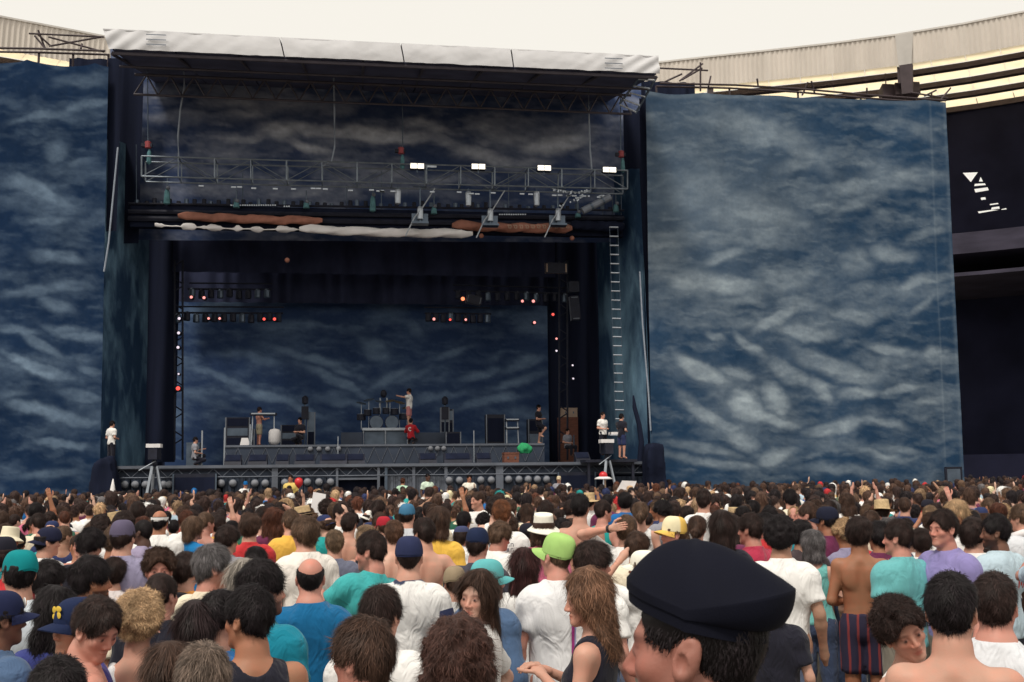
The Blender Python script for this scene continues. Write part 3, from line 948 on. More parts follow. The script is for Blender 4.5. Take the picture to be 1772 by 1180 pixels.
# resample the curve evenly
seg = np.linalg.norm(np.diff(rim, axis=0), axis=1); cum = np.concatenate([[0], np.cumsum(seg)])
nP = int(cum[-1] / 5.4)
tt = np.linspace(0, cum[-1], nP + 1)
RX, RY = np.interp(tt, cum, rim[:, 0]), np.interp(tt, cum, rim[:, 1])
for _ in range(3):
    RX[1:-1] = .25 * RX[:-2] + .5 * RX[1:-1] + .25 * RX[2:]; RY[1:-1] = .25 * RY[:-2] + .5 * RY[1:-1] + .25 * RY[2:]
ctr = np.array([10.0, 25.0])
OUT = np.stack([RX - ctr[0], RY - ctr[1]], 1); OUT /= np.linalg.norm(OUT, axis=1)[:, None]
def rimp(i, out=0.0, dz=0.0): return np.array([RX[i] + OUT[i, 0] * out, RY[i] + OUT[i, 1] * out, RIM_Z + dz])
stand = tag(empty('stadium_stand', (10, 110, 0)), 'stadium stand with ribbed pale roof edge and dark empty terraces behind the stage', 'stadium stand')
stand.location = (0, 0, 0)
JP = []
for i in range(nP):
    p, q = rimp(i), rimp(i + 1)
    u = (q - p); L = np.linalg.norm(u[:2]); u /= L
    o = OUT[i] * .5 + OUT[i + 1] * .5
    n = 26
    mb = MB()
    def lerp(t, out, dz, i=i):
        return rimp(i, out, dz) * (1 - t) + rimp(i + 1, out, dz) * t
    for k in range(n + 1):
        d = 0 if k in (0, n) else (.055 if k % 2 else -.055)
        mb.v += [tuple(lerp(k / n, -d, 0)), tuple(lerp(k / n, .35 - d, -2.55))]
        if k: mb.f.append((2 * k - 2, 2 * k - 1, 2 * k + 1, 2 * k))
    mb.build('fascia_panel', M_FASCIA, stand)
    cap = MB().slab([rimp(i, -.1, .02), rimp(i + 1, -.1, .02), rimp(i + 1, .45, .02), rimp(i, .45, .02)], (0, 0, .16))
    cap.build('coping', M_PLATE, stand)
    x, y, dd = project((p + q) / 2)
    seen = x < 330 or x > 1050
    if seen:
        rings = [.4, 2.9, 3.6, 7.0, 7.7, 11.0, 11.7, 15.4]
        for r in range(4):
            for h in (0, 1):
                a0, a1 = rings[2 * r], rings[2 * r + 1]
                ta, tb = h * .5 + .004, h * .5 + .496
                P4 = [lerp(ta, a0, 0), lerp(tb, a0, 0), lerp(tb, a1, 0), lerp(ta, a1, 0)]
                MB().slab([v + np.array([0, 0, -2.2]) for v in P4], (0, 0, .05)).build('roof_sheet', M_ROOFSHEET, stand)
        for r in (2.9, 7.0, 11.0, 15.4):
            P4 = [rimp(i, r), rimp(i + 1, r), rimp(i + 1, r + .7), rimp(i, r + .7)]
            MB().slab([v + np.array([0, 0, -2.70]) for v in P4], (0, 0, .45)).build('purlin', M_DARKSTEEL, stand)
        if i % 5 == 0 or abs(x - 1600) < 40 and not JP:
            MB().slab([rimp(i, .5, -2.6) + u * .0, rimp(i, .5, -2.6) + u * .55, rimp(i, 15.8, -2.6) + u * .55, rimp(i, 15.8, -2.6)], (0, 0, -1.5)).build('rafter', M_DARKSTEEL, stand)
            if abs(x - 1600) < 60:
                JP.append(i)
                w = 1.5
                MB().slab([rimp(i, -.12, .05), rimp(i, -.12, .05) + u * w, rimp(i, .24, -2.75) + u * w * .8, rimp(i, .24, -2.75) + u * .15], (o[0] * .06, o[1] * .06, 0)).build('joint_plate', M_PLATE, stand)
                MB().slab([rimp(i, .2, -2.6) + u * .2, rimp(i, .2, -2.6) + u * 1.3, rimp(i, .2, -5.2) + u * 1.2, rimp(i, .2, -5.2) + u * .3], (o[0] * .6, o[1] * .6, 0)).build('hanger', M_DARKSTEEL, stand)
    # back wall pieces and terraces
    if x < -50 or x > 1250 and x < 1590 or x > 1880:
        MB().slab([rimp(i, 16.2, -1.6), rimp(i + 1, 16.2, -1.6), rimp(i + 1, 16.2, -RIM_Z), rimp(i, 16.2, -RIM_Z)], (o[0] * .4, o[1] * .4, 0)).build('back_wall', M_STAND, stand)
# the back wall with its gaps of daylight, in view beside the right cloth
ia = next(i for i in range(nP) if project((rimp(i) + rimp(i + 1)) / 2)[0] >= 1590 and RX[i] > 0)
ib = max(i for i in range(nP) if project((rimp(i) + rimp(i + 1)) / 2)[0] <= 1880) + 1
WA, WB = rimp(ia, 16.2), rimp(ib, 16.2)
wn = np.cross(WB - WA, (0, 0, 1.0)); wn /= np.linalg.norm(wn)
def on_wall(px, py):
    d = ray(px, py); c0 = np.array([0, 0, CAM_H]); t = ((WA - c0) @ wn) / (d @ wn)
    return c0 + d * t
from mathutils.geometry import tessellate_polygon
wu = (WB - WA); WL = np.linalg.norm(wu[:2]); wu = wu / WL
outer = [(0, 0), (WL, 0), (WL, RIM_Z - 1.6), (0, RIM_Z - 1.6)]
holes_px = [[(1666, 299), (1692, 298), (1680, 315)], [(1694, 314), (1697, 306), (1701, 314)], [(1687, 318), (1704, 317), (1706, 320), (1686, 322)], [(1686, 327), (1709, 324), (1711, 329), (1688, 333)],
            [(1697, 342), (1705, 341), (1706, 345), (1698, 346)], [(1713, 353), (1727, 351), (1728, 353), (1713, 355)], [(1716, 359), (1729, 357), (1730, 361), (1715, 363)],
            [(1692, 366), (1727, 361), (1728, 363), (1694, 369)], [(1733, 362), (1741, 360), (1742, 362), (1733, 363)]]
holes = []
for h in holes_px:
    hh = []
    for x, y in h:
        w = on_wall(x, y); hh.append((float((w - WA) @ wu), float(w[2])))
    holes.append(hh)
loops = [[Vector((x, y, 0)) for x, y in outer]] + [[Vector((x, y, 0)) for x, y in h] for h in holes]
tri = tessellate_polygon(loops)
flat = [v for l in loops for v in l]
w3 = [(WA[0] + wu[0] * v.x, WA[1] + wu[1] * v.x, v.y) for v in flat]
mb = MB(); mb.v = [tuple(map(float, v)) for v in w3]; mb.f = [tuple(t) for t in tri]
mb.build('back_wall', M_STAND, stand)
# upper and lower terraces in front of that wall
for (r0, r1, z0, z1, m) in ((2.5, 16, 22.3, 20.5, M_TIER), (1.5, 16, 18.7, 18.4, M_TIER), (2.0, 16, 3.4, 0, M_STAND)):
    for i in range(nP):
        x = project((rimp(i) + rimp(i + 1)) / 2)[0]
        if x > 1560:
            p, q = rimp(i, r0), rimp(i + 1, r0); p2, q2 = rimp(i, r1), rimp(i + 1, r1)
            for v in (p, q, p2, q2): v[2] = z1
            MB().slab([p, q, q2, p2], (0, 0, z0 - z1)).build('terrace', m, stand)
for k, px in enumerate((1533, 1555, 1577)):
    c = on_z(px, 146 - k * 2, 36.2)
    sp = tag(empty('loudspeaker', (c[0], c[1], 35.2)), ('dark loudspeaker hung under the stand roof, nearest the stage', 'middle one of three dark loudspeakers under the stand roof', 'dark loudspeaker hung under the stand roof beside the joint plate')[k], 'loudspeaker', 'loudspeakers under the stand roof')
    MB().slab([(-.55, -.5, -.2), (.55, -.5, -.2), (.45, .5, -.6), (-.45, .5, -.6)], (0, .1, 1.1)).build('cabinet', M_DARKSTEEL, sp)
    MB().tube([(0, 0, .7), (0, 0, 2.0)], .05).build('hanger', M_DARKSTEEL, sp)

# ------------------------------------------------------------------ painted cloths
def fbm(x, y, seed, oct=5):
    s, a, n = 0, .5, 0
    for o in range(oct):
        s = s + a * vnoise(x * 2 ** o, y * 2 ** o, np.zeros_like(x) + o * 7.3, seed + o); n += a; a *= .55
    return s / n

def clouds(PX, PY, blobs, seed, dark, light, wisp=.35, haze_and_seams=None, sc=1.0):
    wx = fbm(PX / 60, PY / 34, seed) * 15; wy = fbm(PX / 30 + 9, PY / 22 + 5, seed + 11) * 9
    x, y = PX + wx, PY + wy
    f = fbm(x / 95 * sc, y / 30 * sc, seed + 3, 6)
    fine = fbm(PX / 14, PY / 8, seed + 29, 4)
    f2 = fbm(x / 34, y / 9, seed + 77, 5)
    w = np.clip((f + .02) * 1.3, 0, 1) * wisp + np.clip(f2 + .02, 0, 1) * wisp * .75
    for (cx, cy, rx, ry, an, am) in blobs:
        t = R(an); dx, dy = x - cx, y - cy
        u = dx * math.cos(t) + dy * math.sin(t); v = -dx * math.sin(t) + dy * math.cos(t)
        v = v + .0035 * u * u * (.4 if am > .6 else -.3) * ry / 14
        d2 = (u / (rx * 1.1)) ** 2 + (v / (ry * 1.1)) ** 2
        am2 = am * .85
        w = np.maximum(w, am2 * np.exp(-d2 ** 1.8) * (.78 + .35 * f + .55 * f2)) + .10 * am * np.exp(-d2 * .5)
    w = w * (1 + .34 * fine) + .05 * fine
    if haze_and_seams is not None: w = w + haze_and_seams(PX, PY)
    w = np.clip(w, 0, 1.15)[:, None]
    dk = np.array(dark)[None] * (1 + .28 * fbm(PX / 120, PY / 120, seed + 50))[:, None]
    return dk * (1 - w) + np.array(light)[None] * w

M_PAINT = mat('painted_cloth', (1, 1, 1), .95, .05, attr='tint', var=.07, scale=7)

def cloth(name, pxgrid, nu, nv, Y, paint, label, rip=.10, Yfn=None, topsag=0.0, seed=0):
    """pxgrid: corners TL, TR, BR, BL in pixels of the photograph on the upright plane Y; bottom may be None for the ground"""
    tl, tr, br, bl = pxgrid
    U, V = np.meshgrid(np.linspace(0, 1, nu + 1), np.linspace(0, 1, nv + 1))
    PX = (tl[0] * (1 - U) + tr[0] * U) * (1 - V) + (bl[0] * (1 - U) + br[0] * U) * V
    PY = (tl[1] * (1 - U) + tr[1] * U) * (1 - V) + (bl[1] * (1 - U) + br[1] * U) * V
    col = paint(PX.ravel(), PY.ravel())
    TL, TR, BR, BL = [on_y(*c, Y) if Yfn is None else on_y(*c, Yfn[k]) for k, c in enumerate((tl, tr, br, bl))]
    P = ((TL[None, None] * (1 - U[..., None]) + TR[None, None] * U[..., None]) * (1 - V[..., None]) + (BL[None, None] * (1 - U[..., None]) + BR[None, None] * U[..., None]) * V[..., None])
    P = P.reshape(-1, 3)
    u, v = U.ravel(), V.ravel()
    W = np.linalg.norm(TR - TL)
    P[:, 1] += rip * (fbm(u * W * .35, v * 2.2 + 3, seed + 5) + .35 * np.sin(u * W * 1.9 + 2 * fbm(u * 3, v * 2, seed)) * (1 - v) ** 2)
    if topsag:
        s = np.abs(np.sin(u * W / 2.6 * math.pi)) ** .7 * (.55 + .8 * np.abs(vnoise(u * W / 2.6, u * 0, u * 0, seed)))
        P[:, 2] -= topsag * s * np.exp(-v * 24)
    a = np.arange((nu + 1) * (nv + 1)).reshape(nv + 1, nu + 1)
    Q = np.stack([a[:-1, :-1], a[1:, :-1], a[1:, 1:], a[:-1, 1:]], -1).reshape(-1, 4)
    me = np_mesh(name, P, Q, None, M_PAINT, col=col)
    return tag(link(name, me), label, 'backdrop')

RB = [(1250, 451, 35, 9, -20, .6), (1238, 501, 65, 16, 10, .9), (1188, 494, 30, 18, 0, .8), (1359, 494, 45, 22, 0, .5), (1476, 464, 28, 22, 0, .5), (1542, 449, 42, 12, 10, .7), (1593, 495, 60, 9, -15, .6),
      (1593, 532, 25, 8, -45, .6), (1340, 560, 40, 10, -30, .8), (1390, 583, 50, 12, 8, .7), (1472, 556, 38, 12, 5, .7), (1542, 614, 40, 9, 12, .7), (1609, 618, 17, 11, 0, .7), (1234, 591, 20, 6, 20, .6),
      (1293, 606, 30, 9, 40, .7), (1211, 650, 45, 14, 25, 1.0), (1273, 653, 30, 9, 15, .7), (1441, 645, 75, 14, 18, .9), (1363, 653, 40, 14, 30, .8), (1414, 680, 25, 12, 40, .8), (1476, 686, 30, 10, 0, .9),
      (1562, 680, 45, 7, -5, .6), (1289, 708, 35, 22, 40, 1.0), (1340, 696, 30, 18, 50, .9), (1328, 731, 40, 9, 15, .9), (1223, 723, 55, 12, 35, .8), (1281, 766, 35, 12, 20, .8), (1445, 743, 50, 13, -12, .9),
      (1523, 731, 40, 9, 20, .6), (1612, 700, 30, 7, -5, .6), (1336, 793, 28, 11, -20, .8), (1219, 778, 60, 8, 10, .6), (1511, 790, 50, 8, 15, .6), (1230, 805, 70, 9, 8, .7), (1445, 813, 60, 8, 5, .6), (1546, 782, 40, 7, 10, .6),
      (1341, 234, 110, 20, 25, .45), (1284, 207, 60, 15, 20, .4), (1579, 224, 50, 12, 25, .35), (1494, 325, 80, 14, -8, .5), (1589, 308, 50, 14, 0, .6), (1396, 281, 60, 12, -15, .4), (1308, 373, 90, 30, 5, .45),
      (1477, 356, 40, 10, -25, .45), (1206, 339, 60, 40, 0, .3), (1600, 410, 40, 8, -15, .45), (1640, 760, 30, 8, 0, .4)]
LB = [(142, 136, 45, 12, -5, .4), (149, 183, 45, 8, -15, .55), (78, 203, 60, 8, -12, .5), (98, 268, 20, 20, 0, .5), (68, 339, 70, 14, 25, .6), (34, 322, 40, 12, 20, .5), (142, 288, 30, 8, -20, .4), (85, 390, 40, 8, 0, .5),
      (98, 455, 42, 11, 8, .75), (47, 513, 50, 9, -5, .5), (117, 505, 40, 9, 0, .5), (98, 536, 30, 10, 25, .5), (23, 579, 40, 8, 8, .65), (62, 603, 50, 9, 30, .75), (125, 587, 50, 9, 15, .75), (23, 630, 30, 8, 20, .7), (70, 650, 50, 12, 18, .9),
      (152, 650, 20, 8, 15, .7), (140, 692, 35, 8, 5, .55), (16, 689, 30, 6, 0, .4), (70, 716, 55, 9, 12, .8), (117, 731, 50, 10, 10, .7), (109, 774, 45, 7, 8, .7), (78, 821, 60, 8, -5, .45), (-40, 480, 60, 12, 0, .5), (-50, 620, 60, 10, 15, .6), (-60, 300, 70, 15, 10, .5)]
UB = [(305, 203, 50, 10, 0, .35), (400, 200, 50, 8, -8, .35), (468, 227, 30, 16, 0, .7), (542, 227, 70, 10, 5, .7), (508, 251, 50, 8, 20, .7), (420, 241, 35, 7, 0, .5), (648, 237, 80, 12, 5, .7), (726, 220, 45, 10, 15, .6), (766, 251, 60, 8, 20, .5),
      (824, 271, 50, 12, 10, .6), (953, 251, 60, 16, -10, .65), (851, 237, 40, 10, 20, .4), (905, 281, 40, 8, 0, .45), (600, 290, 80, 10, 8, .3), (380, 300, 60, 8, 5, .25), (700, 330, 90, 9, 5, .25)]
BB = [(536, 625, 80, 8, 20, .5), (573, 662, 60, 7, 25, .6), (461, 688, 60, 7, 15, .45), (640, 606, 30, 16, 40, .5), (666, 659, 40, 8, -30, .55), (521, 711, 40, 6, 20, .5), (386, 659, 60, 6, 20, .4), (846, 696, 60, 7, -10, .6), (891, 662, 50, 9, -15, .5),
      (772, 614, 40, 6, -15, .45), (708, 569, 20, 10, 40, .4), (902, 629, 40, 8, -15, .45), (705, 651, 40, 6, -25, .45), (740, 690, 50, 7, -12, .45), (430, 620, 60, 8, 10, .3), (600, 700, 50, 7, 10, .45), (820, 650, 40, 6, -20, .4)]
NAVY, PALE = (.013, .030, .078), (.215, .265, .345)
cloth('painted_backdrop', ((1116, 158), (1637, 174), (1672, 868), (1128, 872)), 250, 310, 45.0,
      lambda x, y: clouds(x, y, RB, 5, (.0175, .045, .094), (.31, .375, .43), .40, lambda a, b: .17 * np.exp(-(((a - 1180) / 190) ** 2 + ((b - 320) / 190) ** 2)) + .10 * np.exp(-((a - 1607 - (b - 170) * .045) / 1.6) ** 2) + .10 * np.exp(-((a - 1634 - (b - 174) * .05) / 3.0) ** 2) + .16 * np.exp(-((b - 162 - (a - 1116) * .03) / 5) ** 2)),  # pale upper left paints backlight haze into the cloth; lines are seam and hems
      'tall cloud-painted cloth hanging to the right of the stage opening', rip=.16, topsag=.08, seed=5)
cloth('painted_backdrop', ((-190, 96), (187, 108), (172, 900), (-215, 895)), 170, 320, 45.0,  # left cloth: both paint tones darkened to stand in for shade
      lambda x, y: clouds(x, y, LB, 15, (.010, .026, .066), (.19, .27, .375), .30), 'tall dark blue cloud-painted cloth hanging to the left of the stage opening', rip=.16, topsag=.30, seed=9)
cloth('painted_backdrop', ((190, 78), (1110, 112), (1105, 420), (205, 415)), 260, 100, 49.5,
      lambda x, y: clouds(x, y, UB, 25, (.045, .070, .155), (.82, .86, .95), .34), 'cloud-painted header cloth high behind the lighting truss', rip=.10, seed=3)
cloth('painted_backdrop', ((285, 420), (975, 425), (965, 815), (285, 815)), 220, 130, 58.0,
      lambda x, y: clouds(x, y, BB, 35, (.036, .066, .155), (.36, .52, .72), .36), 'cloud-painted cloth at the back of the stage behind the drum kit', rip=.12, seed=4)
STREAK = lambda s: (lambda x, y: clouds(x * 3.0, y * .22, [], s, (.026, .058, .118), (.22, .38, .52), 1.0))
cloth('painted_backdrop', ((183, 240), (262, 260), (250, 806), (170, 840)), 60, 140, 45, STREAK(41), 'narrow blue painted return cloth inside the left edge of the stage opening', Yfn=(45.1, 53, 53, 45.1), rip=.22, seed=6)
cloth('painted_backdrop', ((1030, 300), (1108, 290), (1130, 830), (1040, 806)), 60, 140, 45, STREAK(47), 'narrow blue painted return cloth behind the rope ladder', Yfn=(53, 45.2, 45.2, 53), rip=.22, seed=7)

# ------------------------------------------------------------------ helpers in photograph pixels on upright planes
def boxp(mb, x0, y0, x1, y1, Y, dep):
    a, b = on_y(x0, y1, Y), on_y(x1, y0, Y)
    return mb.box((a[0], Y, a[2]), (b[0], Y + dep, b[2]))

# ------------------------------------------------------------------ stage roof
roof = tag(empty('stage_roof'), 'large stage roof with a white tarpaulin along its front edge', 'stage roof')
YR = 41.0
TLr, TRr, BRr, BLr = on_y(178, 49, YR), on_y(1139, 97, YR), on_y(1142, 127, YR), on_y(188, 84, YR)
cuts = [0, .305, .52, .722, 1]
for k in range(4):
    nu_, nv_ = 70, 12
    u0, u1 = cuts[k], cuts[k + 1] - (.0022 if k < 3 else 0)
    U, V = np.meshgrid(np.linspace(u0, u1, nu_ + 1), np.linspace(0, 1, nv_ + 1))
    P = (TLr * (1 - U[..., None]) + TRr * U[..., None]) * (1 - V[..., None]) + (BLr * (1 - U[..., None]) + BRr * U[..., None]) * V[..., None]
    P = P.reshape(-1, 3); u, v = U.ravel() * 24, V.ravel()
    P[:, 1] += .035 * fbm(u * 1.3, v * 1.6 + u * .5, 60 + k) + .05 * np.sin(u * 7 + 9 * v) * np.exp(-np.minimum(U.ravel(), 1 - U.ravel()) * 14) - .03 * np.sin(v * math.pi)
    P[:, 2] += .035 * fbm(u * .8, v * 0, 66) * (1 - v) + .03 * fbm(u * 1.4, v * 0, 70) * v
    a = np.arange((nu_ + 1) * (nv_ + 1)).reshape(nv_ + 1, nu_ + 1)
    Q = np.stack([a[:-1, :-1], a[1:, :-1], a[1:, 1:], a[:-1, 1:]], -1).reshape(-1, 4)
    link('tarp_panel', np_mesh('tarp_panel', P, Q, None, M_TARP), roof)
    # the tarpaulin goes on over the roof
    e0, e1 = TLr * (1 - u0) + TRr * u0, TLr * (1 - u1) + TRr * u1
    MB().slab([e0, e1, e1 + np.array([0, 20, 4.8]), e0 + np.array([0, 20, 4.8])], (0, 0, -.04)).build('top_sheet', M_TARP, roof)
for x in (270, 1062):   # printed dashes on the tarpaulin near both ends
    for j in range(3):
        u = (x - 178) / 961; y = 55 + 50 * u + j * 8.5
        c = on_y(x, y, YR - .16)
        MB().slab([c + np.array([-.36, 0, .018]), c + np.array([.36, 0, .018]), c + np.array([.36, 0, -.018]), c + np.array([-.36, 0, -.018])], (0, .01, 0)).build('printed_dash', M_GREY, roof)
ins = np.array([.08, .14, 0])
Bl, Br = BLr + ins, BRr - np.array([.08, -.14, 0])
nU = 9
for k in range(nU):                                           # lining sheets between the roof beams
    u0, u1 = k / nU, (k + 1) / nU
    p, q = Bl * (1 - u0) + Br * u0, Bl * (1 - u1) + Br * u1
    bk = np.array([0, 18.5, 4.0])
    MB().slab([p + np.array([.03, 0, 0]), q - np.array([.03, 0, 0]), q + bk - np.array([.03, 0, 0]), p + bk + np.array([.03, 0, 0])], (0, 0, .06)).build('lining_sheet', M_UNDER, roof)
    MB().tube([p + np.array([0, .1, -.12]), p + bk + np.array([0, -6, -.9])], .06).build('roof_beam', M_RUST, roof)
for (dy, dz, r) in ((.05, -.10, .07), (1.4, -.10, .05), (4.2, .62, .06), (4.2, -.23, .05)):
    MB().tube([Bl + np.array([0, dy, dz]), Br + np.array([0, dy, dz])], r).build('chord', M_RUST, roof)
nD = 44
for k in range(nD):
    u0, u1 = k / nD, (k + 1) / nD
    p, q = Bl * (1 - u0) + Br * u0, Bl * (1 - u1) + Br * u1
    up, dn = np.array([0, 4.2, .62]), np.array([0, 4.2, -.23])
    MB().tube([p + (up if k % 2 else dn), q + (dn if k % 2 else up)], .035, 4).build('brace', M_RUST, roof)
for sx in (0, 1):                                             # the roof's towers behind the cloths
    p = (Bl if sx == 0 else Br)
    x0 = p[0] + (-2.6 if sx == 0 else 1.6)
    for (xx, yy) in ((x0, 46.2), (x0 + .8, 46.2), (x0, 47.6), (x0 + .8, 47.6)):
        MB().tube([(xx, yy, 0), (xx, yy, 17.8)], .06).build('tower_post', M_DARKSTEEL, roof)
    for j in range(12):
        z = .6 + j * 1.45
        MB().tube([(x0, 46.2, z), (x0 + .8, 46.2, z + (.9 if j % 2 else 0))], .035, 4).build('tower_brace', M_DARKSTEEL, roof)
# the slanting truss at the roof's right end with pale rungs
for (xa, ya, xb, yb) in ((1137, 132, 1100, 196), (1108, 132, 1072, 180)):
    MB().tube([on_y(xa, ya, 42.5), on_y(xb, yb, 43.5)], .05).build('end_chord', M_STEEL, roof)
for t in (.1, .33, .56, .8, .98):
    MB().tube([on_y(1108 - 36 * t, 132 + 50 * t, 42.4), on_y(1137 - 37 * t, 133 + 62 * t, 42.4)], .035).build('end_rung', M_SILVER, roof)

# ------------------------------------------------------------------ scaffold tubes above the two painted cloths
def scaffold(label, pts, stubs):
    s = tag(empty('scaffold_truss'), label, 'scaffold')
    P = [on_y(x, y, 45.15) for x, y in pts]
    for off in (0, .55):
        MB().tube([p + np.array([0, off, .10 * off]) for p in P], .045).build('tube', M_DARKSTEEL, s)
    for (xa, ya, xb, yb) in stubs:
        MB().tube([on_y(xa, ya, 45.3), on_y(xb, yb, 45.5)], .042, 5).build('brace', M_DARKSTEEL, s)
    for p in P[::1]:
        MB().tube([p + np.array([0, .6, .1]), np.array([p[0], p[1] + 1.0, 0])], .05, 5).build('upright', M_DARKSTEEL, s)
    return s
scaffold('thin scaffold tubes with crossed braces above the left painted cloth', [(-200, 80), (-60, 82), (60, 84), (120, 86), (182, 88)],
         [(50, 58, 180, 64), (66, 52, 78, 84), (78, 84, 60, 62), (85, 80, 175, 64), (84, 64, 180, 90), (140, 84, 142, 76), (66, 60, 88, 80)])
scaffold('long scaffold tube with small braces above the right painted cloth', [(1142, 144), (1270, 147), (1390, 154), (1500, 164), (1637, 174)],
         [(1142, 118, 1225, 122), (1176, 140, 1216, 110), (1212, 108, 1212, 158), (1180, 138, 1215, 118), (1145, 144, 1180, 128), (1226, 150, 1230, 132), (1310, 136, 1312, 150), (1398, 142, 1388, 165), (1404, 140, 1410, 162),
          (1500, 152, 1500, 166), (1575, 160, 1640, 170), (1600, 166, 1620, 156), (1628, 172, 1645, 152), (1612, 160, 1612, 184), (1600, 172, 1600, 182)])

# ------------------------------------------------------------------ black drapes and masking
def drape(label, x0, y0, x1, y1, Y, pl=.18, n=None, mat_=None, bot=None):
    a, b = on_y(x0, y0, Y), on_y(x1, y0, Y)
    zb = on_y(x0, y1, Y)[2] if bot is None else bot
    W = b[0] - a[0]; n = n or max(8, int(W * 9))
    mb = MB()
    for j, z in enumerate((a[2], a[2] * .6 + zb * .4, zb)):
        for k in range(n + 1):
            u = k / n
            mb.v.append((a[0] + W * u, Y + pl * math.sin(u * W * 7 + 1.3 * math.sin(u * W * 2.3)) * (.5 + .25 * j), z))
    for j in (0, 1):
        for k in range(n):
            q = j * (n + 1) + k
            mb.f.append((q, q + n + 1, q + n + 2, q + 1))
    return tag(mb.build('drape', mat_ or M_BLACK, None, True), label, 'stage curtain')
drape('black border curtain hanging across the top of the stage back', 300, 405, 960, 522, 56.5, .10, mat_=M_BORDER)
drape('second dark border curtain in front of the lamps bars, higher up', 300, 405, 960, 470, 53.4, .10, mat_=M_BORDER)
drape('black curtain leg at the left side of the stage', 232, 400, 312, 800, 54.0)
drape('wide black curtain leg at the right side of the stage', 945, 400, 1062, 800, 54.5)
drape('black back curtain behind all the painted cloths', 120, 100, 1200, 800, 61.0, bot=0)
drape('black strip of curtain at the left edge of the stage opening', 187, 100, 212, 400, 45.4, .05)
drape('long black strip of curtain at the right edge of the stage opening', 1106, 170, 1126, 800, 45.3, .05)
drape('dark masking drape high inside the left end of the stage roof', 190, 100, 250, 420, 48.2, .1)
drape('dark masking drape high inside the right end of the stage roof', 1078, 190, 1112, 420, 48.4, .1)
pole = MB().tube([on_y(204, 255, 44.9), on_y(188, 420, 44.9), on_y(180, 470, 44.9)], .035).build('pale_pole', M_ROPE)
tag(pole, 'thin pale pole leaning against the left edge of the stage opening', 'pole')
pole = MB().tube([on_y(1107, 470, 44.9), on_y(1112, 560, 44.9), on_y(1122, 680, 44.9), on_y(1126, 745, 44.9)], .035).build('pale_pole', M_ROPE)
tag(pole, 'long pale pipe beside the right painted cloth', 'pole')
# the pulled back end of a black curtain, low at the right
mb = MB()
prof = [(1096, 684, 3), (1098, 705, 8), (1106, 735, 9), (1110, 765, 10), (1108, 800, 12)]
for (x, y, w) in prof:
    c = on_y(x, y, 44.4); r = w / 2 / 1900 * 44.4
    for k in range(8): mb.v.append((c[0] + r * math.cos(k * math.pi / 4), 44.4 + r * math.sin(k * math.pi / 4), c[2]))
for j in range(len(prof) - 1):
    for k in range(8): mb.f.append((j * 8 + k, j * 8 + (k + 1) % 8, (j + 1) * 8 + (k + 1) % 8, (j + 1) * 8 + k))
tag(mb.build('curtain_end', M_BLACK, None, True), 'pointed black bundle of curtain beside the man in dark shorts', 'stage curtain')

# ------------------------------------------------------------------ front lighting truss
YT = 45.6
truss = tag(empty('lighting_truss'), 'long steel box truss hanging across the front of the stage', 'truss')
A0, A1, B0, B1 = on_y(245, 270, YT), on_y(1086, 295, YT), on_y(245, 305, YT), on_y(1086, 327, YT)
dp = np.array([0, .85, 0])
for p, q in ((A0, A1), (B0, B1), (A0 + dp, A1 + dp), (B0 + dp, B1 + dp)):
    MB().tube([p, q], .034, 6).build('chord', M_TRUSS, truss)
NB = 14
vert = None
for k in range(NB + 1):
    u = k / NB
    a, b = A0 * (1 - u) + A1 * u, B0 * (1 - u) + B1 * u
    for d in (0 * dp, dp):
        MB().tube([a + d, b + d], .026 if k % 2 else .036, 6).build('vertical', M_TRUSS, truss)
    for (c,) in ((a,), (b,)):
        MB().tube([c, c + dp], .022, 4).build('spacer', M_STEEL, truss)
    if k < NB:
        u2 = (k + 1) / NB
        a2, b2 = A0 * (1 - u2) + A1 * u2, B0 * (1 - u2) + B1 * u2
        for d in (0 * dp, dp):
            MB().tube([(a if k % 2 else b) + d, (b2 if k % 2 else a2) + d], .019, 4).build('brace', M_TRUSS, truss)
# a second, thinner cable run under it
r = np.random.default_rng(4)
for k in range(34):
    x = 262 + r.random() * 800; c = on_y(x, 318 + (x - 262) * .026 + r.random() * 3, YT)
    MB().box((c[0] - .10, YT, c[2] - .03), (c[0] + .10, YT + .06, c[2] + .03)).build('clamp', M_SILVER, truss)
for k, (x, y) in enumerate(((722, 287), (828, 288), (942, 290.5), (1055, 293.5))):
    c = on_y(x, y, YT - .02)
    f = tag(empty('floodlight', (c[0], YT, c[2] - .1)), ('lit white floodlight on the lighting truss beside the red chain hoist', 'lit white floodlight on the truss, second from the red chain hoist', 'lit white floodlight on the truss above the tilted tubes of lamps', 'lit white floodlight at the right end of the lighting truss')[k], 'floodlight', 'floodlights along the truss')
    MB().box((-.30, .02, -.02), (.30, .28, .24)).build('housing', M_GEAR, f)
    for s in (-1, 1):
        MB().box((s * .15 - .135, -.03, .0), (s * .15 + .135, .015, .21)).build('lens', M_LFLOOD, f)
    MB().tube([(0, .12, -.02), (0, .12, -.16)], .03).build('clamp', M_STEEL, f)
    if k in (0,):
        MB().box((.36, .0, .06), (.82, .06, .16)).build('reflector', M_SILVER, f)
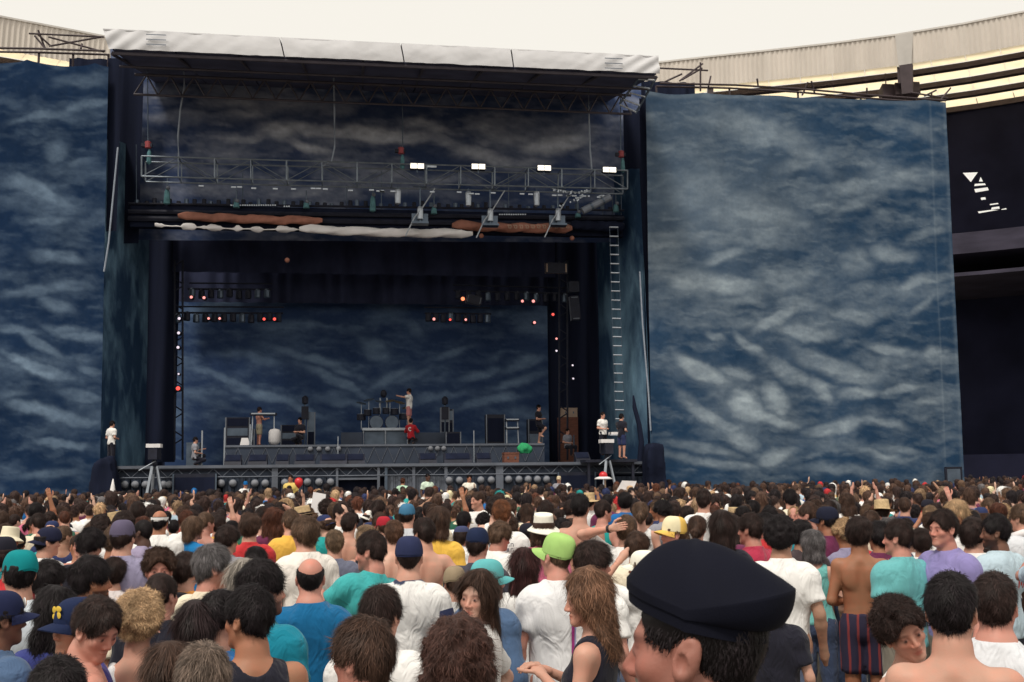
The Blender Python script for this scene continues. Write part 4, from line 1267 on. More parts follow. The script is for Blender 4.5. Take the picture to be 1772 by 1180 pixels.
for k, (pts, lab) in enumerate((([(318, 112), (319, 150), (312, 190), (308, 235), (309, 272)], 'pale cable hanging from the roof at the left third of the truss'),
                                ([(577, 116), (579, 200), (579, 255), (574, 278), (556, 289)], 'long pale cable that curls onto the truss left of the middle'),
                                ([(1018, 140), (1019, 200), (1021, 260), (1024, 294)], 'pale cable hanging from the roof near the right end of the truss'),
                                ([(696, 118), (697, 262)], 'thin dark hoist chain above the red chain hoist near the middle'),
                                ([(1074, 150), (1074, 268)], 'thin hoist chain above the hoist at the right end of the truss'),
                                ([(255, 96), (256, 215), (256, 252)], 'thin hoist chain at the left end of the truss'))):
    o = MB().tube([on_y(x, y, YT + .2) for x, y in pts], .040 if k < 3 else .022, 5).build('hanging_cable', M_ROPE if k < 3 else M_STEEL)
    tag(o, lab, 'cable')
for k, (x, y, lab) in enumerate(((694, 262, 'red chain hoist with a teal chain bag over the middle of the truss'), (1075, 268, 'chain hoist with a teal chain bag at the right end of the truss'), (256, 252, 'chain hoist with a teal chain bag at the left end of the truss'))):
    c = on_y(x, y, YT + .2)
    h = tag(empty('chain_hoist', (c[0], c[1], c[2])), lab, 'chain hoist')
    MB().lathe([(.05, -.12), (.13, -.1), (.13, .16), (.05, .2)], 10).build('motor', M_HOIST, h)
    MB().box((-.26, -.08, -.06), (.18, .08, .08)).build('gearbox', M_GEAR, h)
    MB().lathe([(.02, -.8), (.10, -.72), (.085, -.3), (.03, -.14)], 8, (.06, 0, 0)).build('chain_bag', M_BAG, h)

# lamps and operators' seats under the truss
def follow_spot(x, y, lab, mirror=1):
    c = on_y(x, y, YT + .3)
    o = tag(empty('follow_spot', c), lab, 'follow spot', 'follow spots under the truss')
    MB().tube([(0, 0, 0), (0, 0, -1.5)], .035).build('mast', M_STEEL, o)
    MB().tube([(-.3, 0, .02), (.3, 0, .02)], .03).build('crossbar', M_STEEL, o)
    MB().tube([(mirror * .62, -.1, -.05), (mirror * .1, -.1, -.9), (-mirror * .25, -.1, -1.35), (-mirror * .62, -.1, -2.15)], .03).build('handrail', M_SILVER, o)
    MB().lathe([(.06, -.26), (.13, -.24), (.13, .2), (.09, .3)], 10, (0, 0, -1.15)).build('lamp_can', M_SILVER, o)
    b = MB(); b.box((-.35, -.25, -1.62), (.35, .25, -1.54)); b.box((-.35, .2, -1.6), (.35, .26, -1.1)); b.build('seat', M_STEEL, o)
    b = MB(); b.lathe([(.05, -.34), (.12, -.3), (.14, .22), (.11, .3)], 10, (-mirror * .95, -.1, -.45)); b.build('spot_can', M_SILVER, o)
    MB().tube([(-mirror * .95, -.1, -.5), (-mirror * .95, -.1, .0)], .025).build('spot_stem', M_STEEL, o)
follow_spot(727, 324, 'follow spot seat and lamp hung under the truss, left of the other two')
follow_spot(848, 328, 'follow spot seat and lamp hung under the middle of the truss')
follow_spot(965, 328, 'follow spot seat and lamp hung under the truss beside the tilted tube')
c = on_y(1032, 353, YT)
tube = tag(empty('lamp_tube', c), 'fat tilted grey tube of lamps under the right end of the truss', 'lamp')
tube.rotation_euler = (0, R(62), 0)
MB().lathe([(.10, -.72), (.16, -.70), (.16, .70), (.12, .72)], 12).build('tube', M_GREY, tube)
MB().lathe([(.17, -.3), (.18, -.28), (.18, -.22), (.17, -.2)], 12).build('clamp_ring', M_STEEL, tube)
MB().lathe([(.17, .3), (.18, .28), (.18, .34), (.17, .36)], 12).build('clamp_ring', M_STEEL, tube)
# cable garland
pts = [(955, 326), (975, 330), (1000, 333), (1018, 330)]
o = MB().tube([on_y(x, y, YT - .1) for x, y in pts], .02, 4)
r = np.random.default_rng(9)
for k in range(26):
    t = r.random(); x = 958 + t * 62; y = 327 + 5 * math.sin(t * 3) + r.random() * 3
    c = on_y(x, y, YT - .15); o.box(c - .03, c + .03)
for k in range(22):
    t = r.random(); c = on_y(968 + t * 50, 357 - 22 * t + r.normal() * 1.6, YT - .15); o.box(c - .025, c + .03)
tag(o.build('cable_garland', M_SILVER), 'glinting loop of cable ties under the truss beside the tilted tube', 'cable')
# teal instrument bodies under the truss
for k, (x, y, h) in enumerate(((289, 340, 28), (645, 352, 30), (409, 354, 12), (530, 355, 12), (1000, 372, 10), (1066, 360, 16), (751, 364, 14))):
    c = on_y(x, y, 47.0)
    o = tag(empty('lamp_can', c), ('teal lamp can hung near the left end of the truss', 'tall teal lamp can hung left of the first follow spot', 'small teal lamp can above the orange roll of cloth', 'small teal lamp can above the end of the left orange roll', 'small teal lamp can above the right orange roll', 'slim teal lamp can near the top of the rope ladder', 'teal lamp can left of the middle follow spot')[k], 'lamp', 'lamp cans under the truss')
    hh = h / 1900 * 47 / 2
    MB().lathe([(.06, -hh), (.14, -hh * .9), (.11, hh * .5), (.05, hh)], 9).build('can', M_BAG, o)
    MB().tube([(0, 0, hh), (0, 0, hh + .5)], .03, 5).build('stem', M_STEEL, o)
    MB().ball((.04, -.08, hh * 1.0), .09, 8, 5).build('knuckle', M_GREY, o)

# ------------------------------------------------------------------ rear rig with rolled cloths
YG = 47.2
rig = tag(empty('rear_rig'), 'black lighting grid with rows of lamps behind the front truss', 'lighting rig')
for (ya, yb, r_) in ((366, 378, .10), (378, 390, .12), (352, 364, .05)):
    MB().tube([on_y(222, ya, YG), on_y(1080, yb, YG)], r_).build('bar', M_GEAR, rig)
boxp(MB(), 225, 372, 1078, 392, YG + .1, .4).build('masking_board', M_BLACK, rig)
r = np.random.default_rng(2)
for k in range(60):
    x = 235 + k * 14.1 + r.random() * 5; h = 5 + r.random() * 8
    c = on_y(x, 352 + (x - 230) * .013, YG)
    MB().lathe([(.07, -.02), (.10, .0), (.09, h / 42)], 7, (c[0], YG + .1, c[2])).build('lamp', M_GEAR if k % 3 else M_STEEL, rig)
for (x0, x1, y) in ((400, 482, 355), (865, 913, 371), (492, 506, 357)):
    b = MB(); n = int((x1 - x0) / 4)
    for k in range(n):
        c = on_y(x0 + 4 * k, y, YG - .12); b.box(c + np.array([-.03, 0, -.025]), c + np.array([.035, .04, .03]))
    b.build('lamp_strip', M_SILVER, rig)
for (x, y0, y1) in ((236, 250, 372), (600, 320, 372), (1075, 300, 390), (1060, 330, 392), (1043, 330, 392), (660, 296, 372), (880, 300, 380), (420, 300, 372)):
    MB().tube([on_y(x, y0, YG + .2), on_y(x, y1, YG + .2)], .022, 5).build('suspension', M_STEEL, rig)

def rolled(label, x0, y0, x1, y1, thick, m, seed, ragged=False, pattern=False):
    """a cloth rolled up along a bar, lumpy and loose"""
    P, Q = on_y(x0, y0, 46.9), on_y(x1, y1, 46.9)
    n = max(24, int((x1 - x0) / 4)); k = 12
    V = []
    rng = np.random.default_rng(seed)
    for i in range(n + 1):
        u = i / n; c = P * (1 - u) + Q * u
        nn = float(fbm(np.array([u * 14.0]), np.array([seed * 1.0]), seed, 4)[0])
        rr = thick / 2 / 1900 * 46.9 * (1 + .10 * nn) * min(1, .45 + 9 * min(u, 1 - u))
        if ragged: rr *= max(.18, min(1.0, .75 + 1.9 * nn + .5 * math.sin(u * 37)))
        c = c + np.array([0, 0, -.05 * math.sin(u * math.pi) + .03 * nn])
        for j in range(k):
            a = 2 * math.pi * j / k
            f = 1 + .20 * math.sin(3 * a + u * 26 + 2 * nn)
            V.append(c + np.array([0, rr * .8 * f * math.cos(a), rr * f * math.sin(a)]))
    F = [(i * k + j, i * k + (j + 1) % k, (i + 1) * k + (j + 1) % k, (i + 1) * k + j) for i in range(n) for j in range(k)]
    mb = MB().add(V, F)
    o = mb.build('rolled_cloth', m, None, True)
    return tag(o, label, 'rolled cloth')
rolled('ragged white cloth rolled along the left half of the rear rig', 268, 389, 520, 397, 11, M_WHITE, 3, ragged=True)
rolled('smooth white rolled cloth sagging across the middle of the rear rig', 518, 396, 818, 404, 15, M_WHITE, 7)
o = rolled('orange brown rolled cloth above the ragged white one', 308, 373, 558, 382, 14, M_ORANGE, 11)
o = rolled('orange brown rolled cloth with a stepped pattern at the right end of the rig', 782, 389, 990, 395, 16, M_ORANGE, 13)
b = MB()
for k in range(11):       # the stepped border printed on it
    x = 878 + k * 10
    for (dx0, dx1, dy0, dy1) in ((0, 7, -4, -3), (6, 7, -4, 2), (2, 7, 1, 2), (2, 3, -2, 2)):
        a, c = on_y(x + dx0, 393 + dy1, 46.58), on_y(x + dx1, 393 + dy0, 46.58)
        b.box((a[0], 46.58, a[2]), (c[0], 46.60, c[2]))
b.build('stepped_print', M_CARD, o)
rolled('black rolled cloth at the far right of the rear rig', 988, 388, 1080, 392, 17, M_BLACK, 17)
for k, (x, y) in enumerate(((833, 408), (990, 412), (497, 450))):
    c = on_y(x, y, 47)
    tag(MB().ball((0, 0, 0), .11, 10, 7).build('hanging_lamp', M_ORANGE, None, True), ('small round orange lamp at the end of the smooth white roll', 'small round orange lamp below the right end of the rig', 'small round orange lamp hanging in the dark below the left rig')[k], 'lamp').location = c

# ladder of white rungs at the right
lad = tag(empty('rope_ladder'), 'long rope ladder with white rungs hanging at the right of the stage', 'rope ladder')
for s in (-1, 1):
    MB().tube([on_y(1062 + s * 7, 392, 45.0), on_y(1066.5 + s * 7.5, 540, 45.0), on_y(1073 + s * 7.5, 735, 45.0)], .008, 4).build('rope', M_STEEL, lad)
for k in range(22):
    y = 393 + k * 15.8; x = 1062 + 10.5 * (k / 21) ** 1.1
    MB().tube([on_y(x - 7.5, y, 44.97), on_y(x + 7.5, y + .4, 44.97)], .030, 6).build('rung', M_SILVER, lad)

# ------------------------------------------------------------------ lamps inside the stage
RL = [  # x, y, colour, size, cluster
    (331, 514, 'p', 3, 0), (353, 515, 'p', 3, 0), (361, 551, 'p', 2.6, 1), (380, 551, 'p', 2.6, 1), (457, 552, 'r', 3, 2), (475, 552, 'r', 3.2, 2),
    (310, 551, 'w', 3, 3), (309, 576, 'w', 3, 3), (308, 601, 'w', 3, 3), (309, 647, 'w', 2, 3), (308, 672, 'r', 4.2, 4),
    (751, 552, 'p', 3, 5), (779, 553, 'r', 2.6, 5), (806, 553, 'p', 2.6, 5), (801, 517, 'o', 4.2, 6), (904, 521, 'p', 3, 7), (923, 521, 'p', 3.4, 7), (925, 558, 'p', 3, 8), (957, 544, 'r', 3, 9),
    (963, 586, 'p', 2.3, 10), (963, 607, 'w', 2.2, 10), (991, 632, 'w', 2, 11), (992, 655, 'w', 2, 11)]
CL = ['lit red lamp of the upper pair, left stage rig', 'lit red lamp of the middle pair, left stage rig', 'bright red lamp of the pair left of stage middle',
      'small pale lamp in the vertical row on the left lighting tower', 'deep red lamp lowest on the left lighting tower', 'red lamp of the row of three right of the stage middle', 'large orange lamp above the row of three', 'red lamp of the upper pair, right stage rig',
      'single pink lamp just below the right upper pair', 'single red lamp at the top of the right lighting tower', 'tiny pink lamp halfway down the right lighting tower', 'faint small lamp low beside the right curtain']
M_LWHITE = lampmat('lit_pale', (.8, .70, .80), 1.0)
M_LORANGE = lampmat('lit_orange', (1.0, .28, .12), 1.6)
CN = {}
for (x, y, c_, s, cl) in RL:
    Y = 52.0 if x > 320 and x < 940 else 51.0
    c = on_y(x, y, Y); rr = s / 1900 * Y
    CN[cl] = CN.get(cl, 0) + 1
    nm = sum(1 for q in RL if q[4] == cl)
    ex = '' if nm == 1 else ((', the left one', ', the right one') if nm == 2 and RL[[q[4] for q in RL].index(cl)][0] + 3 < RL[[q[4] for q in RL].index(cl) + 1][0] else (', the upper one', ', the lower one') if nm == 2 else (', left', ', middle', ', right') if cl == 5 else (', topmost', ', second from top', ', third from top', ', fourth and faintest'))[CN[cl] - 1]
    o = tag(empty('stage_lamp', c), CL[cl] + ex, 'stage lamp', 'stage lamps inside the stage')
    MB().lathe([(rr * .5, .5), (rr * 1.25, .35), (rr * 1.35, .02), (rr * 1.05, 0)], 10, axis='y').build('can', M_GEAR, o)
    MB().ball((0, 0, 0), (rr * .82, rr * .4, rr * .82), 10, 6).build('lens', {'r': M_LRED, 'p': M_LPINK, 'w': M_LWHITE, 'o': M_LORANGE}[c_], o)
def bar(label, pts, Y, n, rad=.05, cans=True, seed=0):
    o = tag(empty('lighting_bar'), label, 'lighting bar')
    P = [on_y(x, y, Y) for x, y in pts]
    MB().tube(P, rad).build('bar', M_GEAR, o)
    MB().tube([p + np.array([0, .4, .35]) for p in P], rad * .8).build('bar', M_GEAR, o)
    r = random.Random(seed)
    for k in range(n):
        u = (k + .5) / n; c = P[0] * (1 - u) + P[-1] * u
        MB().lathe([(.06, .28), (.14, .2), (.15, -.12), (.13, -.16)], 8, (c[0], Y - .05, c[2] - .22 - r.random() * .1)).build('lamp_can', M_GEAR if r.random() < .7 else M_STEEL, o)
    return o
bar('upper dark lighting bar at the left of the stage', [(325, 500), (470, 501)], 52.4, 9, seed=1)
bar('lower dark lighting bar at the left of the stage', [(300, 541), (490, 542)], 52.3, 12, seed=2)
bar('lower dark lighting bar right of the stage middle', [(735, 542), (850, 543)], 52.3, 9, seed=3)
bar('upper dark lighting bar at the right of the stage', [(785, 503), (985, 508)], 52.4, 12, seed=4)
for k, (x, lab) in enumerate(((309, 'dark upright lighting tower at the left of the stage'), (975, 'dark upright lighting tower at the right of the stage'))):
    o = tag(empty('lighting_tower'), lab, 'lighting tower')
    for s in (-1, 1):
        MB().tube([on_y(x + s * 7, 450, 51.5), on_y(x + s * 7, 796, 51.5)], .05).build('post', M_GEAR, o)
    for j in range(15):
        y = 460 + j * 22
        MB().tube([on_y(x - 7, y, 51.5), on_y(x + 7, y + (9 if j % 2 else -9), 51.5)], .03, 4).build('brace', M_GEAR, o)
# grey loudspeakers and panels hung on the right
def panel(name, label, x0, y0, x1, y1, Y, m, dep=.5, tilt=0, cat='stage equipment'):
    a, b = on_y(x0, y1, Y), on_y(x1, y0, Y)
    c = (a + b) / 2; w, h = (b[0] - a[0]) / 2, (b[2] - a[2]) / 2
    o = tag(empty(name, (c[0], Y, c[2] - h)), label, cat)
    o.rotation_euler = (0, R(tilt), 0)
    MB().box((-w, 0, 0), (w, dep, 2 * h)).build('cabinet', m, o)
    e = .04
    b_ = MB()
    for (x0_, x1_, z0_, z1_) in ((-w - .01, -w + e, 0, 2 * h), (w - e, w + .01, 0, 2 * h), (-w, w, -.01, e), (-w, w, 2 * h - e, 2 * h + .01)):
        b_.box((x0_, -.02, z0_), (x1_, .04, z1_))
    b_.build('rim', M_GEAR, o)
    MB().box((-w * .8, -.012, h * .15), (w * .8, .02, h * 1.85)).build('grille', M_GEAR if m is not M_GEAR else M_STEEL, o)
    return o
panel('hung_loudspeaker', 'grey slanted lamp box beside the large orange lamp', 806, 511, 832, 525, 51.5, M_GREY, .4, 12)
panel('hung_loudspeaker', 'grey narrow box hanging at the right of the stage rig', 990, 512, 1004, 553, 50.5, M_GREY, .4, -4)
panel('hung_loudspeaker', 'square dark grey loudspeaker above the narrow hanging box', 985, 487, 1002, 505, 50.5, M_STEEL, .4)
panel('hung_board', 'brown grey board hanging high at the right inside the stage', 944, 455, 982, 472, 50.0, M_CARD, .15)

# ------------------------------------------------------------------ the stage deck and its front
YF = 44.0
ZD = on_y(640, 803, YF)[2]
st = tag(empty('stage'), 'wide stage with a grey lattice front and a row of round lamps', 'stage')
xl, xr = on_y(165, 803, YF)[0], on_y(1150, 803, YF)[0]
MB().box((xl, YF + .12, ZD - .22), (xr, 61.5, ZD)).build('deck', M_GEAR, st)
MB().box((xl, YF - .06, ZD - .10), (xr, YF + .10, ZD + .012)).build('front_rail', M_DECKL, st)
MB().box((xl, YF + .5, 0), (xr, YF + .6, ZD - .24)).build('skirt', M_BLACK, st)
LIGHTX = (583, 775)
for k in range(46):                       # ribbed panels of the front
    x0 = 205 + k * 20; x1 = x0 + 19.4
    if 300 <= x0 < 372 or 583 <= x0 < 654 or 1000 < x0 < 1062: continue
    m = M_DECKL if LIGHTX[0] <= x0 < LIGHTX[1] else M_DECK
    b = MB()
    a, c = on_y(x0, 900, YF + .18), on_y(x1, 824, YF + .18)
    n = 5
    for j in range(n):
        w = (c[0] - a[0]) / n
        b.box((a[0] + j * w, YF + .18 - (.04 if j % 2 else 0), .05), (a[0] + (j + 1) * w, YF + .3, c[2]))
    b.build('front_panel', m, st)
MB().box((xl, YF + .20, on_y(600, 826, YF)[2]), (xr, YF + .34, ZD - .12)).build('front_board', M_DECK, st)
zt, zb = ZD - .12, on_y(600, 823, YF)[2]
for z in (zt, zb): MB().tube([(xl + .3, YF + .03, z), (xr - .3, YF + .03, z)], .022, 5).build('lattice_chord', M_DECKL, st)
n = 64
for k in range(n):
    xa = xl + .3 + (xr - xl - .6) * k / n; xb = xl + .3 + (xr - xl - .6) * (k + 1) / n
    MB().tube([(xa, YF + .03, zb if k % 2 else zt), (xb, YF + .03, zt if k % 2 else zb)], .014, 4).build('lattice_bar', M_DECKL, st)
for x in (475, 655, 668, 716, 772, 865, 583):
    a, c = on_y(x - (6 if x in (475, 865) else 2.5), 900, YF), on_y(x + (6 if x in (475, 865) else 2.5), 804, YF)
    MB().box((a[0], YF + .02, 0), (c[0], YF + .16, c[2])).build('front_post', M_DECKL if x not in (668,) else M_STEEL, st)
a, c = on_y(583, 830, YF), on_y(655, 826, YF)
MB().box((a[0], YF + .05, a[2] - .01), (c[0], YF + .2, c[2])).build('opening_lintel', M_DECKL, st)
LAMPS = [(x, 838.5) for x in (216, 234, 252, 283, 293)] + [(x, 836) for x in (383, 403, 441, 459)] + [(493, 835), (532, 834), (552, 834), (572, 834)] + [(777, 831), (795, 831), (832, 830.5), (850, 830.5)] + [(x, 829.5) for x in (880, 898, 914, 930, 946)]
dome = None
for (x, y) in LAMPS:
    c = on_y(x, y, YF - .02)
    b = MB()
    b.lathe([(.17, .16), (.165, .02), (.15, -.02)], 14, axis='y')
    o = b.build('lamp_ring', M_DECK, st); o.location = c
    b = MB(); b.lathe([(.148, .02), (.14, -.05), (.10, -.11), (.05, -.14), (.012, -.147)], 14, axis='y')
    l = b.build('lamp_dome', M_DOME, o, True)
# black boxes
def sub(label, x0, y0, x1, Y, dep=1.0, name='subwoofer'):
    a, b = on_y(x0, y0, Y), on_y(x1, y0, Y)
    o = tag(empty(name, ((a[0] + b[0]) / 2, Y, 0)), label, 'loudspeaker')
    w = (b[0] - a[0]) / 2
    MB().box((-w, 0, 0), (w, dep, a[2])).build('cabinet', M_GEAR, o)
    MB().box((-w * .93, -.015, a[2] * .08), (w * .93, .02, a[2] * .94)).build('grille', M_BLACK, o)
    for s in (-1, 1): MB().box((s * w - .03, -.03, 0), (s * w + .03, .0, a[2])).build('corner', M_STEEL, o)
sub('large black subwoofer box under the stage front, behind the left camera tripod', 300, 820, 374, YF - .25)
sub('large black subwoofer box under the right end of the stage front', 966, 817, 1030, YF - .25)
# tarpaulined heaps at both ends of the stage
def heap(label, x0, x1, ytop, Y, seed):
    a, b = on_y(x0, ytop, Y), on_y(x1, ytop, Y)
    F = Field(axis([(a[0] - .4, b[0] + .4, .09)]), axis([(Y - .9, Y + .9, .12)]), axis([(-.1, a[2] + .4, .09)]))
    h = a[2]; w = (b[0] - a[0]) / 2; cx = (a[0] + b[0]) / 2
    F.union((a[0] - 1, Y - 1, -1), (b[0] + 1, Y + 1, 9), lambda x, y, z: smax(np.maximum(np.abs(x - cx) - w * np.clip(1.02 - .45 * np.clip(z / h, 0, 1) ** 3, .3, 2), np.abs(y - Y) - .6), z - h, .25) + .10 * vnoise(x * 2.6, y * 2.6, z * 1.1, seed) + .05 * vnoise(x * 6, y * 6, z * 2, seed + 1), .0001)
    v, q = F.nets()
    tag(link('covered_stack', np_mesh('covered_stack', v, q, None, M_BLACK)), label, 'covered equipment')
heap('tall black covered stack at the left corner of the stage', 160, 207, 792, YF - .6, 2)
heap('black covered stack against the right painted cloth', 1112, 1150, 768, YF - .4, 5)
panel('scaffold_gate', 'small dark metal frame at the foot of the right painted cloth', 1638, 808, 1664, 850, 44.6, M_GEAR, .1, cat='frame')
# second level and drum riser
YS = 48.0
ZS = on_y(660, 769, YS)[2]
ri = tag(empty('stage_riser'), 'long grey raised platform across the middle of the stage', 'stage platform')
x0, x1 = on_y(388, 769, YS)[0], on_y(942, 769, YS)[0]
MB().box((x0, YS + .1, ZS - .15), (x1, 57, ZS)).build('deck', M_GEAR, ri)
MB().box((x0, YS, ZD), (x1, YS + .08, ZS - .1)).build('front_board', M_DECK, ri)
MB().box((x0, YS - .05, ZS - .08), (x1, YS + .1, ZS + .01)).build('edge_rail', M_DECKL, ri)
n = 48
for k in range(n):
    xa, xb = x0 + (x1 - x0) * k / n, x0 + (x1 - x0) * (k + 1) / n
    MB().tube([(xa, YS - .02, ZD + .1 if k % 2 else ZS - .12), (xb, YS - .02, ZS - .12 if k % 2 else ZD + .1)], .014, 4).build('lattice_bar', M_DECKL, ri)
for (x, y) in ((537, 777), (552, 777), (567, 777), (586, 776.5), (745, 776), (757, 776), (768, 776)):
    c = on_y(x, y, YS - .05)
    b = MB(); b.lathe([(.12, .06), (.11, -.03), (.08, -.08), (.01, -.10)], 12, axis='y')
    o = b.build('lamp_dome', M_DOME, ri, True); o.location = c
YD = 51.0
ZR = on_y(665, 741, YD)[2]
dr = tag(empty('drum_riser'), 'small raised drum platform with a pale top edge at the stage middle', 'stage platform')
x0, x1 = on_y(627, 741, YD)[0], on_y(707, 741, YD)[0]
MB().box((x0, YD, ZR - .12), (x1, YD + 2.6, ZR)).build('deck', M_GEAR, dr)
MB().box((x0, YD - .06, ZR - .10), (x1, YD, ZR + .02)).build('edge_rail', M_SILVER, dr)
MB().box((x0 + .1, YD + .15, ZS), (x1 - .1, YD + .22, ZR - .13)).build('front_board', M_STEEL, dr)
MB().box((x0 + .35, YD - .06, ZS), (x1 - .1, YD, ZS + .07)).build('foot_rail', M_SILVER, dr)
for x in (x0 + .05, (x0 + x1) / 2, x1 - .05): MB().tube([(x, YD + .02, ZS), (x, YD + .02, ZR - .1)], .03).build('post', M_SILVER, dr)
st_b = MB()
for k in range(4): pass
# steps right of the drums
boxp(MB(), 590, 748, 627, 769, 50.6, 1.5).build('side_step', M_DECK, dr)
boxp(MB(), 707, 748, 770, 769, 50.6, 1.5).build('side_step', M_DECK, dr)

# drum kit
kx = on_y(664, 741, YD + 1.2)
dk = tag(empty('drum_kit', (kx[0], YD + 1.2, ZR)), 'dark drum kit with many cymbals on the raised drum platform', 'drum kit')
for (x, y, z, r_, d) in ((-.35, 0, .32, .32, .5), (.38, 0, .32, .32, .5)):
    b = MB(); b.lathe([(r_, -d / 2), (r_ + .015, -d / 2), (r_ + .015, d / 2), (r_, d / 2)], 16, (x, y, z), axis='y'); b.build('bass_drum', M_GEAR, dk)
    b = MB(); b.lathe([(r_ * .97, -d / 2 - .01), (r_ * .97, -d / 2 - .004)], 16, (x, y, z), axis='y'); b.build('drum_head', M_STEEL, dk)
for (x, y, z, r_) in ((-.75, -.1, .78, .17), (-.35, -.2, .85, .16), (.1, -.2, .86, .16), (.5, -.15, .82, .18), (.95, 0, .6, .22), (-1.05, .1, .58, .2)):
    MB().lathe([(r_, -.14), (r_ + .01, -.13), (r_ + .01, .13), (r_, .14)], 12, (x, y, z)).build('tom', M_GEAR, dk)
    MB().lathe([(r_ * .98, .142), (r_ * .98, .15)], 12, (x, y, z)).build('drum_head', M_SILVER, dk)
for (x, y, z, r_, t) in ((-1.05, 0, 1.25, .24, 12), (-.7, .2, 1.42, .26, -10), (-.2, .3, 1.35, .22, 8), (.3, .3, 1.38, .24, -8), (.75, .2, 1.3, .27, 14), (1.1, .1, 1.05, .25, -12)):
    c = MB().lathe([(.0, .02), (.04, .02), (.06, .008), (r_, -.012), (r_, -.018)], 16).build('cymbal', M_BRASS if x > 0 else M_STEEL, dk)
    c.location = (x, y, z); c.rotation_euler = (R(16), R(t), 0)
    MB().tube([(x, y, 0), (x, y, z)], .016, 5).build('cymbal_stand', M_SILVER, dk)
for s in (-1, 1): MB().tube([(s * .16, .5, .75), (s * .16, .5, 1.52)], .04).build('rack_post', M_SILVER, dk)
MB().ball((0, .55, 1.72), (.15, .15, .20), 10, 7).build('fan_head', M_GEAR, dk)

# ------------------------------------------------------------------ gear on the stage
def wedge(x, y, w, Y, lab):
    c = on_y(x, y, Y); w = w / 1900 * Y / 2
    o = tag(empty('monitor_wedge', (c[0], Y, ZD)), lab, 'monitor speaker', 'monitor wedges along the stage edge')
    b = MB(); b.add([(-w, 0, 0), (w, 0, 0), (w, .55, 0), (-w, .55, 0), (-w, .08, .16), (w, .08, .16), (w, .5, .44), (-w, .5, .44)],
                    [(0, 3, 2, 1), (4, 5, 6, 7), (0, 1, 5, 4), (1, 2, 6, 5), (2, 3, 7, 6), (3, 0, 4, 7)]); b.build('cabinet', M_GEAR, o)
    b = MB(); b.slab([(-w * .85, .10, .185), (w * .85, .10, .185), (w * .85, .46, .43), (-w * .85, .46, .43)], (0, -.012, .012)); b.build('grille', M_BLACK, o)
for k, (x, w) in enumerate(((402, 28), (445, 32), (488, 22), (527, 34), (577, 46), (611, 40), (741, 30), (793, 48), (838, 26), (1010, 26))):
    wedge(x, 800, w, 45.2 + (k % 2) * .2, ('black monitor wedge below the keyboard rack', 'black monitor wedge below the shirtless keyboard man', 'small black monitor wedge between two larger ones at the left', 'black monitor wedge below the kneeling man in black',
          'wide black monitor wedge left of the drum platform', 'black monitor wedge just left of the stage middle', 'black monitor wedge below the man in red', 'widest black monitor wedge right of the stage middle', 'small black monitor wedge left of the brown box', 'black monitor wedge near the right camera tripod')[k])
def rack(name, label, x0, y0, x1, y1, Y, m=None, cat='equipment rack', shelves=3, zb=None):
    a, b = on_y(x0, y1, Y), on_y(x1, y0, Y)
    zb = a[2] if zb is None else zb
    w, h = (b[0] - a[0]) / 2, b[2] - zb
    o = tag(empty(name, ((a[0] + b[0]) / 2, Y, zb)), label, cat)
    MB().box((-w, 0, 0), (w, .7, h)).build('case', m or M_GEAR, o)
    for k in range(shelves):
        z0 = h * (k + .12) / shelves; z1 = h * (k + .88) / shelves
        MB().box((-w * .86, -.02, z0), (w * .86, .02, z1)).build('module', M_STEEL if (k + int(x0)) % 2 else M_BLACK, o)
    for s in (-1, 1):
        MB().box((s * w - .025, -.025, 0), (s * w + .025, .01, h)).build('edge_trim', M_GREY, o)
    return o
rack('keyboard_rack', 'wide black keyboard rack with silver posts at the left of the stage', 390, 722, 432, 768, 50.0, zb=ZS)
rack('keyboard_rack', 'low black keyboard case left of the white bucket', 432, 742, 440, 768, 50.2, zb=ZS)
rack('amplifier_stack', 'dark amplifier stack right of the white bucket', 486, 735, 520, 768, 51.0, zb=ZS)
rack('amplifier_stack', 'tall narrow amplifier with a grey front right of the drums', 763, 705, 777, 752, 52.0, M_GREY, zb=ZS)
rack('amplifier_stack', 'tall black amplifier post beside the narrow grey one', 777, 708, 784, 752, 52.2, zb=ZS)
rack('amplifier_stack', 'square dark loudspeaker right of the drum platform', 772, 747, 797, 768, 49.6, shelves=1, zb=ZS)
rack('flight_case', 'big black flight case right of the drums', 842, 717, 873, 760, 51.0, shelves=1, cat='flight case', zb=ZS)
rack('flight_case', 'black flight case behind the man with crossed arms', 915, 725, 938, 766, 52.0, shelves=2, cat='flight case', zb=ZS)
rack('amplifier_stack', 'dark grey amplifier below the narrow head on a post', 532, 713, 545, 742, 52.2, M_STEEL, shelves=2, zb=ZS)
def keys(label, x, y, w, Y, tilt=0, shelves=((0, 0),)):
    c = on_y(x, y, Y)
    o = tag(empty('keyboard', (c[0], Y, ZS)), label, 'keyboard')
    h = c[2] - ZS; w = w / 1900 * Y / 2
    for k, (dz, dx) in enumerate(shelves):
        b = MB().box((-w + dx, -.2, h + dz - .05), (w + dx, .2, h + dz + .05)); b.build('body', M_GEAR, o)
        MB().box((-w * .9 + dx, -.22, h + dz + .0), (w * .9 + dx, -.19, h + dz + .055)).build('keys', M_SILVER, o)
    for s in (-1, 1):
        MB().tube([(s * w * .85, -.15, 0), (s * w * .8, 0, h - .05)], .03).build('leg', M_SILVER, o)
keys('long dark keyboard in front of the shirtless man', 456, 717, 44, 49.6)
keys('white fronted double keyboard on a stand right of the flight case', 886, 727, 24, 50.6, shelves=((0, 0), (-.38, 0)))
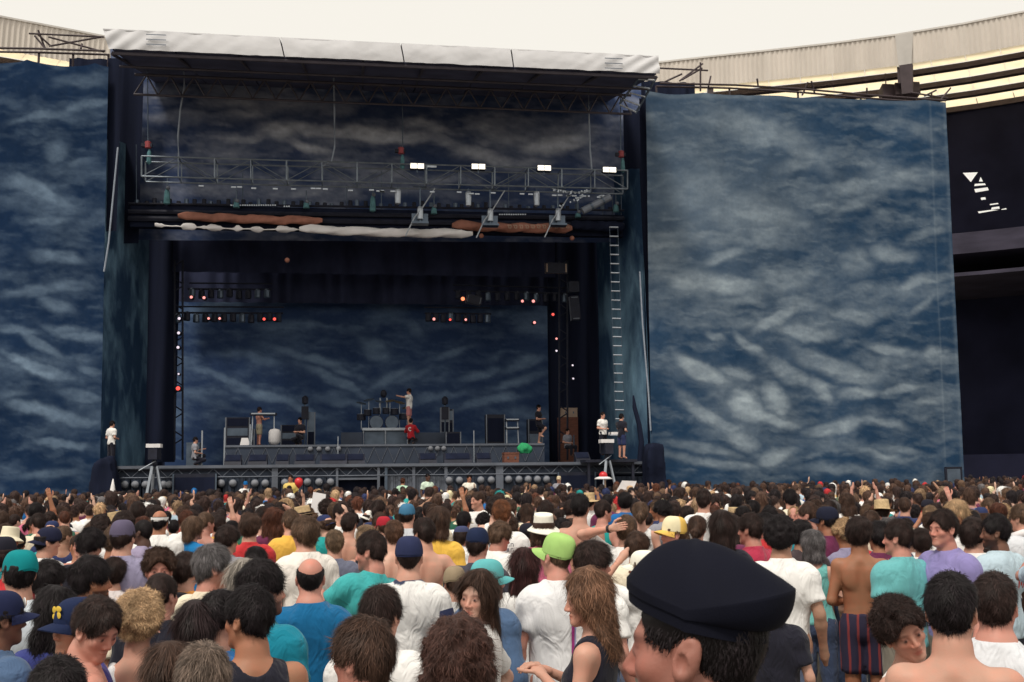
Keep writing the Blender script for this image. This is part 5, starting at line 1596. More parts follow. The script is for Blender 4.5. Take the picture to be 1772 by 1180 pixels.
for k, (x, y0, lab) in enumerate(((528, 692, 'black fan head on a thin post beside the amplifier'), (770, 693, 'small black fan head on a post above the narrow amplifier'))):
    c = on_y(x, y0, 52.0)
    o = tag(empty('fan_post', (c[0], 52.0, ZS)), lab, 'stage equipment')
    MB().tube([(0, 0, 0), (0, 0, c[2] - ZS)], .04).build('post', M_STEEL, o)
    MB().lathe([(.02, -.22), (.14, -.16), (.15, .1), (.05, .2)], 10, (0, 0, c[2] - ZS)).build('head', M_GEAR, o)
    MB().box((-.16, -.08, -.9 + c[2] - ZS), (.16, .08, -.3 + c[2] - ZS)).build('box', M_GEAR, o)
# white bucket, sheet, boxes
c = on_y(475, 768, 49.4)
bk = tag(empty('bucket', (c[0], 49.4, ZS)), 'white bucket lamp standing beside the keyboard player', 'bucket')
MB().lathe([(.16, .05), (.26, .2), (.26, .62), (.2, .72), (.05, .76)], 12).build('shell', M_WHITE, bk, True)
MB().tube([(-.2, 0, .4), (-.24, 0, 0)], .02).build('leg', M_STEEL, bk); MB().tube([(.2, 0, .4), (.24, 0, 0)], .02).build('leg', M_STEEL, bk)
c = on_y(423, 768, 49.2)
pp = tag(empty('paper', (c[0], 49.2, ZS)), 'white sheet of paper leaning below the keyboard rack', 'paper')
MB().slab([(-.2, 0, 0), (.25, 0, 0), (.14, .1, .36), (-.14, .1, .36)], (0, .01, 0)).build('sheet', M_WHITE, pp)
def crate(label, x0, y0, x1, y1, Y, m, z0, name='crate', cat='box'):
    a, b = on_y(x0, y1, Y), on_y(x1, y0, Y)
    w, h = (b[0] - a[0]) / 2, b[2] - z0
    o = tag(empty(name, ((a[0] + b[0]) / 2, Y, z0)), label, cat)
    MB().box((-w, 0, 0), (w, .7, h)).build('body', m, o)
    MB().box((-w - .012, -.012, h - .05), (w + .012, .712, h + .012)).build('lid', m, o)
    for s in (-.5, .5): MB().box((s * w - .03, -.02, h * .4), (s * w + .03, 0, h * .62)).build('latch', M_STEEL, o)
crate('reddish brown wooden box at the stage edge below the green cloth', 873, 783, 898, 803, 44.6, M_WOOD, ZD)
crate('tall brown case standing in the opening at the right of the stage', 970, 722, 1000, 790, 53.0, M_WOOD, ZD)
crate('pale cardboard box lying on the tall brown case', 972, 706, 999, 721, 53.0, M_CARD, on_y(985, 721.6, 53.0)[2])
crate('low dark equipment case at the left end of the stage', 322, 766, 345, 800, 47.0, M_STEEL, ZD)
F = Field(axis([(-.45, .45, .05)]), axis([(-.3, .3, .05)]), axis([(-.1, .5, .05)]))
F.union((-.5, -.4, -.2), (.5, .4, .6), lambda x, y, z: ell(x, y, z, (0, 0, .1), (.32, .2, .26)) + .05 * vnoise(x * 7, y * 7, z * 7, 3), .001)
v, q = F.nets()
gc = tag(link('cloth_bundle', np_mesh('cloth_bundle', v, q, None, M_GREEN)), 'bright green cloth bundle on the stage above the brown box', 'cloth')
gc.location = on_y(908, 778, 46.6); gc.location.z = on_y(908, 781, 46.6)[2]
# mic stands and thin silver posts
for k, (x, y0, y1, Y, zb, lab) in enumerate(((350, 745, 800, 46.5, ZD, 'short silver post at the left end of the stage'), (389, 740, 800, 47.5, ZD, 'silver post at the left corner of the platform'), (433, 734, 769, 49.0, ZS, 'silver post right of the keyboard rack'),
                                             (585, 755, 800, 46.8, ZD, 'thin microphone stand left of the drums'), (820, 745, 800, 46.8, ZD, 'thin microphone stand right of the drums'))):
    c = on_y(x, y0, Y)
    o = tag(empty('stage_post', (c[0], Y, zb)), lab, 'stand')
    MB().tube([(0, 0, 0), (0, 0, c[2] - zb)], .035 if k < 3 else .018).build('post', M_SILVER, o)
    MB().lathe([(.14, 0), (.14, .03), (.03, .05)], 10).build('base', M_GEAR, o)

def tripod(label, x, ytop, Y, zb, h_extra=0):
    c = on_y(x, ytop, Y)
    o = tag(empty('camera_tripod', (c[0], Y, zb)), label, 'camera tripod')
    H = c[2] - zb
    for k in range(3):
        a = R(90 + 120 * k + 20)
        l = MB().tube([(.06 * math.cos(a), .06 * math.sin(a), H - .75), (.55 * math.cos(a), .55 * math.sin(a), 0)], .042).build('leg', M_STEEL, o)
        MB().tube([(.09 * math.cos(a), .09 * math.sin(a), H - .8), (.30 * math.cos(a), .30 * math.sin(a), (H - .75) * .5)], .055).build('sleeve', M_SILVER, l)
    MB().lathe([(.10, H - .8), (.12, H - .7), (.08, H - .55)], 10).build('head', M_GEAR, o)
    MB().box((-.16, -.45, H - .54), (.16, .45, H - .14)).build('camera_body', M_GEAR, o)
    MB().lathe([(.10, .45), (.12, .5), (.12, .8), (.10, .82)], 10, (0, 0, H - .34), axis='y').build('lens', M_GEAR, o)
    MB().box((-.28, -.25, H - .10), (.24, .25, H + .04)).build('viewfinder_hood', M_WHITE, o)
    MB().tube([(.1, -.3, H - .6), (-.45, -.55, H - .95)], .02).build('pan_handle', M_SILVER, o)
tripod('camera on a tall tripod in front of the left subwoofer', 268, 770, YF - 1.2, .6)
tripod('camera on a tall tripod under the man in the white shirt at the right', 1050, 762, YF - 1.2, .6)
# boxes the cameras stand on and the barrier
for k, (x, lab) in enumerate(((268, 'black platform under the left camera tripod'), (1050, 'black platform under the right camera tripod'))):
    c = on_y(x, 840, YF - 1.2)
    o = tag(empty('camera_platform', (c[0], YF - 1.2, 0)), lab, 'platform')
    MB().box((-.9, -.8, .5), (.9, .8, .595)).build('top', M_GEAR, o)
    for s in (-1, 1):
        for t in (-1, 1): MB().box((s * .8 - .05, t * .7 - .05, 0), (s * .8 + .05, t * .7 + .05, .5)).build('leg', M_STEEL, o)
bar_ = tag(empty('crowd_barrier'), 'long low metal barrier between the crowd and the stage', 'barrier')
x0, x1 = on_y(150, 840, 41.5)[0], on_y(1180, 840, 41.5)[0]
for z in (.55, 1.12): MB().tube([(x0, 41.5, z), (x1, 41.5, z)], .03).build('rail', M_GREY, bar_)
n = 24
for k in range(n + 1):
    x = x0 + (x1 - x0) * k / n
    MB().tube([(x, 41.5, 0), (x, 41.5, 1.12)], .03).build('post', M_GREY, bar_)
stp = tag(empty('pit_step'), 'long dark walkway for the guards behind the crowd barrier', 'walkway')
MB().box((x0, 41.9, .30), (x1, 42.5, .36)).build('tread', M_GEAR, stp)
MB().box((x0, 41.95, 0), (x1, 42.0, .3)).build('riser', M_GEAR, stp)
# ------------------------------------------------------------------ the crowd
from mathutils.bvhtree import BVHTree
def view_yaw(px): return 8.0 + math.degrees(math.atan2(px - 886, FPX))

def place_head(x, ty, h, t=.0, smax_=1.115):
    """middle of the head from the top of its hair and its height in the photograph; t: how far hair or hat stand above the skull"""
    s = 1.0
    cy = ty + h * (.121 + t) / (.238 + t)
    for _ in range(12):
        dep = (.238 + t) * s * FPX / h
        p = at_depth(x, cy, dep)
        s = p[2] / 1.632
        if s < .885 or s > smax_:
            s = min(max(s, .885), smax_)
            d = ray(x, cy)
            if d[2] < -1e-4:
                t_ = (1.632 * s - CAM_H) / d[2]
                p = np.array([0, 0, CAM_H]) + d * t_
                break
    return p, s

W_, CR_, BK = (.78, .77, .76), (.74, .66, .52), (.016, .016, .026)
NV, BL, LB_, TE, TQ = (.025, .035, .10), (.012, .12, .34), (.42, .55, .66), (.02, .30, .30), (.10, .42, .44)
LAV, RE, CRI, YE, OR, GR, MA, PK, GN, DN = (.26, .24, .36), (.48, .035, .04), (.40, .035, .075), (.72, .42, .075), (.62, .26, .06), (.27, .27, .31), (.13, .025, .07), (.58, .14, .24), (.03, .12, .08), (.07, .12, .22)
OCC = []        # depth, x, y of every placed head

# x, top, height, head yaw, body yaw, sex, (hair), skin, (top), options, label, short name for neighbours
HERO = [
 (1202, 999, 238, -78, -50, 'm', ('crew', 'black'), 'ruddy', ('long', (.006, .008, .022)), dict(hat=('soft', (.0035, .0042, .011), 0, 0), res=(.005, .02), legs=('long', NV)), 'person in a big black soft cap, closest of all to the photographer', 'the big black soft cap'),
 (3, 1022, 92, 78, 60, 'm', ('short', 'black'), 'brown', ('tee', DN), dict(hat=('cap', (.015, .02, .06), 0), emblem='round'), 'dark skinned man in a navy cap with a round orange badge', 'the round badge cap'),
 (33, 951, 92, -12, -5, 'm', ('short', 'black'), 'fair', ('tee', (.62, .68, .74)), dict(hat=('cap', (.004, .20, .22), -12)), 'man in a bright teal cap and a pale tee', 'the bright teal cap'),
 (94, 1014, 86, -8, 0, 'f', ('wavy', 'black'), 'fair', ('tee', (.04, .05, .20)), dict(), 'woman with long black hair in a dark blue top near the teal cap', 'the long black hair'),
 (130, 1034, 96, -128, -110, 'm', ('short', 'black'), 'olive', ('tee', (.07, .06, .26)), dict(hat=('cap', (.012, .02, .06), 12), emblem='yellow'), 'man in a navy cap with a yellow emblem', 'the yellow emblem cap'),
 (166, 1034, 102, 138, 80, 'm', ('short', 'dark'), 'pink', ('none',), dict(pitch=24, res=(.005, .02)), 'bare shouldered dark haired man looking down beside the curly blonde woman', 'the man looking down'),
 (240, 1020, 100, 8, 5, 'f', ('curly', 'blond'), 'fair', ('strap', (.78, .78, .80)), dict(res=(.007, .018), sres=.011), 'curly blonde woman in a white top with crossed shoulder straps', 'the curly blonde woman'),
 (280, 992, 80, 42, 20, 'm', ('receding', 'dark'), 'pink', ('tee', BK), dict(k=0.92, ), 'man with thinning dark hair in a black tee', 'the thinning dark hair'),
 (97, 1138, 140, 5, 0, 'm', ('short', 'black'), 'pink', ('tee', DN), dict(), 'dark cropped head at the lower left edge of the crowd', 'the lowest dark head'),
 (352, 1114, 125, -8, 0, 'm', ('parted', (.17, .125, .10)), 'fair', ('tee', GR), dict(), 'light brown haired head in front of the black tank top', 'the light brown head'),
 (292, 1106, 112, 10, 0, 'f', ('long', 'brown'), 'fair', ('tee', BK), dict(), 'long brown haired woman half hidden by a light brown head', 'the half hidden brown hair'),
 (340, 1038, 92, 15, 0, 'f', ('long', (.035, .022, .024)), 'fair', ('tank', (.10, .06, .06)), dict(), 'long dark haired woman in front of the grey haired man', 'the long dark hair'),
 (430, 1014, 106, -52, -12, 'm', ('short', 'black'), 'tan', ('tank', BK), dict(res=(.007, .018), sres=.012, chain=1), 'black haired man in a black tank top with a thin necklace', 'the black tank top'),
 (383, 1022, 92, 60, 60, 'm', ('short', 'black'), 'fair', ('polo', BL), dict(), 'dark haired man in blue pressed against the black tank top', 'the man in blue pressed close'),
 (456, 969, 94, 72, 30, 'm', ('full', 'black'), 'fair', ('tee', (.01, .20, .29)), dict(k=1.00, beard=.9, res=(.006, .02)), 'bearded black haired man in a blue green tee', 'the bearded man in blue green'),
 (424, 966, 84, 20, 0, 'f', ('long', (.38, .34, .30)), 'fair', ('tee', CR_), dict(), 'person with long ash blond hair behind the bearded man', 'the long ash blond hair'),
 (537, 963, 90, 0, 0, 'm', ('bald', 'black'), 'pink', ('tee', (.008, .115, .27)), dict(k=0.80, fat=1.12, res=(.007, .018)), 'bald man with a ring of dark hair in a deep blue tee', 'the bald man'),
 (626, 1068, 130, -58, -40, 'm', ('parted', 'brown'), 'pink', ('tee', (.70, .62, .62)), dict(glasses=1, res=(.006, .02)), 'brown haired man with metal glasses, lowest beside the dark bowl cut', 'the man with glasses'),
 (660, 1014, 94, 32, 10, 'm', ('parted', 'dark'), 'fair', ('tee', W_), dict(print='frame'), 'person with a dark bowl cut in a white tee with a framed print', 'the dark bowl cut'),
 (708, 927, 92, 2, 2, 'm', ('crew', 'dark'), 'fair', ('ringer', W_), dict(hat=('knit', (.022, .028, .075), 0), fat=1.06, sleeve=1), 'man in a navy brimless cap and a white tee with dark collar', 'the navy brimless cap'),
 (793, 1064, 132, 0, 0, 'f', ('frizzy', (.085, .042, .034)), 'fair', ('tee', (.7, .62, .62)), dict(), 'frizzy brown head of hair below the long haired woman in white', 'the frizzy brown hair'),
 (826, 985, 92, -152, -80, 'f', ('long', 'brown'), 'pale', ('tee', W_), dict(k=0.95, res=(.0045, .018), arms=('down', 'hip'), roll=-4), 'pale woman with long straight brown hair looking back from the stage', 'the pale brunette looking back'),
 (846, 967, 74, 62, 40, 'm', ('short', 'brown'), 'pink', ('long', DN), dict(k=0.95, hat=('cap', (.11, .40, .42), 5)), 'person in a turquoise cap and a denim jacket', 'the turquoise cap'),
 (787, 976, 72, -20, 0, 'm', ('short', 'brown'), 'fair', ('tee', (.5, .5, .5)), dict(hat=('cap', (.27, .21, .14), 30)), 'person in a tan cap behind the pale brunette', 'the tan cap'),
 (962, 925, 88, -45, -6, 'm', ('crew', 'light'), 'pink', ('tee', (.74, .74, .76)), dict(k=0.82, hat=('cap_high', (.34, .54, .17), -14, 14), braces=1, fat=1.05), 'man in a lime green cap with purple straps over a white shirt', 'the lime green cap'),
 (908, 947, 84, 4, 0, 'f', ('long', (.05, .018, .018)), 'fair', ('tee', W_), dict(), 'woman with long dark auburn hair left of the lime green cap', 'the dark auburn hair'),
 (1014, 983, 108, -98, -72, 'f', ('wavy', (.20, .105, .065)), 'fair', ('tank', BK), dict(k=0.88, res=(.0045, .016), sres=.011, arms=('clasp', 'clasp'), hands=(1, 1), pitch=8), 'woman with wavy light brown hair in a black tank top, hands together', 'the wavy haired woman'),
 (1028, 936, 86, 66, 35, 'm', ('full', 'dark'), 'pink', ('tee', W_), dict(k=0.86, res=(.006, .02)), 'dark haired man facing right between the lime cap and the wavy haired woman', 'the man facing right'),
 (1085, 892, 66, 25, 30, 'm', ('short', 'light'), 'fair', ('tee', W_), dict(arms=('head', 'down'), watch=1, hands=(1, 0)), 'person with a bare arm laid over the head and a watch', 'the arm laid over a head'),
 (1104, 920, 66, 40, 10, 'm', ('full', 'brown'), 'fair', ('tee', CR_), dict(), 'brown haired head just under the raised forearm with the watch', 'the head under the forearm'),
 (1112, 952, 66, -80, -50, 'f', ('short', 'light'), 'fair', ('tee', W_), dict(hat=('cap', (.78, .76, .66), 0), arms=('eyes', 'down')), 'person in a white cap with a hand up, left of the big black cap', 'the white cap with a hand up'),
 (1164, 896, 70, -118, -90, 'm', ('short', 'light'), 'pink', ('tee', (.5, .3, .3)), dict(hat=('trucker', (.74, .66, .44), 0, 6)), 'person in a white and yellow peaked cap', 'the white and yellow cap'),
 (1207, 892, 56, 8, 0, 'f', ('pony', 'brown'), 'fair', ('tank', W_), dict(), 'woman with pulled back brown hair and a bare neck by the yellow cap', 'the pulled back brown hair'),
 (1250, 882, 74, 5, 0, 'f', ('long', 'dark'), 'fair', ('tee', BK), dict(), 'woman with long dark brown hair above the big black soft cap', 'the long dark brown hair'),
 (1298, 888, 70, -66, -50, 'm', ('short', 'dark'), 'pink', ('polo', CRI), dict(), 'man in a crimson polo shirt facing left', 'the crimson polo'),
 (1352, 888, 84, 12, 5, 'm', ('afro', 'black'), 'olive', ('tee', W_), dict(k=0.86, print='ring', fat=1.05, tt=.055), 'man with thick black hair in a white tee with a small ring print', 'the white tee with ring print'),
 (1388, 900, 62, 30, 0, 'm', ('full', 'black'), 'olive', ('tee', (.06, .045, .05)), dict(), 'black haired person in a dark patterned top right of the ring print tee', 'the dark patterned top'),
 (1407, 916, 64, -6, 0, 'f', ('bob', 'grey'), 'fair', ('tank', (.16, .46, .44)), dict(), 'grey haired woman in an aqua tank top', 'the aqua tank top'),
 (1396, 868, 60, -88, -60, 'm', ('receding', 'brown'), 'pink', ('tee', (.01, .33, .42)), dict(), 'balding man in bright turquoise facing left', 'the balding man in turquoise'),
 (1430, 876, 62, -60, -40, 'm', ('short', 'black'), 'tan', ('tee', MA), dict(hat=('cap', (.012, .014, .03), 0)), 'person in a black cap beside the balding man in turquoise', 'the black cap'),
 (1487, 893, 78, 5, 0, 'm', ('full', 'dark'), 'bronze', ('none',), dict(k=0.74, tt=.035, res=(.008, .014), legs=('short', (1, 1, 1)), stripes=1, arms=('bent', 'bent')), 'tanned shirtless man in dark shorts with red stripes', 'the tanned shirtless man'),
 (1457, 897, 62, -70, -30, 'm', ('curly', 'blond'), 'bronze', ('tee', LAV), dict(), 'sunburnt man with curly fair hair behind the shirtless man', 'the curly fair hair'),
 (1553, 899, 78, -78, -35, 'm', ('short', 'dark'), 'pink', ('tee', (.13, .40, .42)), dict(arms=('bent', 'hip')), 'man in a sea green tee facing left', 'the sea green tee'),
 (1520, 902, 66, -40, -20, 'm', ('full', 'black'), 'tan', ('tee', MA), dict(), 'dark haired person in a maroon top between shirtless man and sea green tee', 'the maroon top'),
 (1632, 882, 82, -135, -140, 'm', ('short', 'dark'), 'pink', ('polo', (.24, .21, .44)), dict(res=(.006, .018)), 'man in a lavender blue polo looking toward the photographer', 'the lavender polo'),
 (1686, 896, 74, 35, 10, 'm', ('full', 'dark'), 'fair', ('tee', W_), dict(fat=1.08), 'dark haired man in a broad white tee right of the lavender polo', 'the broad white tee'),
 (1722, 890, 76, -98, -50, 'm', ('short', 'black'), 'brown', ('tee', (.46, .58, .66)), dict(beard=.9, print='red'), 'bearded dark skinned man in a pale blue tee with red print', 'the bearded man in pale blue'),
 (1768, 872, 62, -60, -30, 'm', ('short', 'light'), 'fair', ('tee', (.6, .62, .66)), dict(towel=1), 'person with a white towel around the neck at the edge of the crowd', 'the white towel'),
 (1646, 992, 114, 5, 0, 'm', ('short', 'black'), 'fair', ('none',), dict(k=1.08, res=(.008, .012)), 'bare shouldered man with cropped black hair and a woman leaning on him', 'the bare shouldered man'),
 (1562, 1030, 108, 160, 120, 'f', ('curly', 'dark'), 'fair', ('tank', W_), dict(roll=26, pitch=12, res=(.0045, .018)), 'curly dark haired woman leaning her head on a bare shoulder', 'the leaning woman'),
 (1722, 992, 106, 6, 4, 'm', ('short', 'dark'), 'pink', ('tee', (.66, .68, .72)), dict(fat=1.12), 'short haired man in a plain greyish white tee, nearest the lower right corner', 'the greyish white tee'),
 (527, 893, 76, -32, -14, 'm', ('full', 'light'), 'fair', ('polo', (.78, .73, .68)), dict(fat=1.12), 'broad man with brown hair in a cream white shirt', 'the broad cream shirt'),
 (503, 882, 54, -20, -15, 'm', ('short', 'light'), 'fair', ('tee', YE), dict(fat=1.1), 'brown haired man in a mustard yellow shirt', 'the mustard yellow shirt'),
 (368, 942, 76, 80, 40, 'm', ('parted', 'grey'), 'pink', ('tee', CR_), dict(k=0.98, res=(.006, .02)), 'grey haired man in profile in a cream tee', 'the grey haired profile'),
 (275, 947, 76, 178, 165, 'm', ('curly', 'brown'), 'pink', ('tee', BK), dict(k=0.92, glasses=2, res=(.006, .02)), 'frowning man in sunglasses facing the photographer', 'the frowning man in sunglasses'),
 (322, 955, 72, 30, 10, 'm', ('short', 'dark'), 'fair', ('tee', OR), dict(), 'dark haired man in an orange tee beside the grey haired profile', 'the orange tee'),
 (160, 962, 80, 84, 50, 'm', ('full', 'black'), 'tan', ('tee', CR_), dict(k=0.98, beard=1.0, res=(.006, .02)), 'black haired man with a full beard in profile', 'the full beard'),
 (84, 969, 78, 32, 10, 'm', ('full', 'black'), 'fair', ('tee', GR), dict(), 'black haired head right of the teal cap', 'the black hair by the teal cap'),
 (196, 962, 66, 0, 0, 'm', ('full', 'dark'), 'fair', ('tee', (.66, .6, .6)), dict(), 'dark haired head between the full beard and the sunglasses', 'the head behind the beard'),
 (213, 899, 76, 26, 8, 'm', ('short', 'dark'), 'fair', ('tee', LAV), dict(hat=('knit', (.10, .085, .14), 0), fat=1.05), 'man in a purple grey brimless cap and a faded lavender tee', 'the purple grey cap'),
 (246, 900, 54, -60, -30, 'm', ('crew', 'black'), 'dark', ('tee', (.30, .26, .38)), dict(), 'dark skinned man in a mauve tee looking left', 'the mauve tee'),
 (277, 881, 54, 18, 8, 'm', ('short', 'black'), 'tan', ('tee', W_), dict(hat=('visor', (.75, .75, .74), 0)), 'black haired man in a white visor and a white tee', 'the white visor'),
 (82, 912, 64, 84, 50, 'm', ('short', 'black'), 'fair', ('tee', W_), dict(hat=('cap', (.014, .016, .04), 178)), 'man in a navy cap worn backward with a white shirt at the left', 'the backward navy cap'),
 (157, 914, 72, 40, 20, 'm', ('full', 'black'), 'fair', ('tee', BK), dict(pitch=15), 'bowed black haired head left of the purple grey cap', 'the bowed black head'),
 (336, 893, 52, 80, 40, 'f', ('bob', 'light'), 'fair', ('tee', (.012, .17, .42)), dict(), 'brown haired woman in a bright blue tee', 'the bright blue tee'),
 (357, 886, 48, 60, 20, 'm', ('receding', 'light'), 'pink', ('none',), dict(), 'shirtless balding man right of the bright blue tee', 'the shirtless balding man'),
 (378, 891, 46, 20, 5, 'm', ('short', 'dark'), 'fair', ('tee', YE), dict(), 'dark haired person in a golden yellow tee', 'the golden yellow tee'),
 (394, 909, 62, 52, 20, 'm', ('full', 'dark'), 'fair', ('tee', GR), dict(), 'dark haired head in front of the golden yellow tee', 'the head by the yellow tee'),
 (433, 889, 60, 12, 6, 'm', ('full', 'brown'), 'fair', ('polo', RE), dict(), 'brown haired man in a red shirt with a white collar', 'the red shirt'),
 (442, 944, 62, -20, 0, 'f', ('bob', 'black'), 'fair', ('tee', BK), dict(), 'black haired head between the red shirt and the ash blond hair', 'the black hair by the red shirt'),
 (473, 878, 52, 10, 0, 'f', ('wavy', 'auburn'), 'fair', ('tee', MA), dict(), 'woman with reddish hair in a maroon top left of the yellow shirt', 'the reddish hair'),
 (455, 876, 50, 0, 0, 'm', ('short', 'dark'), 'fair', ('tank', W_), dict(), 'dark haired man with bare shoulders beside the reddish hair', 'the bare shoulders'),
 (641, 921, 84, -72, -32, 'm', ('short', 'dark'), 'pink', ('tee', (.05, .36, .37)), dict(pitch=18, tilt=(-6, 10), beard=.5, arms=('forward', 'down')), 'dark haired man in a loose teal shirt looking down', 'the loose teal shirt'),
 (579, 917, 60, -8, 0, 'm', ('short', (.17, .11, .07)), 'fair', ('tee', (.13, .14, .20)), dict(), 'light brown haired man in slate grey right of the cream shirt', 'the slate grey tee'),
 (604, 888, 50, 20, 0, 'm', ('short', 'dark'), 'fair', ('none',), dict(), 'dark haired man with a bare neck behind the slate grey tee', 'the bare neck'),
 (635, 908, 60, -10, 0, 'f', ('bob', 'fair'), 'fair', ('tank', BK), dict(), 'fair haired head above the loose teal shirt', 'the fair hair'),
 (663, 893, 46, -30, 0, 'm', ('short', 'brown'), 'fair', ('tee', BK), dict(hat=('cap', (.36, .02, .035), 0)), 'person in a red cap behind the ginger haired man', 'the red cap'),
 (682, 900, 62, 6, 0, 'm', ('short', (.12, .062, .04)), 'pale', ('none',), dict(), 'pale shirtless man with gingery brown hair', 'the gingery brown hair'),
 (705, 871, 52, 20, 10, 'm', ('short', 'dark'), 'fair', ('tee', (.5, .52, .56)), dict(hat=('knit', (.05, .16, .28), 0)), 'person in a steel blue brimless cap and a pale grey tee', 'the steel blue cap'),
 (733, 896, 66, -34, -6, 'm', ('short', 'dark'), 'fair', ('none',), dict(arms=('down', 'hip'), res=(.009, .014)), 'shirtless man with a hand on his hip in front of the yellow tee', 'the hand on hip'),
 (759, 876, 66, 4, 2, 'f', ('bob', 'brown'), 'fair', ('tee', (.76, .47, .08)), dict(), 'woman with a long brown bob in a bright yellow tee', 'the bright yellow tee'),
 (827, 912, 74, 22, 6, 'm', ('short', 'dark'), 'pink', ('tee', (.05, .05, .07)), dict(hat=('cap', (.012, .02, .055), -6)), 'man in a dark navy cap with a small back logo and a dark printed shirt', 'the dark navy cap'),
 (866, 903, 62, 62, 40, 'm', ('full', 'light'), 'pink', ('tee', W_), dict(pitch=14), 'fair brown haired man looking down by a white tee with lettering', 'the man beside the lettering'),
 (868, 865, 62, -4, 6, 'm', ('short', 'ginger'), 'fair', ('tee', W_), dict(print='text', fat=1.06), 'red haired man in a white tee with dark lettering', 'the red haired man'),
 (940, 892, 58, -10, 0, 'f', ('bob', 'brown'), 'fair', ('tee', PK), dict(hat=('bucket', (.80, .77, .68), 0, 8)), 'woman in a white sun hat and a pink top', 'the white sun hat'),
 (801, 908, 46, 80, 50, 'f', ('bob', 'dark'), 'pink', ('tee', W_), dict(hat=('knit', (.05, .06, .13), 0)), 'person in a dark and white headscarf facing right', 'the headscarf'),
 (1004, 857, 56, 12, 4, 'm', ('short', 'black'), 'fair', ('none',), dict(), 'black haired shirtless man by the straw hat', 'the shirtless man by the straw hat'),
 (1020, 854, 36, 10, 0, 'm', ('short', 'dark'), 'fair', ('tee', W_), dict(hat=('straw', (.62, .45, .26), 0)), 'person in a wide straw hat', 'the straw hat'),
 (1045, 866, 48, 64, 30, 'm', ('short', 'dark'), 'pink', ('tank', (.02, .33, .31)), dict(), 'dark haired man in a teal tank top facing right', 'the teal tank top'),
 (1108, 868, 50, 0, 0, 'f', ('pony', 'light'), 'fair', ('tank', W_), dict(), 'woman with tied hair in a white tank top', 'the white tank top'),
 (1082, 852, 42, 0, 0, 'm', ('full', 'black'), 'fair', ('tee', BL), dict(), 'black haired person in a plain blue tee', 'the plain blue tee'),
 (1218, 848, 46, 10, 0, 'm', ('short', 'dark'), 'fair', ('tee', W_), dict(), 'dark haired man with a pale neck right of the white tank top', 'the pale neck'),
 (1336, 1000, 62, 20, 0, 'f', ('bob', 'dark'), 'fair', ('tee', BK), dict(), 'dark haired head behind the big black soft cap', 'the head behind the cap'),
]
HERO_ROOTS = []
M_STRIPE = None
def stripes_material():
    m = bpy.data.materials.new('striped_cloth'); m.use_nodes = True
    n, L = m.node_tree.nodes, m.node_tree.links
    tc = n.new('ShaderNodeTexCoord'); w = n.new('ShaderNodeTexWave'); w.inputs['Scale'].default_value = 4.1; w.inputs['Distortion'].default_value = 1.4
    L.new(tc.outputs['Object'], w.inputs[0])
    cr = n.new('ShaderNodeValToRGB'); cr.color_ramp.interpolation = 'LINEAR'
    cr.color_ramp.elements[0].position = .80; cr.color_ramp.elements[0].color = (.018, .014, .04, 1)
    cr.color_ramp.elements[1].position = .93; cr.color_ramp.elements[1].color = (.20, .028, .03, 1)
    L.new(w.outputs[1], cr.inputs[0]); L.new(cr.outputs[0], n['Principled BSDF'].inputs['Base Color'])
    n['Principled BSDF'].inputs['Roughness'].default_value = .9
    return m

def part_of(root, nm):
    for c in root.children:
        if c.name.split('.')[0] == nm: return c

def back_print(root, name, patches, color, front=False):
    """flat print that follows the cloth: patches of (x0, x1, z0, z1) on the back of the shirt"""
    sh = part_of(root, 'shirt')
    me = sh.data
    bv = BVHTree.FromPolygons([v.co for v in me.vertices], [tuple(p.vertices) for p in me.polygons])
    mb = MB()
    for (x0, x1, z0, z1) in patches:
        nx, nz = max(1, int((x1 - x0) / .02)), max(1, int((z1 - z0) / .02))
        g = []
        for j in range(nz + 1):
            for i in range(nx + 1):
                x, z = x0 + (x1 - x0) * i / nx, z0 + (z1 - z0) * j / nz
                hit = bv.ray_cast(Vector((x, -.6, z)), Vector((0, 1, 0)))
                y = (hit[0].y if hit[0] else -.13) - .003
                g.append((x, y, z))
        f = [(j * (nx + 1) + i, j * (nx + 1) + i + 1, (j + 1) * (nx + 1) + i + 1, (j + 1) * (nx + 1) + i) for j in range(nz) for i in range(nx)]
        mb.add(g, f)
    m = mat('print_%d' % int(color[0] * 1000 + color[2] * 100000), color, .9, .1, var=.2, scale=40)
    o = mb.build(name, m, sh)
    return o

def head_frame(root):
    h = part_of(root, 'hair')
    return h.matrix_local.copy()

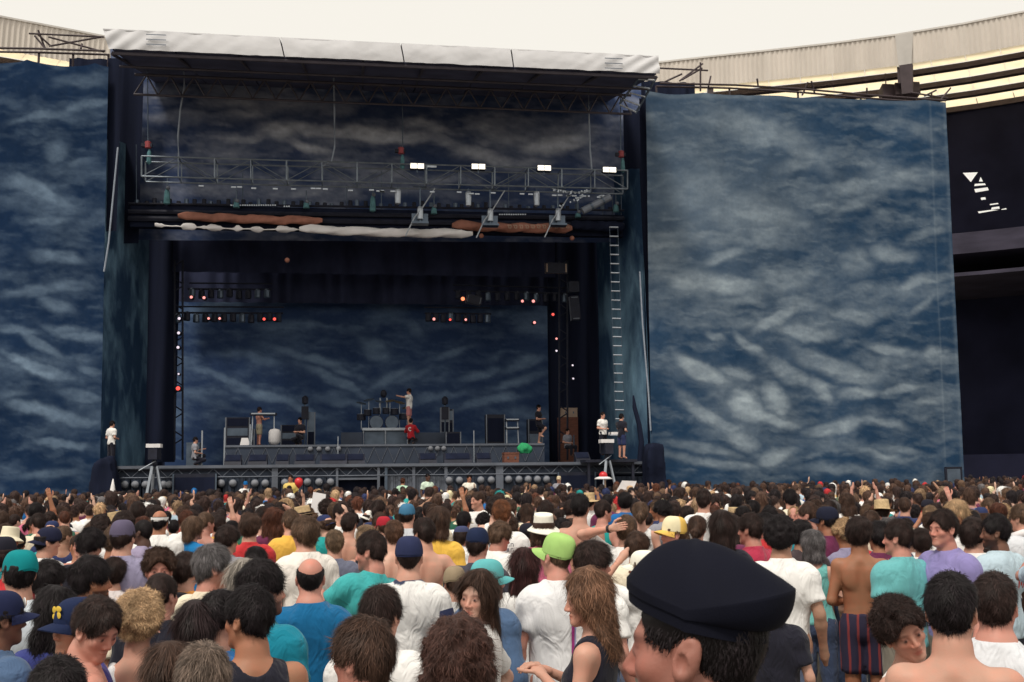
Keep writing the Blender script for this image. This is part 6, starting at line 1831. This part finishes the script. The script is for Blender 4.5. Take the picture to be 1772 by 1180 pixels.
def add_extras(root, o):
    hf = head_frame(root)
    if o.get('glasses'):
        b = MB()
        for s in (-1, 1):
            pts = [(s * .034 + .023 * math.cos(a), .104, -.004 + .019 * math.sin(a)) for a in [i * math.pi / 6 for i in range(13)]]
            b.tube(pts, .0022, 5)
            b.tube([(s * .058, .103, .002), (s * .074, .06, .003), (s * .080, -.01, .006)], .0022, 5)
            if o['glasses'] == 2: b.lathe([(.0005, .0), (.021, .0), (.021, .002), (.0005, .002)], 14, (s * .034, .103, -.004), axis='y')
        b.tube([(-.012, .106, .002), (.012, .106, .002)], .0022, 5)
        g = b.build('sunglasses' if o['glasses'] == 2 else 'glasses', mat('spectacle_metal', (.05, .05, .06), .3, .6, metal=.5, var=0), root)
        g.matrix_local = hf
    if o.get('emblem'):
        cap = part_of(root, 'cap')
        b = MB()
        if o['emblem'] == 'round':
            b.lathe([(.026, 0), (.026, .004), (.02, .006)], 16, (0, .097, .070), axis='y')
            e = b.build('badge', mat('badge_white', (.7, .68, .66), .8, .1, var=.1), cap)
            b2 = MB().lathe([(.018, 0), (.018, .003)], 14, (0, .103, .070), axis='y')
            b2.box((-.012, .105, .062), (.012, .108, .066)); b2.box((-.003, .105, .058), (.003, .108, .084))
            b2.build('badge_centre', mat('badge_orange', (.62, .24, .05), .8, .1, var=.3, scale=60), e)
        else:
            for (x0, x1, z0, z1) in ((-.044, .004, .080, .106), (.008, .040, .072, .102), (-.040, -.004, .050, .080), (.004, .036, .044, .070)):
                b.ball(((x0 + x1) / 2, .096 - abs((x0 + x1) / 2) * .25, (z0 + z1) / 2), ((x1 - x0) * .58, .0035, (z1 - z0) * .52), 10, 6)
            b.build('emblem', mat('emblem_yellow', (.66, .45, .06), .7, .2, var=.15, scale=40), cap)
    if o.get('print') == 'frame':
        p = [(-.12, .13, 1.235, 1.245), (.12, .13, 1.02, 1.24), (-.11, -.10, 1.02, 1.24)]
        back_print(root, 'print_frame', p, (.28, .28, .30))
        back_print(root, 'print_figure', [(-.085, .0, 1.02, 1.13), (-.06, -.02, 1.13, 1.16), (.02, .07, 1.02, 1.07)], (.20, .21, .27))
    if o.get('print') == 'ring':
        p = []
        for k in range(10):
            a = k * math.pi / 5; x, z = -.085 + .026 * math.cos(a), 1.325 + .026 * math.sin(a)
            p.append((x - .007, x + .007, z - .007, z + .007))
        p += [(-.02, -.005, 1.262, 1.272), (-.045, -.03, 1.275, 1.283), (.005, .03, 1.245, 1.255)]
        back_print(root, 'print', p, (.12, .13, .16))
    if o.get('print') == 'red':
        p = [(.02 + .028 * k, .034 + .028 * k, 1.22 + .02 * (k % 2), 1.29) for k in range(5)]
        back_print(root, 'print', p, (.45, .05, .04))
    if o.get('print') == 'text':
        rng = random.Random(3); p = []
        for j in range(6):
            z = 1.12 + .045 * j
            for k in range(4):
                x = -.02 + k * .038
                p += [(x, x + .006, z, z + .03), (x + .006, x + .024, z + (.024 if rng.random() < .6 else .0), z + .030), (x + .022, x + .028, z, z + .03 * rng.random() + .004)]
        back_print(root, 'print', p, (.20, .20, .23))
    if o.get('stripes'):
        global M_STRIPE
        M_STRIPE = M_STRIPE or stripes_material()
        t = part_of(root, 'shorts')
        t.data = t.data.copy(); t.data.materials.clear(); t.data.materials.append(M_STRIPE)
    if o.get('watch'):
        A = arm_pts('m', o['arms'])[0]
        w, e = A[2], A[1]; d = (w - e) / np.linalg.norm(w - e); c = w - d * .02
        b = MB().tube([c - d * .012, c + d * .012], .036, 12)
        wt = b.build('watch', mat('watch_strap', (.03, .025, .03), .5, .3, var=0), root)
    if o.get('chain'):
        pts = [(.072 * math.cos(a), -.010 + .070 * math.sin(a), 1.475 + .012 * math.sin(a)) for a in [k * math.pi / 8 for k in range(17)]]
        MB().tube(pts, .003, 5).build('necklace', M_GEAR, root)
    if o.get('braces'):
        sh = part_of(root, 'shirt')
        m1 = mat('strap_magenta', (.36, .05, .22), .8, .2, var=.1)
        m2 = mat('strap_lilac', (.36, .36, .58), .8, .2, var=.1)
        back_print(root, 'strap', [(.058, .076, .95, 1.40)], (.36, .05, .22))
        back_print(root, 'strap', [(.078, .10, .95, 1.40)], (.34, .35, .58))
    if o.get('sleeve'):
        for s in (-1, 1):
            A = arm_pts('m', ('down', 'down'))[0 if s < 0 else 1]
            sh_, e = A[0], A[1]; d = e - sh_
            b = MB().tube([sh_ + d * .32, sh_ + d * .52, sh_ + d * .80], .084, 14, .082)
            b.build('dark_sleeve', mat('navy_sleeve', (.02, .025, .06), .9, .1), root, True)
    if o.get('towel'):
        pts = [(.08, .12, 1.22), (.09, .10, 1.36), (.085, .03, 1.47), (.05, -.07, 1.50), (-.05, -.07, 1.50), (-.085, .03, 1.47), (-.09, .10, 1.36), (-.08, .12, 1.20)]
        MB().tube(pts, .038, 8).build('towel', M_WHITE, root, True)

seed_ = 100
for rec in HERO:
    x, ty, h, fy, by, sex, hair, skin, top, o, lab, short = rec
    tt_ = HS[hair[0]][0] * 1.15
    if o.get('hat'): tt_ = {'soft': .0, 'bucket': .0, 'straw': .012, 'visor': tt_}.get(o['hat'][0], .017)
    tt_ = o.get('tt', tt_)
    p, s = place_head(x, ty, h * o.get('k', .76 if ty < 950 else (.86 if ty < 1000 and h < 100 else 1)), tt_, 1.16 if h > 200 else 1.115)
    rel = max(-85, min(85, (fy - by + 180) % 360 - 180))
    fy2 = fy - ((fy - by + 180) % 360 - 180) + rel
    kw = {k: o[k] for k in ('hat', 'beard', 'res', 'hands', 'fat', 'arms', 'legs', 'sres', 'tilt') if k in o}
    if 'legs' not in kw: kw['legs'] = ('long', random.Random(seed_).choice([(.05, .07, .13), (.03, .035, .05), (.09, .11, .17), (.2, .18, .15)]))
    if kw.get('res') is None: kw['res'] = (.008, .02) if h > 70 else (.011, .022)
    root = person((0, 0, 0), by + view_yaw(x), 1.75, sex, head=(rel, o.get('pitch', 0), o.get('roll', 0)), skin=skin, hair=hair, top=top, label=lab, group='people in the crowd', seed=seed_, head_at=p, **kw)
    add_extras(root, o)
    X, Y, D = project(p)
    h = .25 * p[2] / 1.632 * FPX / D
    OCC.append((D, X, Y, h, root.location.x, root.location.y, True))
    HERO_ROOTS.append((root, X, Y, D, short))
    seed_ += 1

# ------------------------------------------------------------------ everyone else one can make out
rng = random.Random(77)
HAIRN = {'black': 'black-haired', 'dark': 'dark-haired', 'brown': 'brown-haired', 'light': 'light brown-haired', 'auburn': 'auburn-haired', 'ginger': 'red-haired', 'blond': 'blond', 'fair': 'fair-haired', 'grey': 'grey-haired'}
TOPS = [('white', W_, 30), ('cream', CR_, 8), ('black', BK, 12), ('navy', NV, 8), ('blue', BL, 5), ('pale blue', LB_, 5), ('teal', TE, 4), ('lavender', LAV, 4), ('red', RE, 4), ('yellow', YE, 3), ('grey', GR, 8), ('maroon', MA, 4), ('pink', PK, 3), ('green', GN, 3), ('bare', None, 11)]
HATC = [('navy', NV, 4), ('white', (.76, .75, .70), 4), ('red', RE, 1), ('black', BK, 3), ('blue', BL, 2), ('tan', (.4, .3, .18), 2)]
def wpick(l): return rng.choices(l, [t[-1] for t in l])[0]
def pick_look():
    sex = 'm' if rng.random() < .66 else 'f'
    hc_ = rng.choices(['black', 'dark', 'brown', 'light', 'auburn', 'blond', 'fair', 'grey', 'ginger'], [20, 36, 22, 10, 3, 4, 4, 2, 1])[0]
    st = rng.choice(['short', 'full', 'short', 'crew', 'parted', 'receding', 'afro']) if sex == 'm' else rng.choice(['long', 'bob', 'wavy', 'wavy', 'curly', 'pony', 'frizzy'])
    sk = rng.choices(['fair', 'pink', 'tan', 'pale', 'olive', 'bronze', 'brown'], [30, 26, 16, 10, 8, 6, 3])[0]
    tn, tc, _ = wpick(TOPS)
    if tn == 'bare' and sex == 'f': tn, tc = 'white', W_
    hat = None
    if rng.random() < .10:
        hn, hcol, _ = wpick(HATC); hat = (hn, hcol)
    return sex, hc_, st, sk, tn, tc, hat

AUTO = []
NEED = 190
cands = []
step = .64
for i in range(-40, 41):
    for j in range(0, 36):
        yy = 5.6 + j * step * .92; xx = i * step + (step / 2 if j % 2 else 0)
        q = np.array([xx, yy]) + np.array([rng.uniform(-.17, .17), rng.uniform(-.17, .17)])
        a = R(-8); wx = q[0] * math.cos(a) - q[1] * math.sin(a); wy = q[0] * math.sin(a) + q[1] * math.cos(a)
        cands.append((q[1], wx, wy))
cands.sort()
last_y = 0
FARSTART = 0
for dpt, wx, wy in cands:
    if len(AUTO) >= NEED: break
    H = min(1.92, max(1.52, rng.gauss(1.70, .085)))
    hz = H / 1.75 * 1.632
    X, Y, D = project((wx, wy, hz))
    if X < -60 or X > 1832: continue
    hp = .255 * H / 1.75 * FPX / D
    ok = True
    for (d2, x2, y2, h2, ax, ay, hero) in OCC:
        if (ax - wx) ** 2 + (ay - wy) ** 2 < (.46 if hero else .43) ** 2: ok = False; break
        if hero and D < d2 and abs(X - x2) < .55 * h2 + .5 * hp and Y - hp * .6 < y2 + h2 * (1.5 if h2 < 52 else 2.2) and Y + 3 * hp > y2 - h2 * .5: ok = False; break
        if hero and h2 > 84 and D < d2: ok = False; break
        if D < 6.3: ok = False; break
    if not ok: continue
    look = pick_look()
    sex, hc_, st, sk, tn, tc, hat = look
    if sex == 'f': H = max(1.5, H - .05)
    arms = rng.choices([('down', 'down'), ('bent', 'bent'), ('cross', 'cross'), ('down', 'hip'), ('down', 'up'), ('camera', 'camera'), ('eyes', 'down')], [42, 22, 14, 10, 2, 4, 2])[0]
    if D < 11.5 and arms[1] == 'up': arms = ('down', 'down')
    hy = rng.choices([0, 30, -30, 60, -60], [40, 16, 16, 8, 8])[0]
    byw = rng.gauss(0, 16)
    if rng.random() < .13: byw = rng.choice([110, -110, 160, -150, 70, -80, 180])
    kind = 'none' if tn == 'bare' else rng.choice(['tee', 'tee', 'tee', 'tank', 'polo'])
    hatspec = (rng.choice(['cap', 'cap', 'cap_high', 'bucket', 'straw'] if sex == 'm' else ['cap', 'bucket', 'straw']), hat[1], rng.choice([0, 180, 180]), 0) if hat else None
    if hatspec and hatspec[0] in ('bucket', 'straw'): hatspec = (hatspec[0], (.72, .66, .5) if hatspec[0] == 'bucket' else (.58, .43, .25), 0, 0); hat = ('pale', None)
    root = person((wx, wy, 0), byw + view_yaw(X), H, sex, arms=arms, head=(hy, rng.choice([0, 0, 10]), 0), skin=sk, hair=(st, hc_), top=(kind, tc), legs=('long', (.05, .06, .10)), hat=hatspec, group='people in the crowd', hands=(0, 1) if arms[1] == 'up' else (0, 0), seed=seed_ % 8, res=(.013, .026), sres=.022)
    OCC.append((D, X, Y, hp, wx, wy, False))
    AUTO.append((root, X, Y, D, hc_, tn, hat, hatspec, sex, arms))
    FARSTART = max(FARSTART, dpt)
    seed_ += 1
used = {r[0]['label'] for r in HERO_ROOTS}
for (root, X, Y, D, hc_, tn, hat, hs, sex, arms) in AUTO:
    topw = 'bare shoulders' if tn == 'bare' else 'a %s top' % tn
    who = 'woman' if sex == 'f' else 'person'
    if hs:
        hn = {'bucket': 'a pale sun hat', 'straw': 'a straw hat'}.get(hs[0], 'a %s cap' % hat[0])
        base = '%s in %s and %s' % (who, hn, topw if tn != 'bare' else 'no shirt')
    else:
        base = '%s %s in %s' % (HAIRN[hc_], who, topw) if tn != 'bare' else 'shirtless %s person' % HAIRN[hc_]
    if arms[1] == 'up': base = base + ' with a raised arm'
    if arms[0] == 'camera': base = base + ', camera up'
    near = sorted(HERO_ROOTS, key=lambda r: (r[1] - X) ** 2 + 3 * (r[2] - Y) ** 2)
    lab = None
    for r in near[:14]:
        dx, dy, dd = X - r[1], Y - r[2], D - r[3]
        if abs(dx) > 1.2 * abs(dy): rel = 'left of' if dx < 0 else 'right of'
        elif dd > 0: rel = 'beyond'
        else: rel = 'in front of'
        c = '%s, %s %s' % (base, rel, r[4])
        if len(c.replace('-', ' ').split()) > 16: c = c.replace(' and a ', ', ')
        if c not in used and len(c.replace('-', ' ').split()) <= 16: lab = c; break
    if lab is None:
        for ia_ in range(8):
            for ib_ in range(ia_ + 1, 8):
                c = '%s near %s and %s' % (who + ' in ' + topw if tn != 'bare' else 'shirtless person', near[ia_][4], near[ib_][4])
                if lab is None and c not in used and len(c.replace('-', ' ').split()) <= 16: lab = c
    used.add(lab)
    root['label'] = lab
# ------------------------------------------------------------------ the far crowd, past counting
def far_template(sex, arms, hairy, res, seed, ns=0):
    rh, rb = res
    A = arm_pts(sex, arms)
    allp = np.array([p for a in A for p in a[:3]])
    zhi = max(1.86, allp[:, 2].max() + .15)
    xl = max(.30, np.abs(allp[:, 0]).max() + .1)
    F = Field(axis([(-xl, -.15, rb), (-.15, .15, rh), (.15, xl, rb)]), axis([(-.2, .2, rh * 1.2)] + ([(.2, allp[:, 1].max() + .1, rb)] if allp[:, 1].max() > .15 else [])), axis([(.95, 1.46, rb), (1.46, zhi, rh)]))
    torso_union(F, sex, 1.0, .012)
    for sh, e, w, nm in A:
        F.cone(sh, e, .065, .052, .05); F.cone(e, w, .052, .036, .03); F.cone(w, w + (w - e) * .3, .04, .03, .02)
    F.cone(np.array([0, -.02, 1.42]), np.array([0, 0, 1.56]), .064, .06, .03)
    c = np.array([0, .012, 1.63])
    F.union(c - .2, c + .2, lambda x, y, z: smin(ell(x, y, z, c + np.array([0, -.012, .035]), (.078, .095, .088)), ell(x, y, z, c + np.array([0, .03, -.045]), (.062, .064, .076)), .03), .02, .02)
    t, dn = hairy
    hf = lambda x, y, z: smax(smin(ell(x, y, z, c + np.array([0, -.018, .036]), (.078 + t, .094 + t, .088 + t)), ell(x, y, z, c + np.array([0, -.055, -.04 - dn / 2]), (.062 + t, .05 + t * .6, .06 + dn)), .04) + .014 * vnoise(x * 24, y * 24, z * 24, seed), -ell(x, y, z, c + np.array([0, .14, -.03]), (.075, .10, .10)), .02)
    F.union(c - .3, c + .3, hf, .008, .02)
    v, q = F.nets()
    h = hf(v[:, 0], v[:, 1], v[:, 2]) < .012
    cls = np.zeros(len(v), int)
    cls[(v[:, 2] < 1.46)] = 1
    for sh, e, w, nm in A:
        far = cone(v[:, 0], v[:, 1], v[:, 2], sh + (e - sh) * .75, w, .07, .05) < .02
        cls[far] = 0
        cls[cone(v[:, 0], v[:, 1], v[:, 2], w, w + (w - e) * .3, .06, .06) < .02] = 0
    cls[h & (v[:, 2] > 1.3)] = 2
    sh = np.ones(len(v))
    if ns:
        rg = np.random.default_rng(seed)
        hq = q[(cls[q] == 2).all(1)]
        k = rg.integers(0, len(hq), ns); p = v[hq[k]].mean(1)
        n = p - (c + np.array([0, -.02, .0])); n /= np.linalg.norm(n, axis=1)[:, None]
        fl = p - (c + np.array([0, -.04, .16])) + rg.normal(0, .04, (ns, 3)); fl -= n * (fl * n).sum(1)[:, None]; fl /= np.linalg.norm(fl, axis=1)[:, None]
        sd = np.cross(n, fl) * .0045; e = p + fl * rg.uniform(.03, .07, ns)[:, None] + n * rg.uniform(.0, .022, ns)[:, None]; p = p + n * .002
        V2 = np.concatenate([p - sd, p + sd, e + sd * .5, e - sd * .5]); a = np.arange(ns) + len(v)
        q = np.concatenate([q, np.stack([a, a + ns, a + 2 * ns, a + 3 * ns], 1)]); v = np.concatenate([v, V2]); cls = np.concatenate([cls, np.full(4 * ns, 2)])
        sh = np.concatenate([sh, np.tile(rg.uniform(.5, 1.9, ns), 4)])
    return v, q, cls, sh
nrg = np.random.default_rng(5)
TP = {}
for lod, res, ns in ((0, (.030, .06), 260), (1, (.042, .08), 90)):
    TP[lod] = [far_template('m', ('down', 'down'), (.010, .02), res, 1, ns), far_template('f', ('down', 'down'), (.020, .17), res, 2, ns), far_template('m', ('down', 'down'), (.004, .01), res, 3, ns), far_template('m', ('bent', 'bent'), (.020, .03), res, 4, ns),
               far_template('f', ('bent', 'bent'), (.035, .12), res, 5, ns), far_template('m', ('up', 'down'), (.016, .03), res, 6, ns), far_template('m', ('camera', 'camera'), (.018, .03), res, 7, ns), far_template('m', ('up', 'up'), (.018, .03), res, 8, ns),
               far_template('f', ('eyes', 'down'), (.02, .17), res, 9, ns)]
VV, QQ, CC = [], [], []
nv_ = 0
step = .77
hairp = [HAIRC[k] for k in ('black', 'dark', 'brown', 'light', 'auburn', 'blond', 'fair', 'grey')]
hw = np.array([26, 38, 20, 5, 2, 1.6, 2, 1.2]); hw /= hw.sum()
tops_ = [t[1] for t in TOPS if t[1]]; tw = np.array([t[2] for t in TOPS if t[1]], float); tw /= tw.sum()
nfar = 0
for i in range(-60, 61):
    for j in range(0, 90):
        yy = FARSTART - 1.2 + j * step * .95; xx = i * step + (step / 2 if j % 2 else 0)
        qx, qy = xx + nrg.uniform(-.28, .28), yy + nrg.uniform(-.28, .28)
        a = R(-8); wx = qx * math.cos(a) - qy * math.sin(a); wy = qx * math.sin(a) + qy * math.cos(a)
        lim = 41.0 if -14.5 < wx < 9.5 else 43.6
        if wx > 26: lim = 56
        if wy > lim: continue
        H = min(1.9, max(1.5, nrg.normal(1.70, .085)))
        X, Y, D = project((wx, wy, H))
        if X < -130 or X > 1900: continue
        if any((o[4] - wx) ** 2 + (o[5] - wy) ** 2 < .42 ** 2 for o in OCC if o[5] > FARSTART - 4): continue
        k = int(nrg.choice(9, p=[.30, .21, .17, .15, .095, .018, .022, .008, .027]))
        v, q, cls, shd = TP[0 if D < 25 else 1][k]
        s = H / 1.75
        th = nrg.normal(0, .5) if nrg.random() > .28 else nrg.uniform(-3, 3)
        th -= R(view_yaw(X))
        c_, s_ = math.cos(th), math.sin(th)
        V = np.stack([(v[:, 0] * c_ - v[:, 1] * s_) * s + wx, (v[:, 0] * s_ + v[:, 1] * c_) * s + wy, v[:, 2] * s], 1)
        sk = np.array(SKINS[('fair', 'pink', 'tan', 'pale', 'olive', 'bronze', 'brown')[int(nrg.choice(7, p=[.3, .26, .16, .1, .08, .06, .04]))]])
        tp = np.array(tops_[int(nrg.choice(len(tops_), p=tw))]) if nrg.random() > .1 else sk
        hr = np.array(hairp[int(nrg.choice(8, p=hw))])
        hatted = nrg.random() < .06
        if hatted: hr = np.array([W_, NV, (.7, .62, .4), RE, BL, TE][int(nrg.choice(6, p=[.42, .2, .2, .06, .06, .06]))])
        C = np.stack([sk, tp, hr])[cls] * nrg.uniform(.85, 1.15)
        C = C * np.where((cls == 2) & (not hatted), shd * (1 + .3 * (nrg.random(len(v)) - .5)), 1)[:, None]
        VV.append(V); QQ.append(q + nv_); CC.append(C); nv_ += len(v); nfar += 1
me = np_mesh('crowd', np.concatenate(VV), np.concatenate(QQ), None, M_FAR, col=np.concatenate(CC))
tag(link('crowd', me), 'dense far crowd of people packed between the nearer people and the stage', 'crowd', kind='stuff')

# ------------------------------------------------------------------ people on the stage, guards, and what is held up
def on_stage(x, ytop, yfeet, Y, zb, label, **k):
    a = on_y(x, ytop, Y)
    H = k.pop('H', None) or (a[2] - zb)
    st_ = k.get('stance', 'stand')
    dz = LEGS[st_][2] * H / 1.75
    hd = k.pop('yaw', 0)
    return person((a[0], Y, zb - dz), hd, H, label=label, res=(.014, .028), sres=.02, **k)
on_stage(708, 687, 738, 50.2, ZS + .0, 'man in a white tee and pink shorts pointing across the drums', yaw=-70, arms=('shoulder', 'shoulder'), hair=('short', 'dark'), top=('tee', W_), legs=('short', (.50, .20, .21)), H=1.78, skin='fair').location.z = ZR - .02
on_stage(711, 738, 768, 49.6, ZS, 'man in a red jacket crouching below the drum platform', yaw=20, stance='crouch', arms=('forward', 'forward'), hair=('short', 'black'), top=('long', (.42, .02, .03)), legs=('long', BK), H=1.72)
on_stage(449, 703, 767, 50.4, ZS, 'shirtless man in khaki shorts standing at the long keyboard', yaw=60, arms=('forward', 'forward'), hair=('short', 'dark'), top=('none',), legs=('short', (.38, .33, .24)), H=1.76, skin='pink')
on_stage(519, 736, 768, 48.9, ZS, 'man in black kneeling with folded bare arms left of the drums', yaw=-150, stance='crouch', arms=('cross', 'cross'), hair=('short', 'black'), top=('tee', BK), legs=('long', BK), H=1.74)
on_stage(932, 704, 768, 49.5, ZS, 'man in black with crossed arms and one white shoe raised', yaw=120, stance='stride', arms=('cross', 'cross'), hair=('short', 'black'), top=('tee', BK), legs=('short', BK), H=1.78, shoe=1.4)
on_stage(982, 744, 790, 50.5, ZD + .3, 'person sitting in the opening at the right of the stage', yaw=150, stance='sit', arms=('bent', 'bent'), hair=('short', 'black'), top=('tee', GR), legs=('long', BK), H=1.72)
on_stage(194, 735, 800, 44.6, ZD, 'man in a white tee and black trousers at the left corner of the stage', yaw=40, arms=('bent', 'bent'), hair=('short', 'black'), top=('tee', W_), legs=('long', BK), H=1.76)
on_stage(1075, 717, 797, 43.2, ZD + .1, 'man in a dark tee and navy shorts with white shoes by the ladder', yaw=50, arms=('forward', 'bent'), hair=('short', 'black'), top=('tee', BK), legs=('short', NV), H=1.80, shoe=1.4)
on_stage(1043, 729, 775, 43.6, ZD + .25, 'man in a white tee behind the right camera tripod', yaw=150, stance='stand', arms=('bent', 'bent'), hair=('short', 'dark'), top=('tee', W_), legs=('long', BK), H=1.74)
on_stage(338, 762, 800, 46.4, ZD, 'dim figure in grey crouching at the left end of the stage', yaw=70, stance='crouch', arms=('forward', 'bent'), hair=('short', 'black'), top=('tee', GR), legs=('long', BK), H=1.70)
c = on_y(1069, 800, 43.3)
tb = MB().box((c[0] - 1.4, 42.9, ZD - .02), (c[0] + .7, 44.0, ZD + .09)); tb.box((c[0] - 1.3, 43.0, 0), (c[0] - 1.2, 43.1, ZD)); tb.box((c[0] + .5, 43.0, 0), (c[0] + .6, 43.1, ZD))
tag(tb.build('wing_platform', M_GEAR), 'small dark platform under the man in navy shorts at the right', 'platform')
tr = tag(empty('equipment_tray', on_y(1066, 752, 43.4)), 'white tray of equipment held beside the right camera', 'tray')
MB().box((-.28, -.18, -.04), (.28, .18, .0)).build('base', M_SILVER, tr)
b = MB()
for (x0, x1, y0, y1) in ((-.28, .28, -.18, -.15), (-.28, .28, .15, .18), (-.28, -.25, -.18, .18), (.25, .28, -.18, .18)): b.box((x0, y0, 0), (x1, y1, .10))
b.build('rim', M_WHITE, tr)
# the letter on the red jacket
red = next(o for o in bpy.data.objects if (o.get('label') or '').startswith('man in a red jacket'))
jp = []
for k in range(9):
    a = math.pi * (.28 + 1.44 * k / 8); jp.append((.06 * math.cos(a) - .018, .06 * math.cos(a) + .018, 1.27 + .075 * math.sin(a) - .02, 1.27 + .075 * math.sin(a) + .02))
back_print(red, 'letter_c', jp, (.7, .68, .68))

def guard(x, ytop, label, **k):
    a = on_y(x, ytop, 42.2)
    H = min(1.95, max(1.6, a[2] - .36))
    zb = a[2] - H
    p = person((a[0], 42.2, .36), k.pop('yaw', 180), H, label=label, res=(.014, .028), sres=.02, group='guards in front of the stage', **k)
    return p
guard(503, 822, 'guard in a yellow shirt beside the red balloon', top=('polo', (.70, .52, .16)), hair=('crew', 'dark'), skin='tan', fat=1.15, yaw=190)
guard(697, 828, 'guard with reddish hair in a green and white bib', top=('tee', (.45, .66, .5)), hair=('short', 'auburn'), skin='tan', yaw=20)
guard(740, 820, 'dark skinned guard in a pale green and white shirt', top=('tee', (.60, .72, .60)), hair=('crew', 'black'), skin='dark', yaw=150)
guard(812, 822, 'dark haired guard in a white tee facing the crowd', top=('tee', (.78, .74, .66)), hair=('short', 'black'), skin='tan', yaw=175)
guard(967, 824, 'guard in a pale cap near the large subwoofer on the right', top=('tee', GR), hair=('short', 'dark'), hat=('cap', (.6, .5, .34), 0), skin='fair', yaw=200)
guard(425, 833, 'guard in a blue cap left of the round lamps', top=('tee', W_), hair=('short', 'dark'), hat=('cap', BL, 0), skin='fair', yaw=160)
c = on_y(517, 835, 41.0)
bl = tag(empty('balloon', c), 'round red balloon floating beside the guard in yellow', 'balloon')
b = MB(); b.lathe([(.005, -.20), (.06, -.17), (.13, -.08), (.155, .02), (.14, .10), (.09, .16), (.03, .18), (.005, .182)], 16); b.build('skin', M_RED, bl, True)
MB().lathe([(.02, -.225), (.012, -.20)], 8).build('knot', M_RED, bl)
MB().tube([(0, 0, -.22), (.02, 0, -.6), (-.02, 0, -.95)], .004, 4).build('string', M_WHITE, bl)
# sign-like things held above the far crowd
def held(x, y, Y, name, label, cat, builder):
    c = on_y(x, y, Y)
    o = tag(empty(name, c), label, cat)
    builder(o)
    return o
def umb(o):
    b = MB(); b.lathe([(.32, -.03), (.34, .0), (.24, .05), (.16, .07)], 16); b.build('brim', M_WHITE, o, True)
    b = MB(); b.lathe([(.165, .065), (.15, .17), (.09, .24), (.01, .26)], 12); b.build('dome', M_RED, o, True)
    MB().tube([(.06, 0, -.02), (.07, 0, -.85)], .035).build('stick', mat('pale_wood', (.5, .36, .27), .7, .2), o)
held(1044, 828, 40.0, 'novelty_hat', 'red and white novelty hat held up on a stick before the right camera', 'hat', umb)
def sheet(o):
    b = MB().slab([(-.34, 0, -.14), (.20, .02, -.10), (.34, .06, .20), (-.12, .03, .22)], (0, .012, 0)); b.build('sheet', M_WHITE, o)
    MB().tube([(.05, .03, -.10), (.06, .03, -.8)], .02).build('stick', M_STEEL, o)
held(1084, 844, 33.0, 'paper_sign', 'white sheet of paper held up above the crowd', 'paper sign', sheet)
def conef(o):
    b = MB(); b.lathe([(.155, -.45), (.13, -.30), (.07, .10), (.012, .36)], 12); b.build('cone', M_WHITE, o, True)
    MB().tube([(0, 0, -.45), (0, 0, -1.2)], .03).build('stick', M_STEEL, o)
held(195, 846, 41.2, 'white_cone', 'white pointed cone standing before the left corner of the stage', 'cone', conef)
def brd(o):
    b = MB().slab([(-.12, 0, -.28), (.10, .0, -.34), (.16, .05, .26), (-.04, .05, .30)], (0, .02, 0)); b.build('board', M_WHITE, o)
    MB().tube([(.0, .02, -.3), (.0, .02, -.8)], .025).build('handle', M_STEEL, o)
held(546, 884, 18.0, 'paper_sign', 'white folded card held up left of the far crowd middle', 'paper sign', brd)
print('people built at', round(time.time() - T0, 1), 's; far crowd', nfar, 'faces', len(me.polygons))
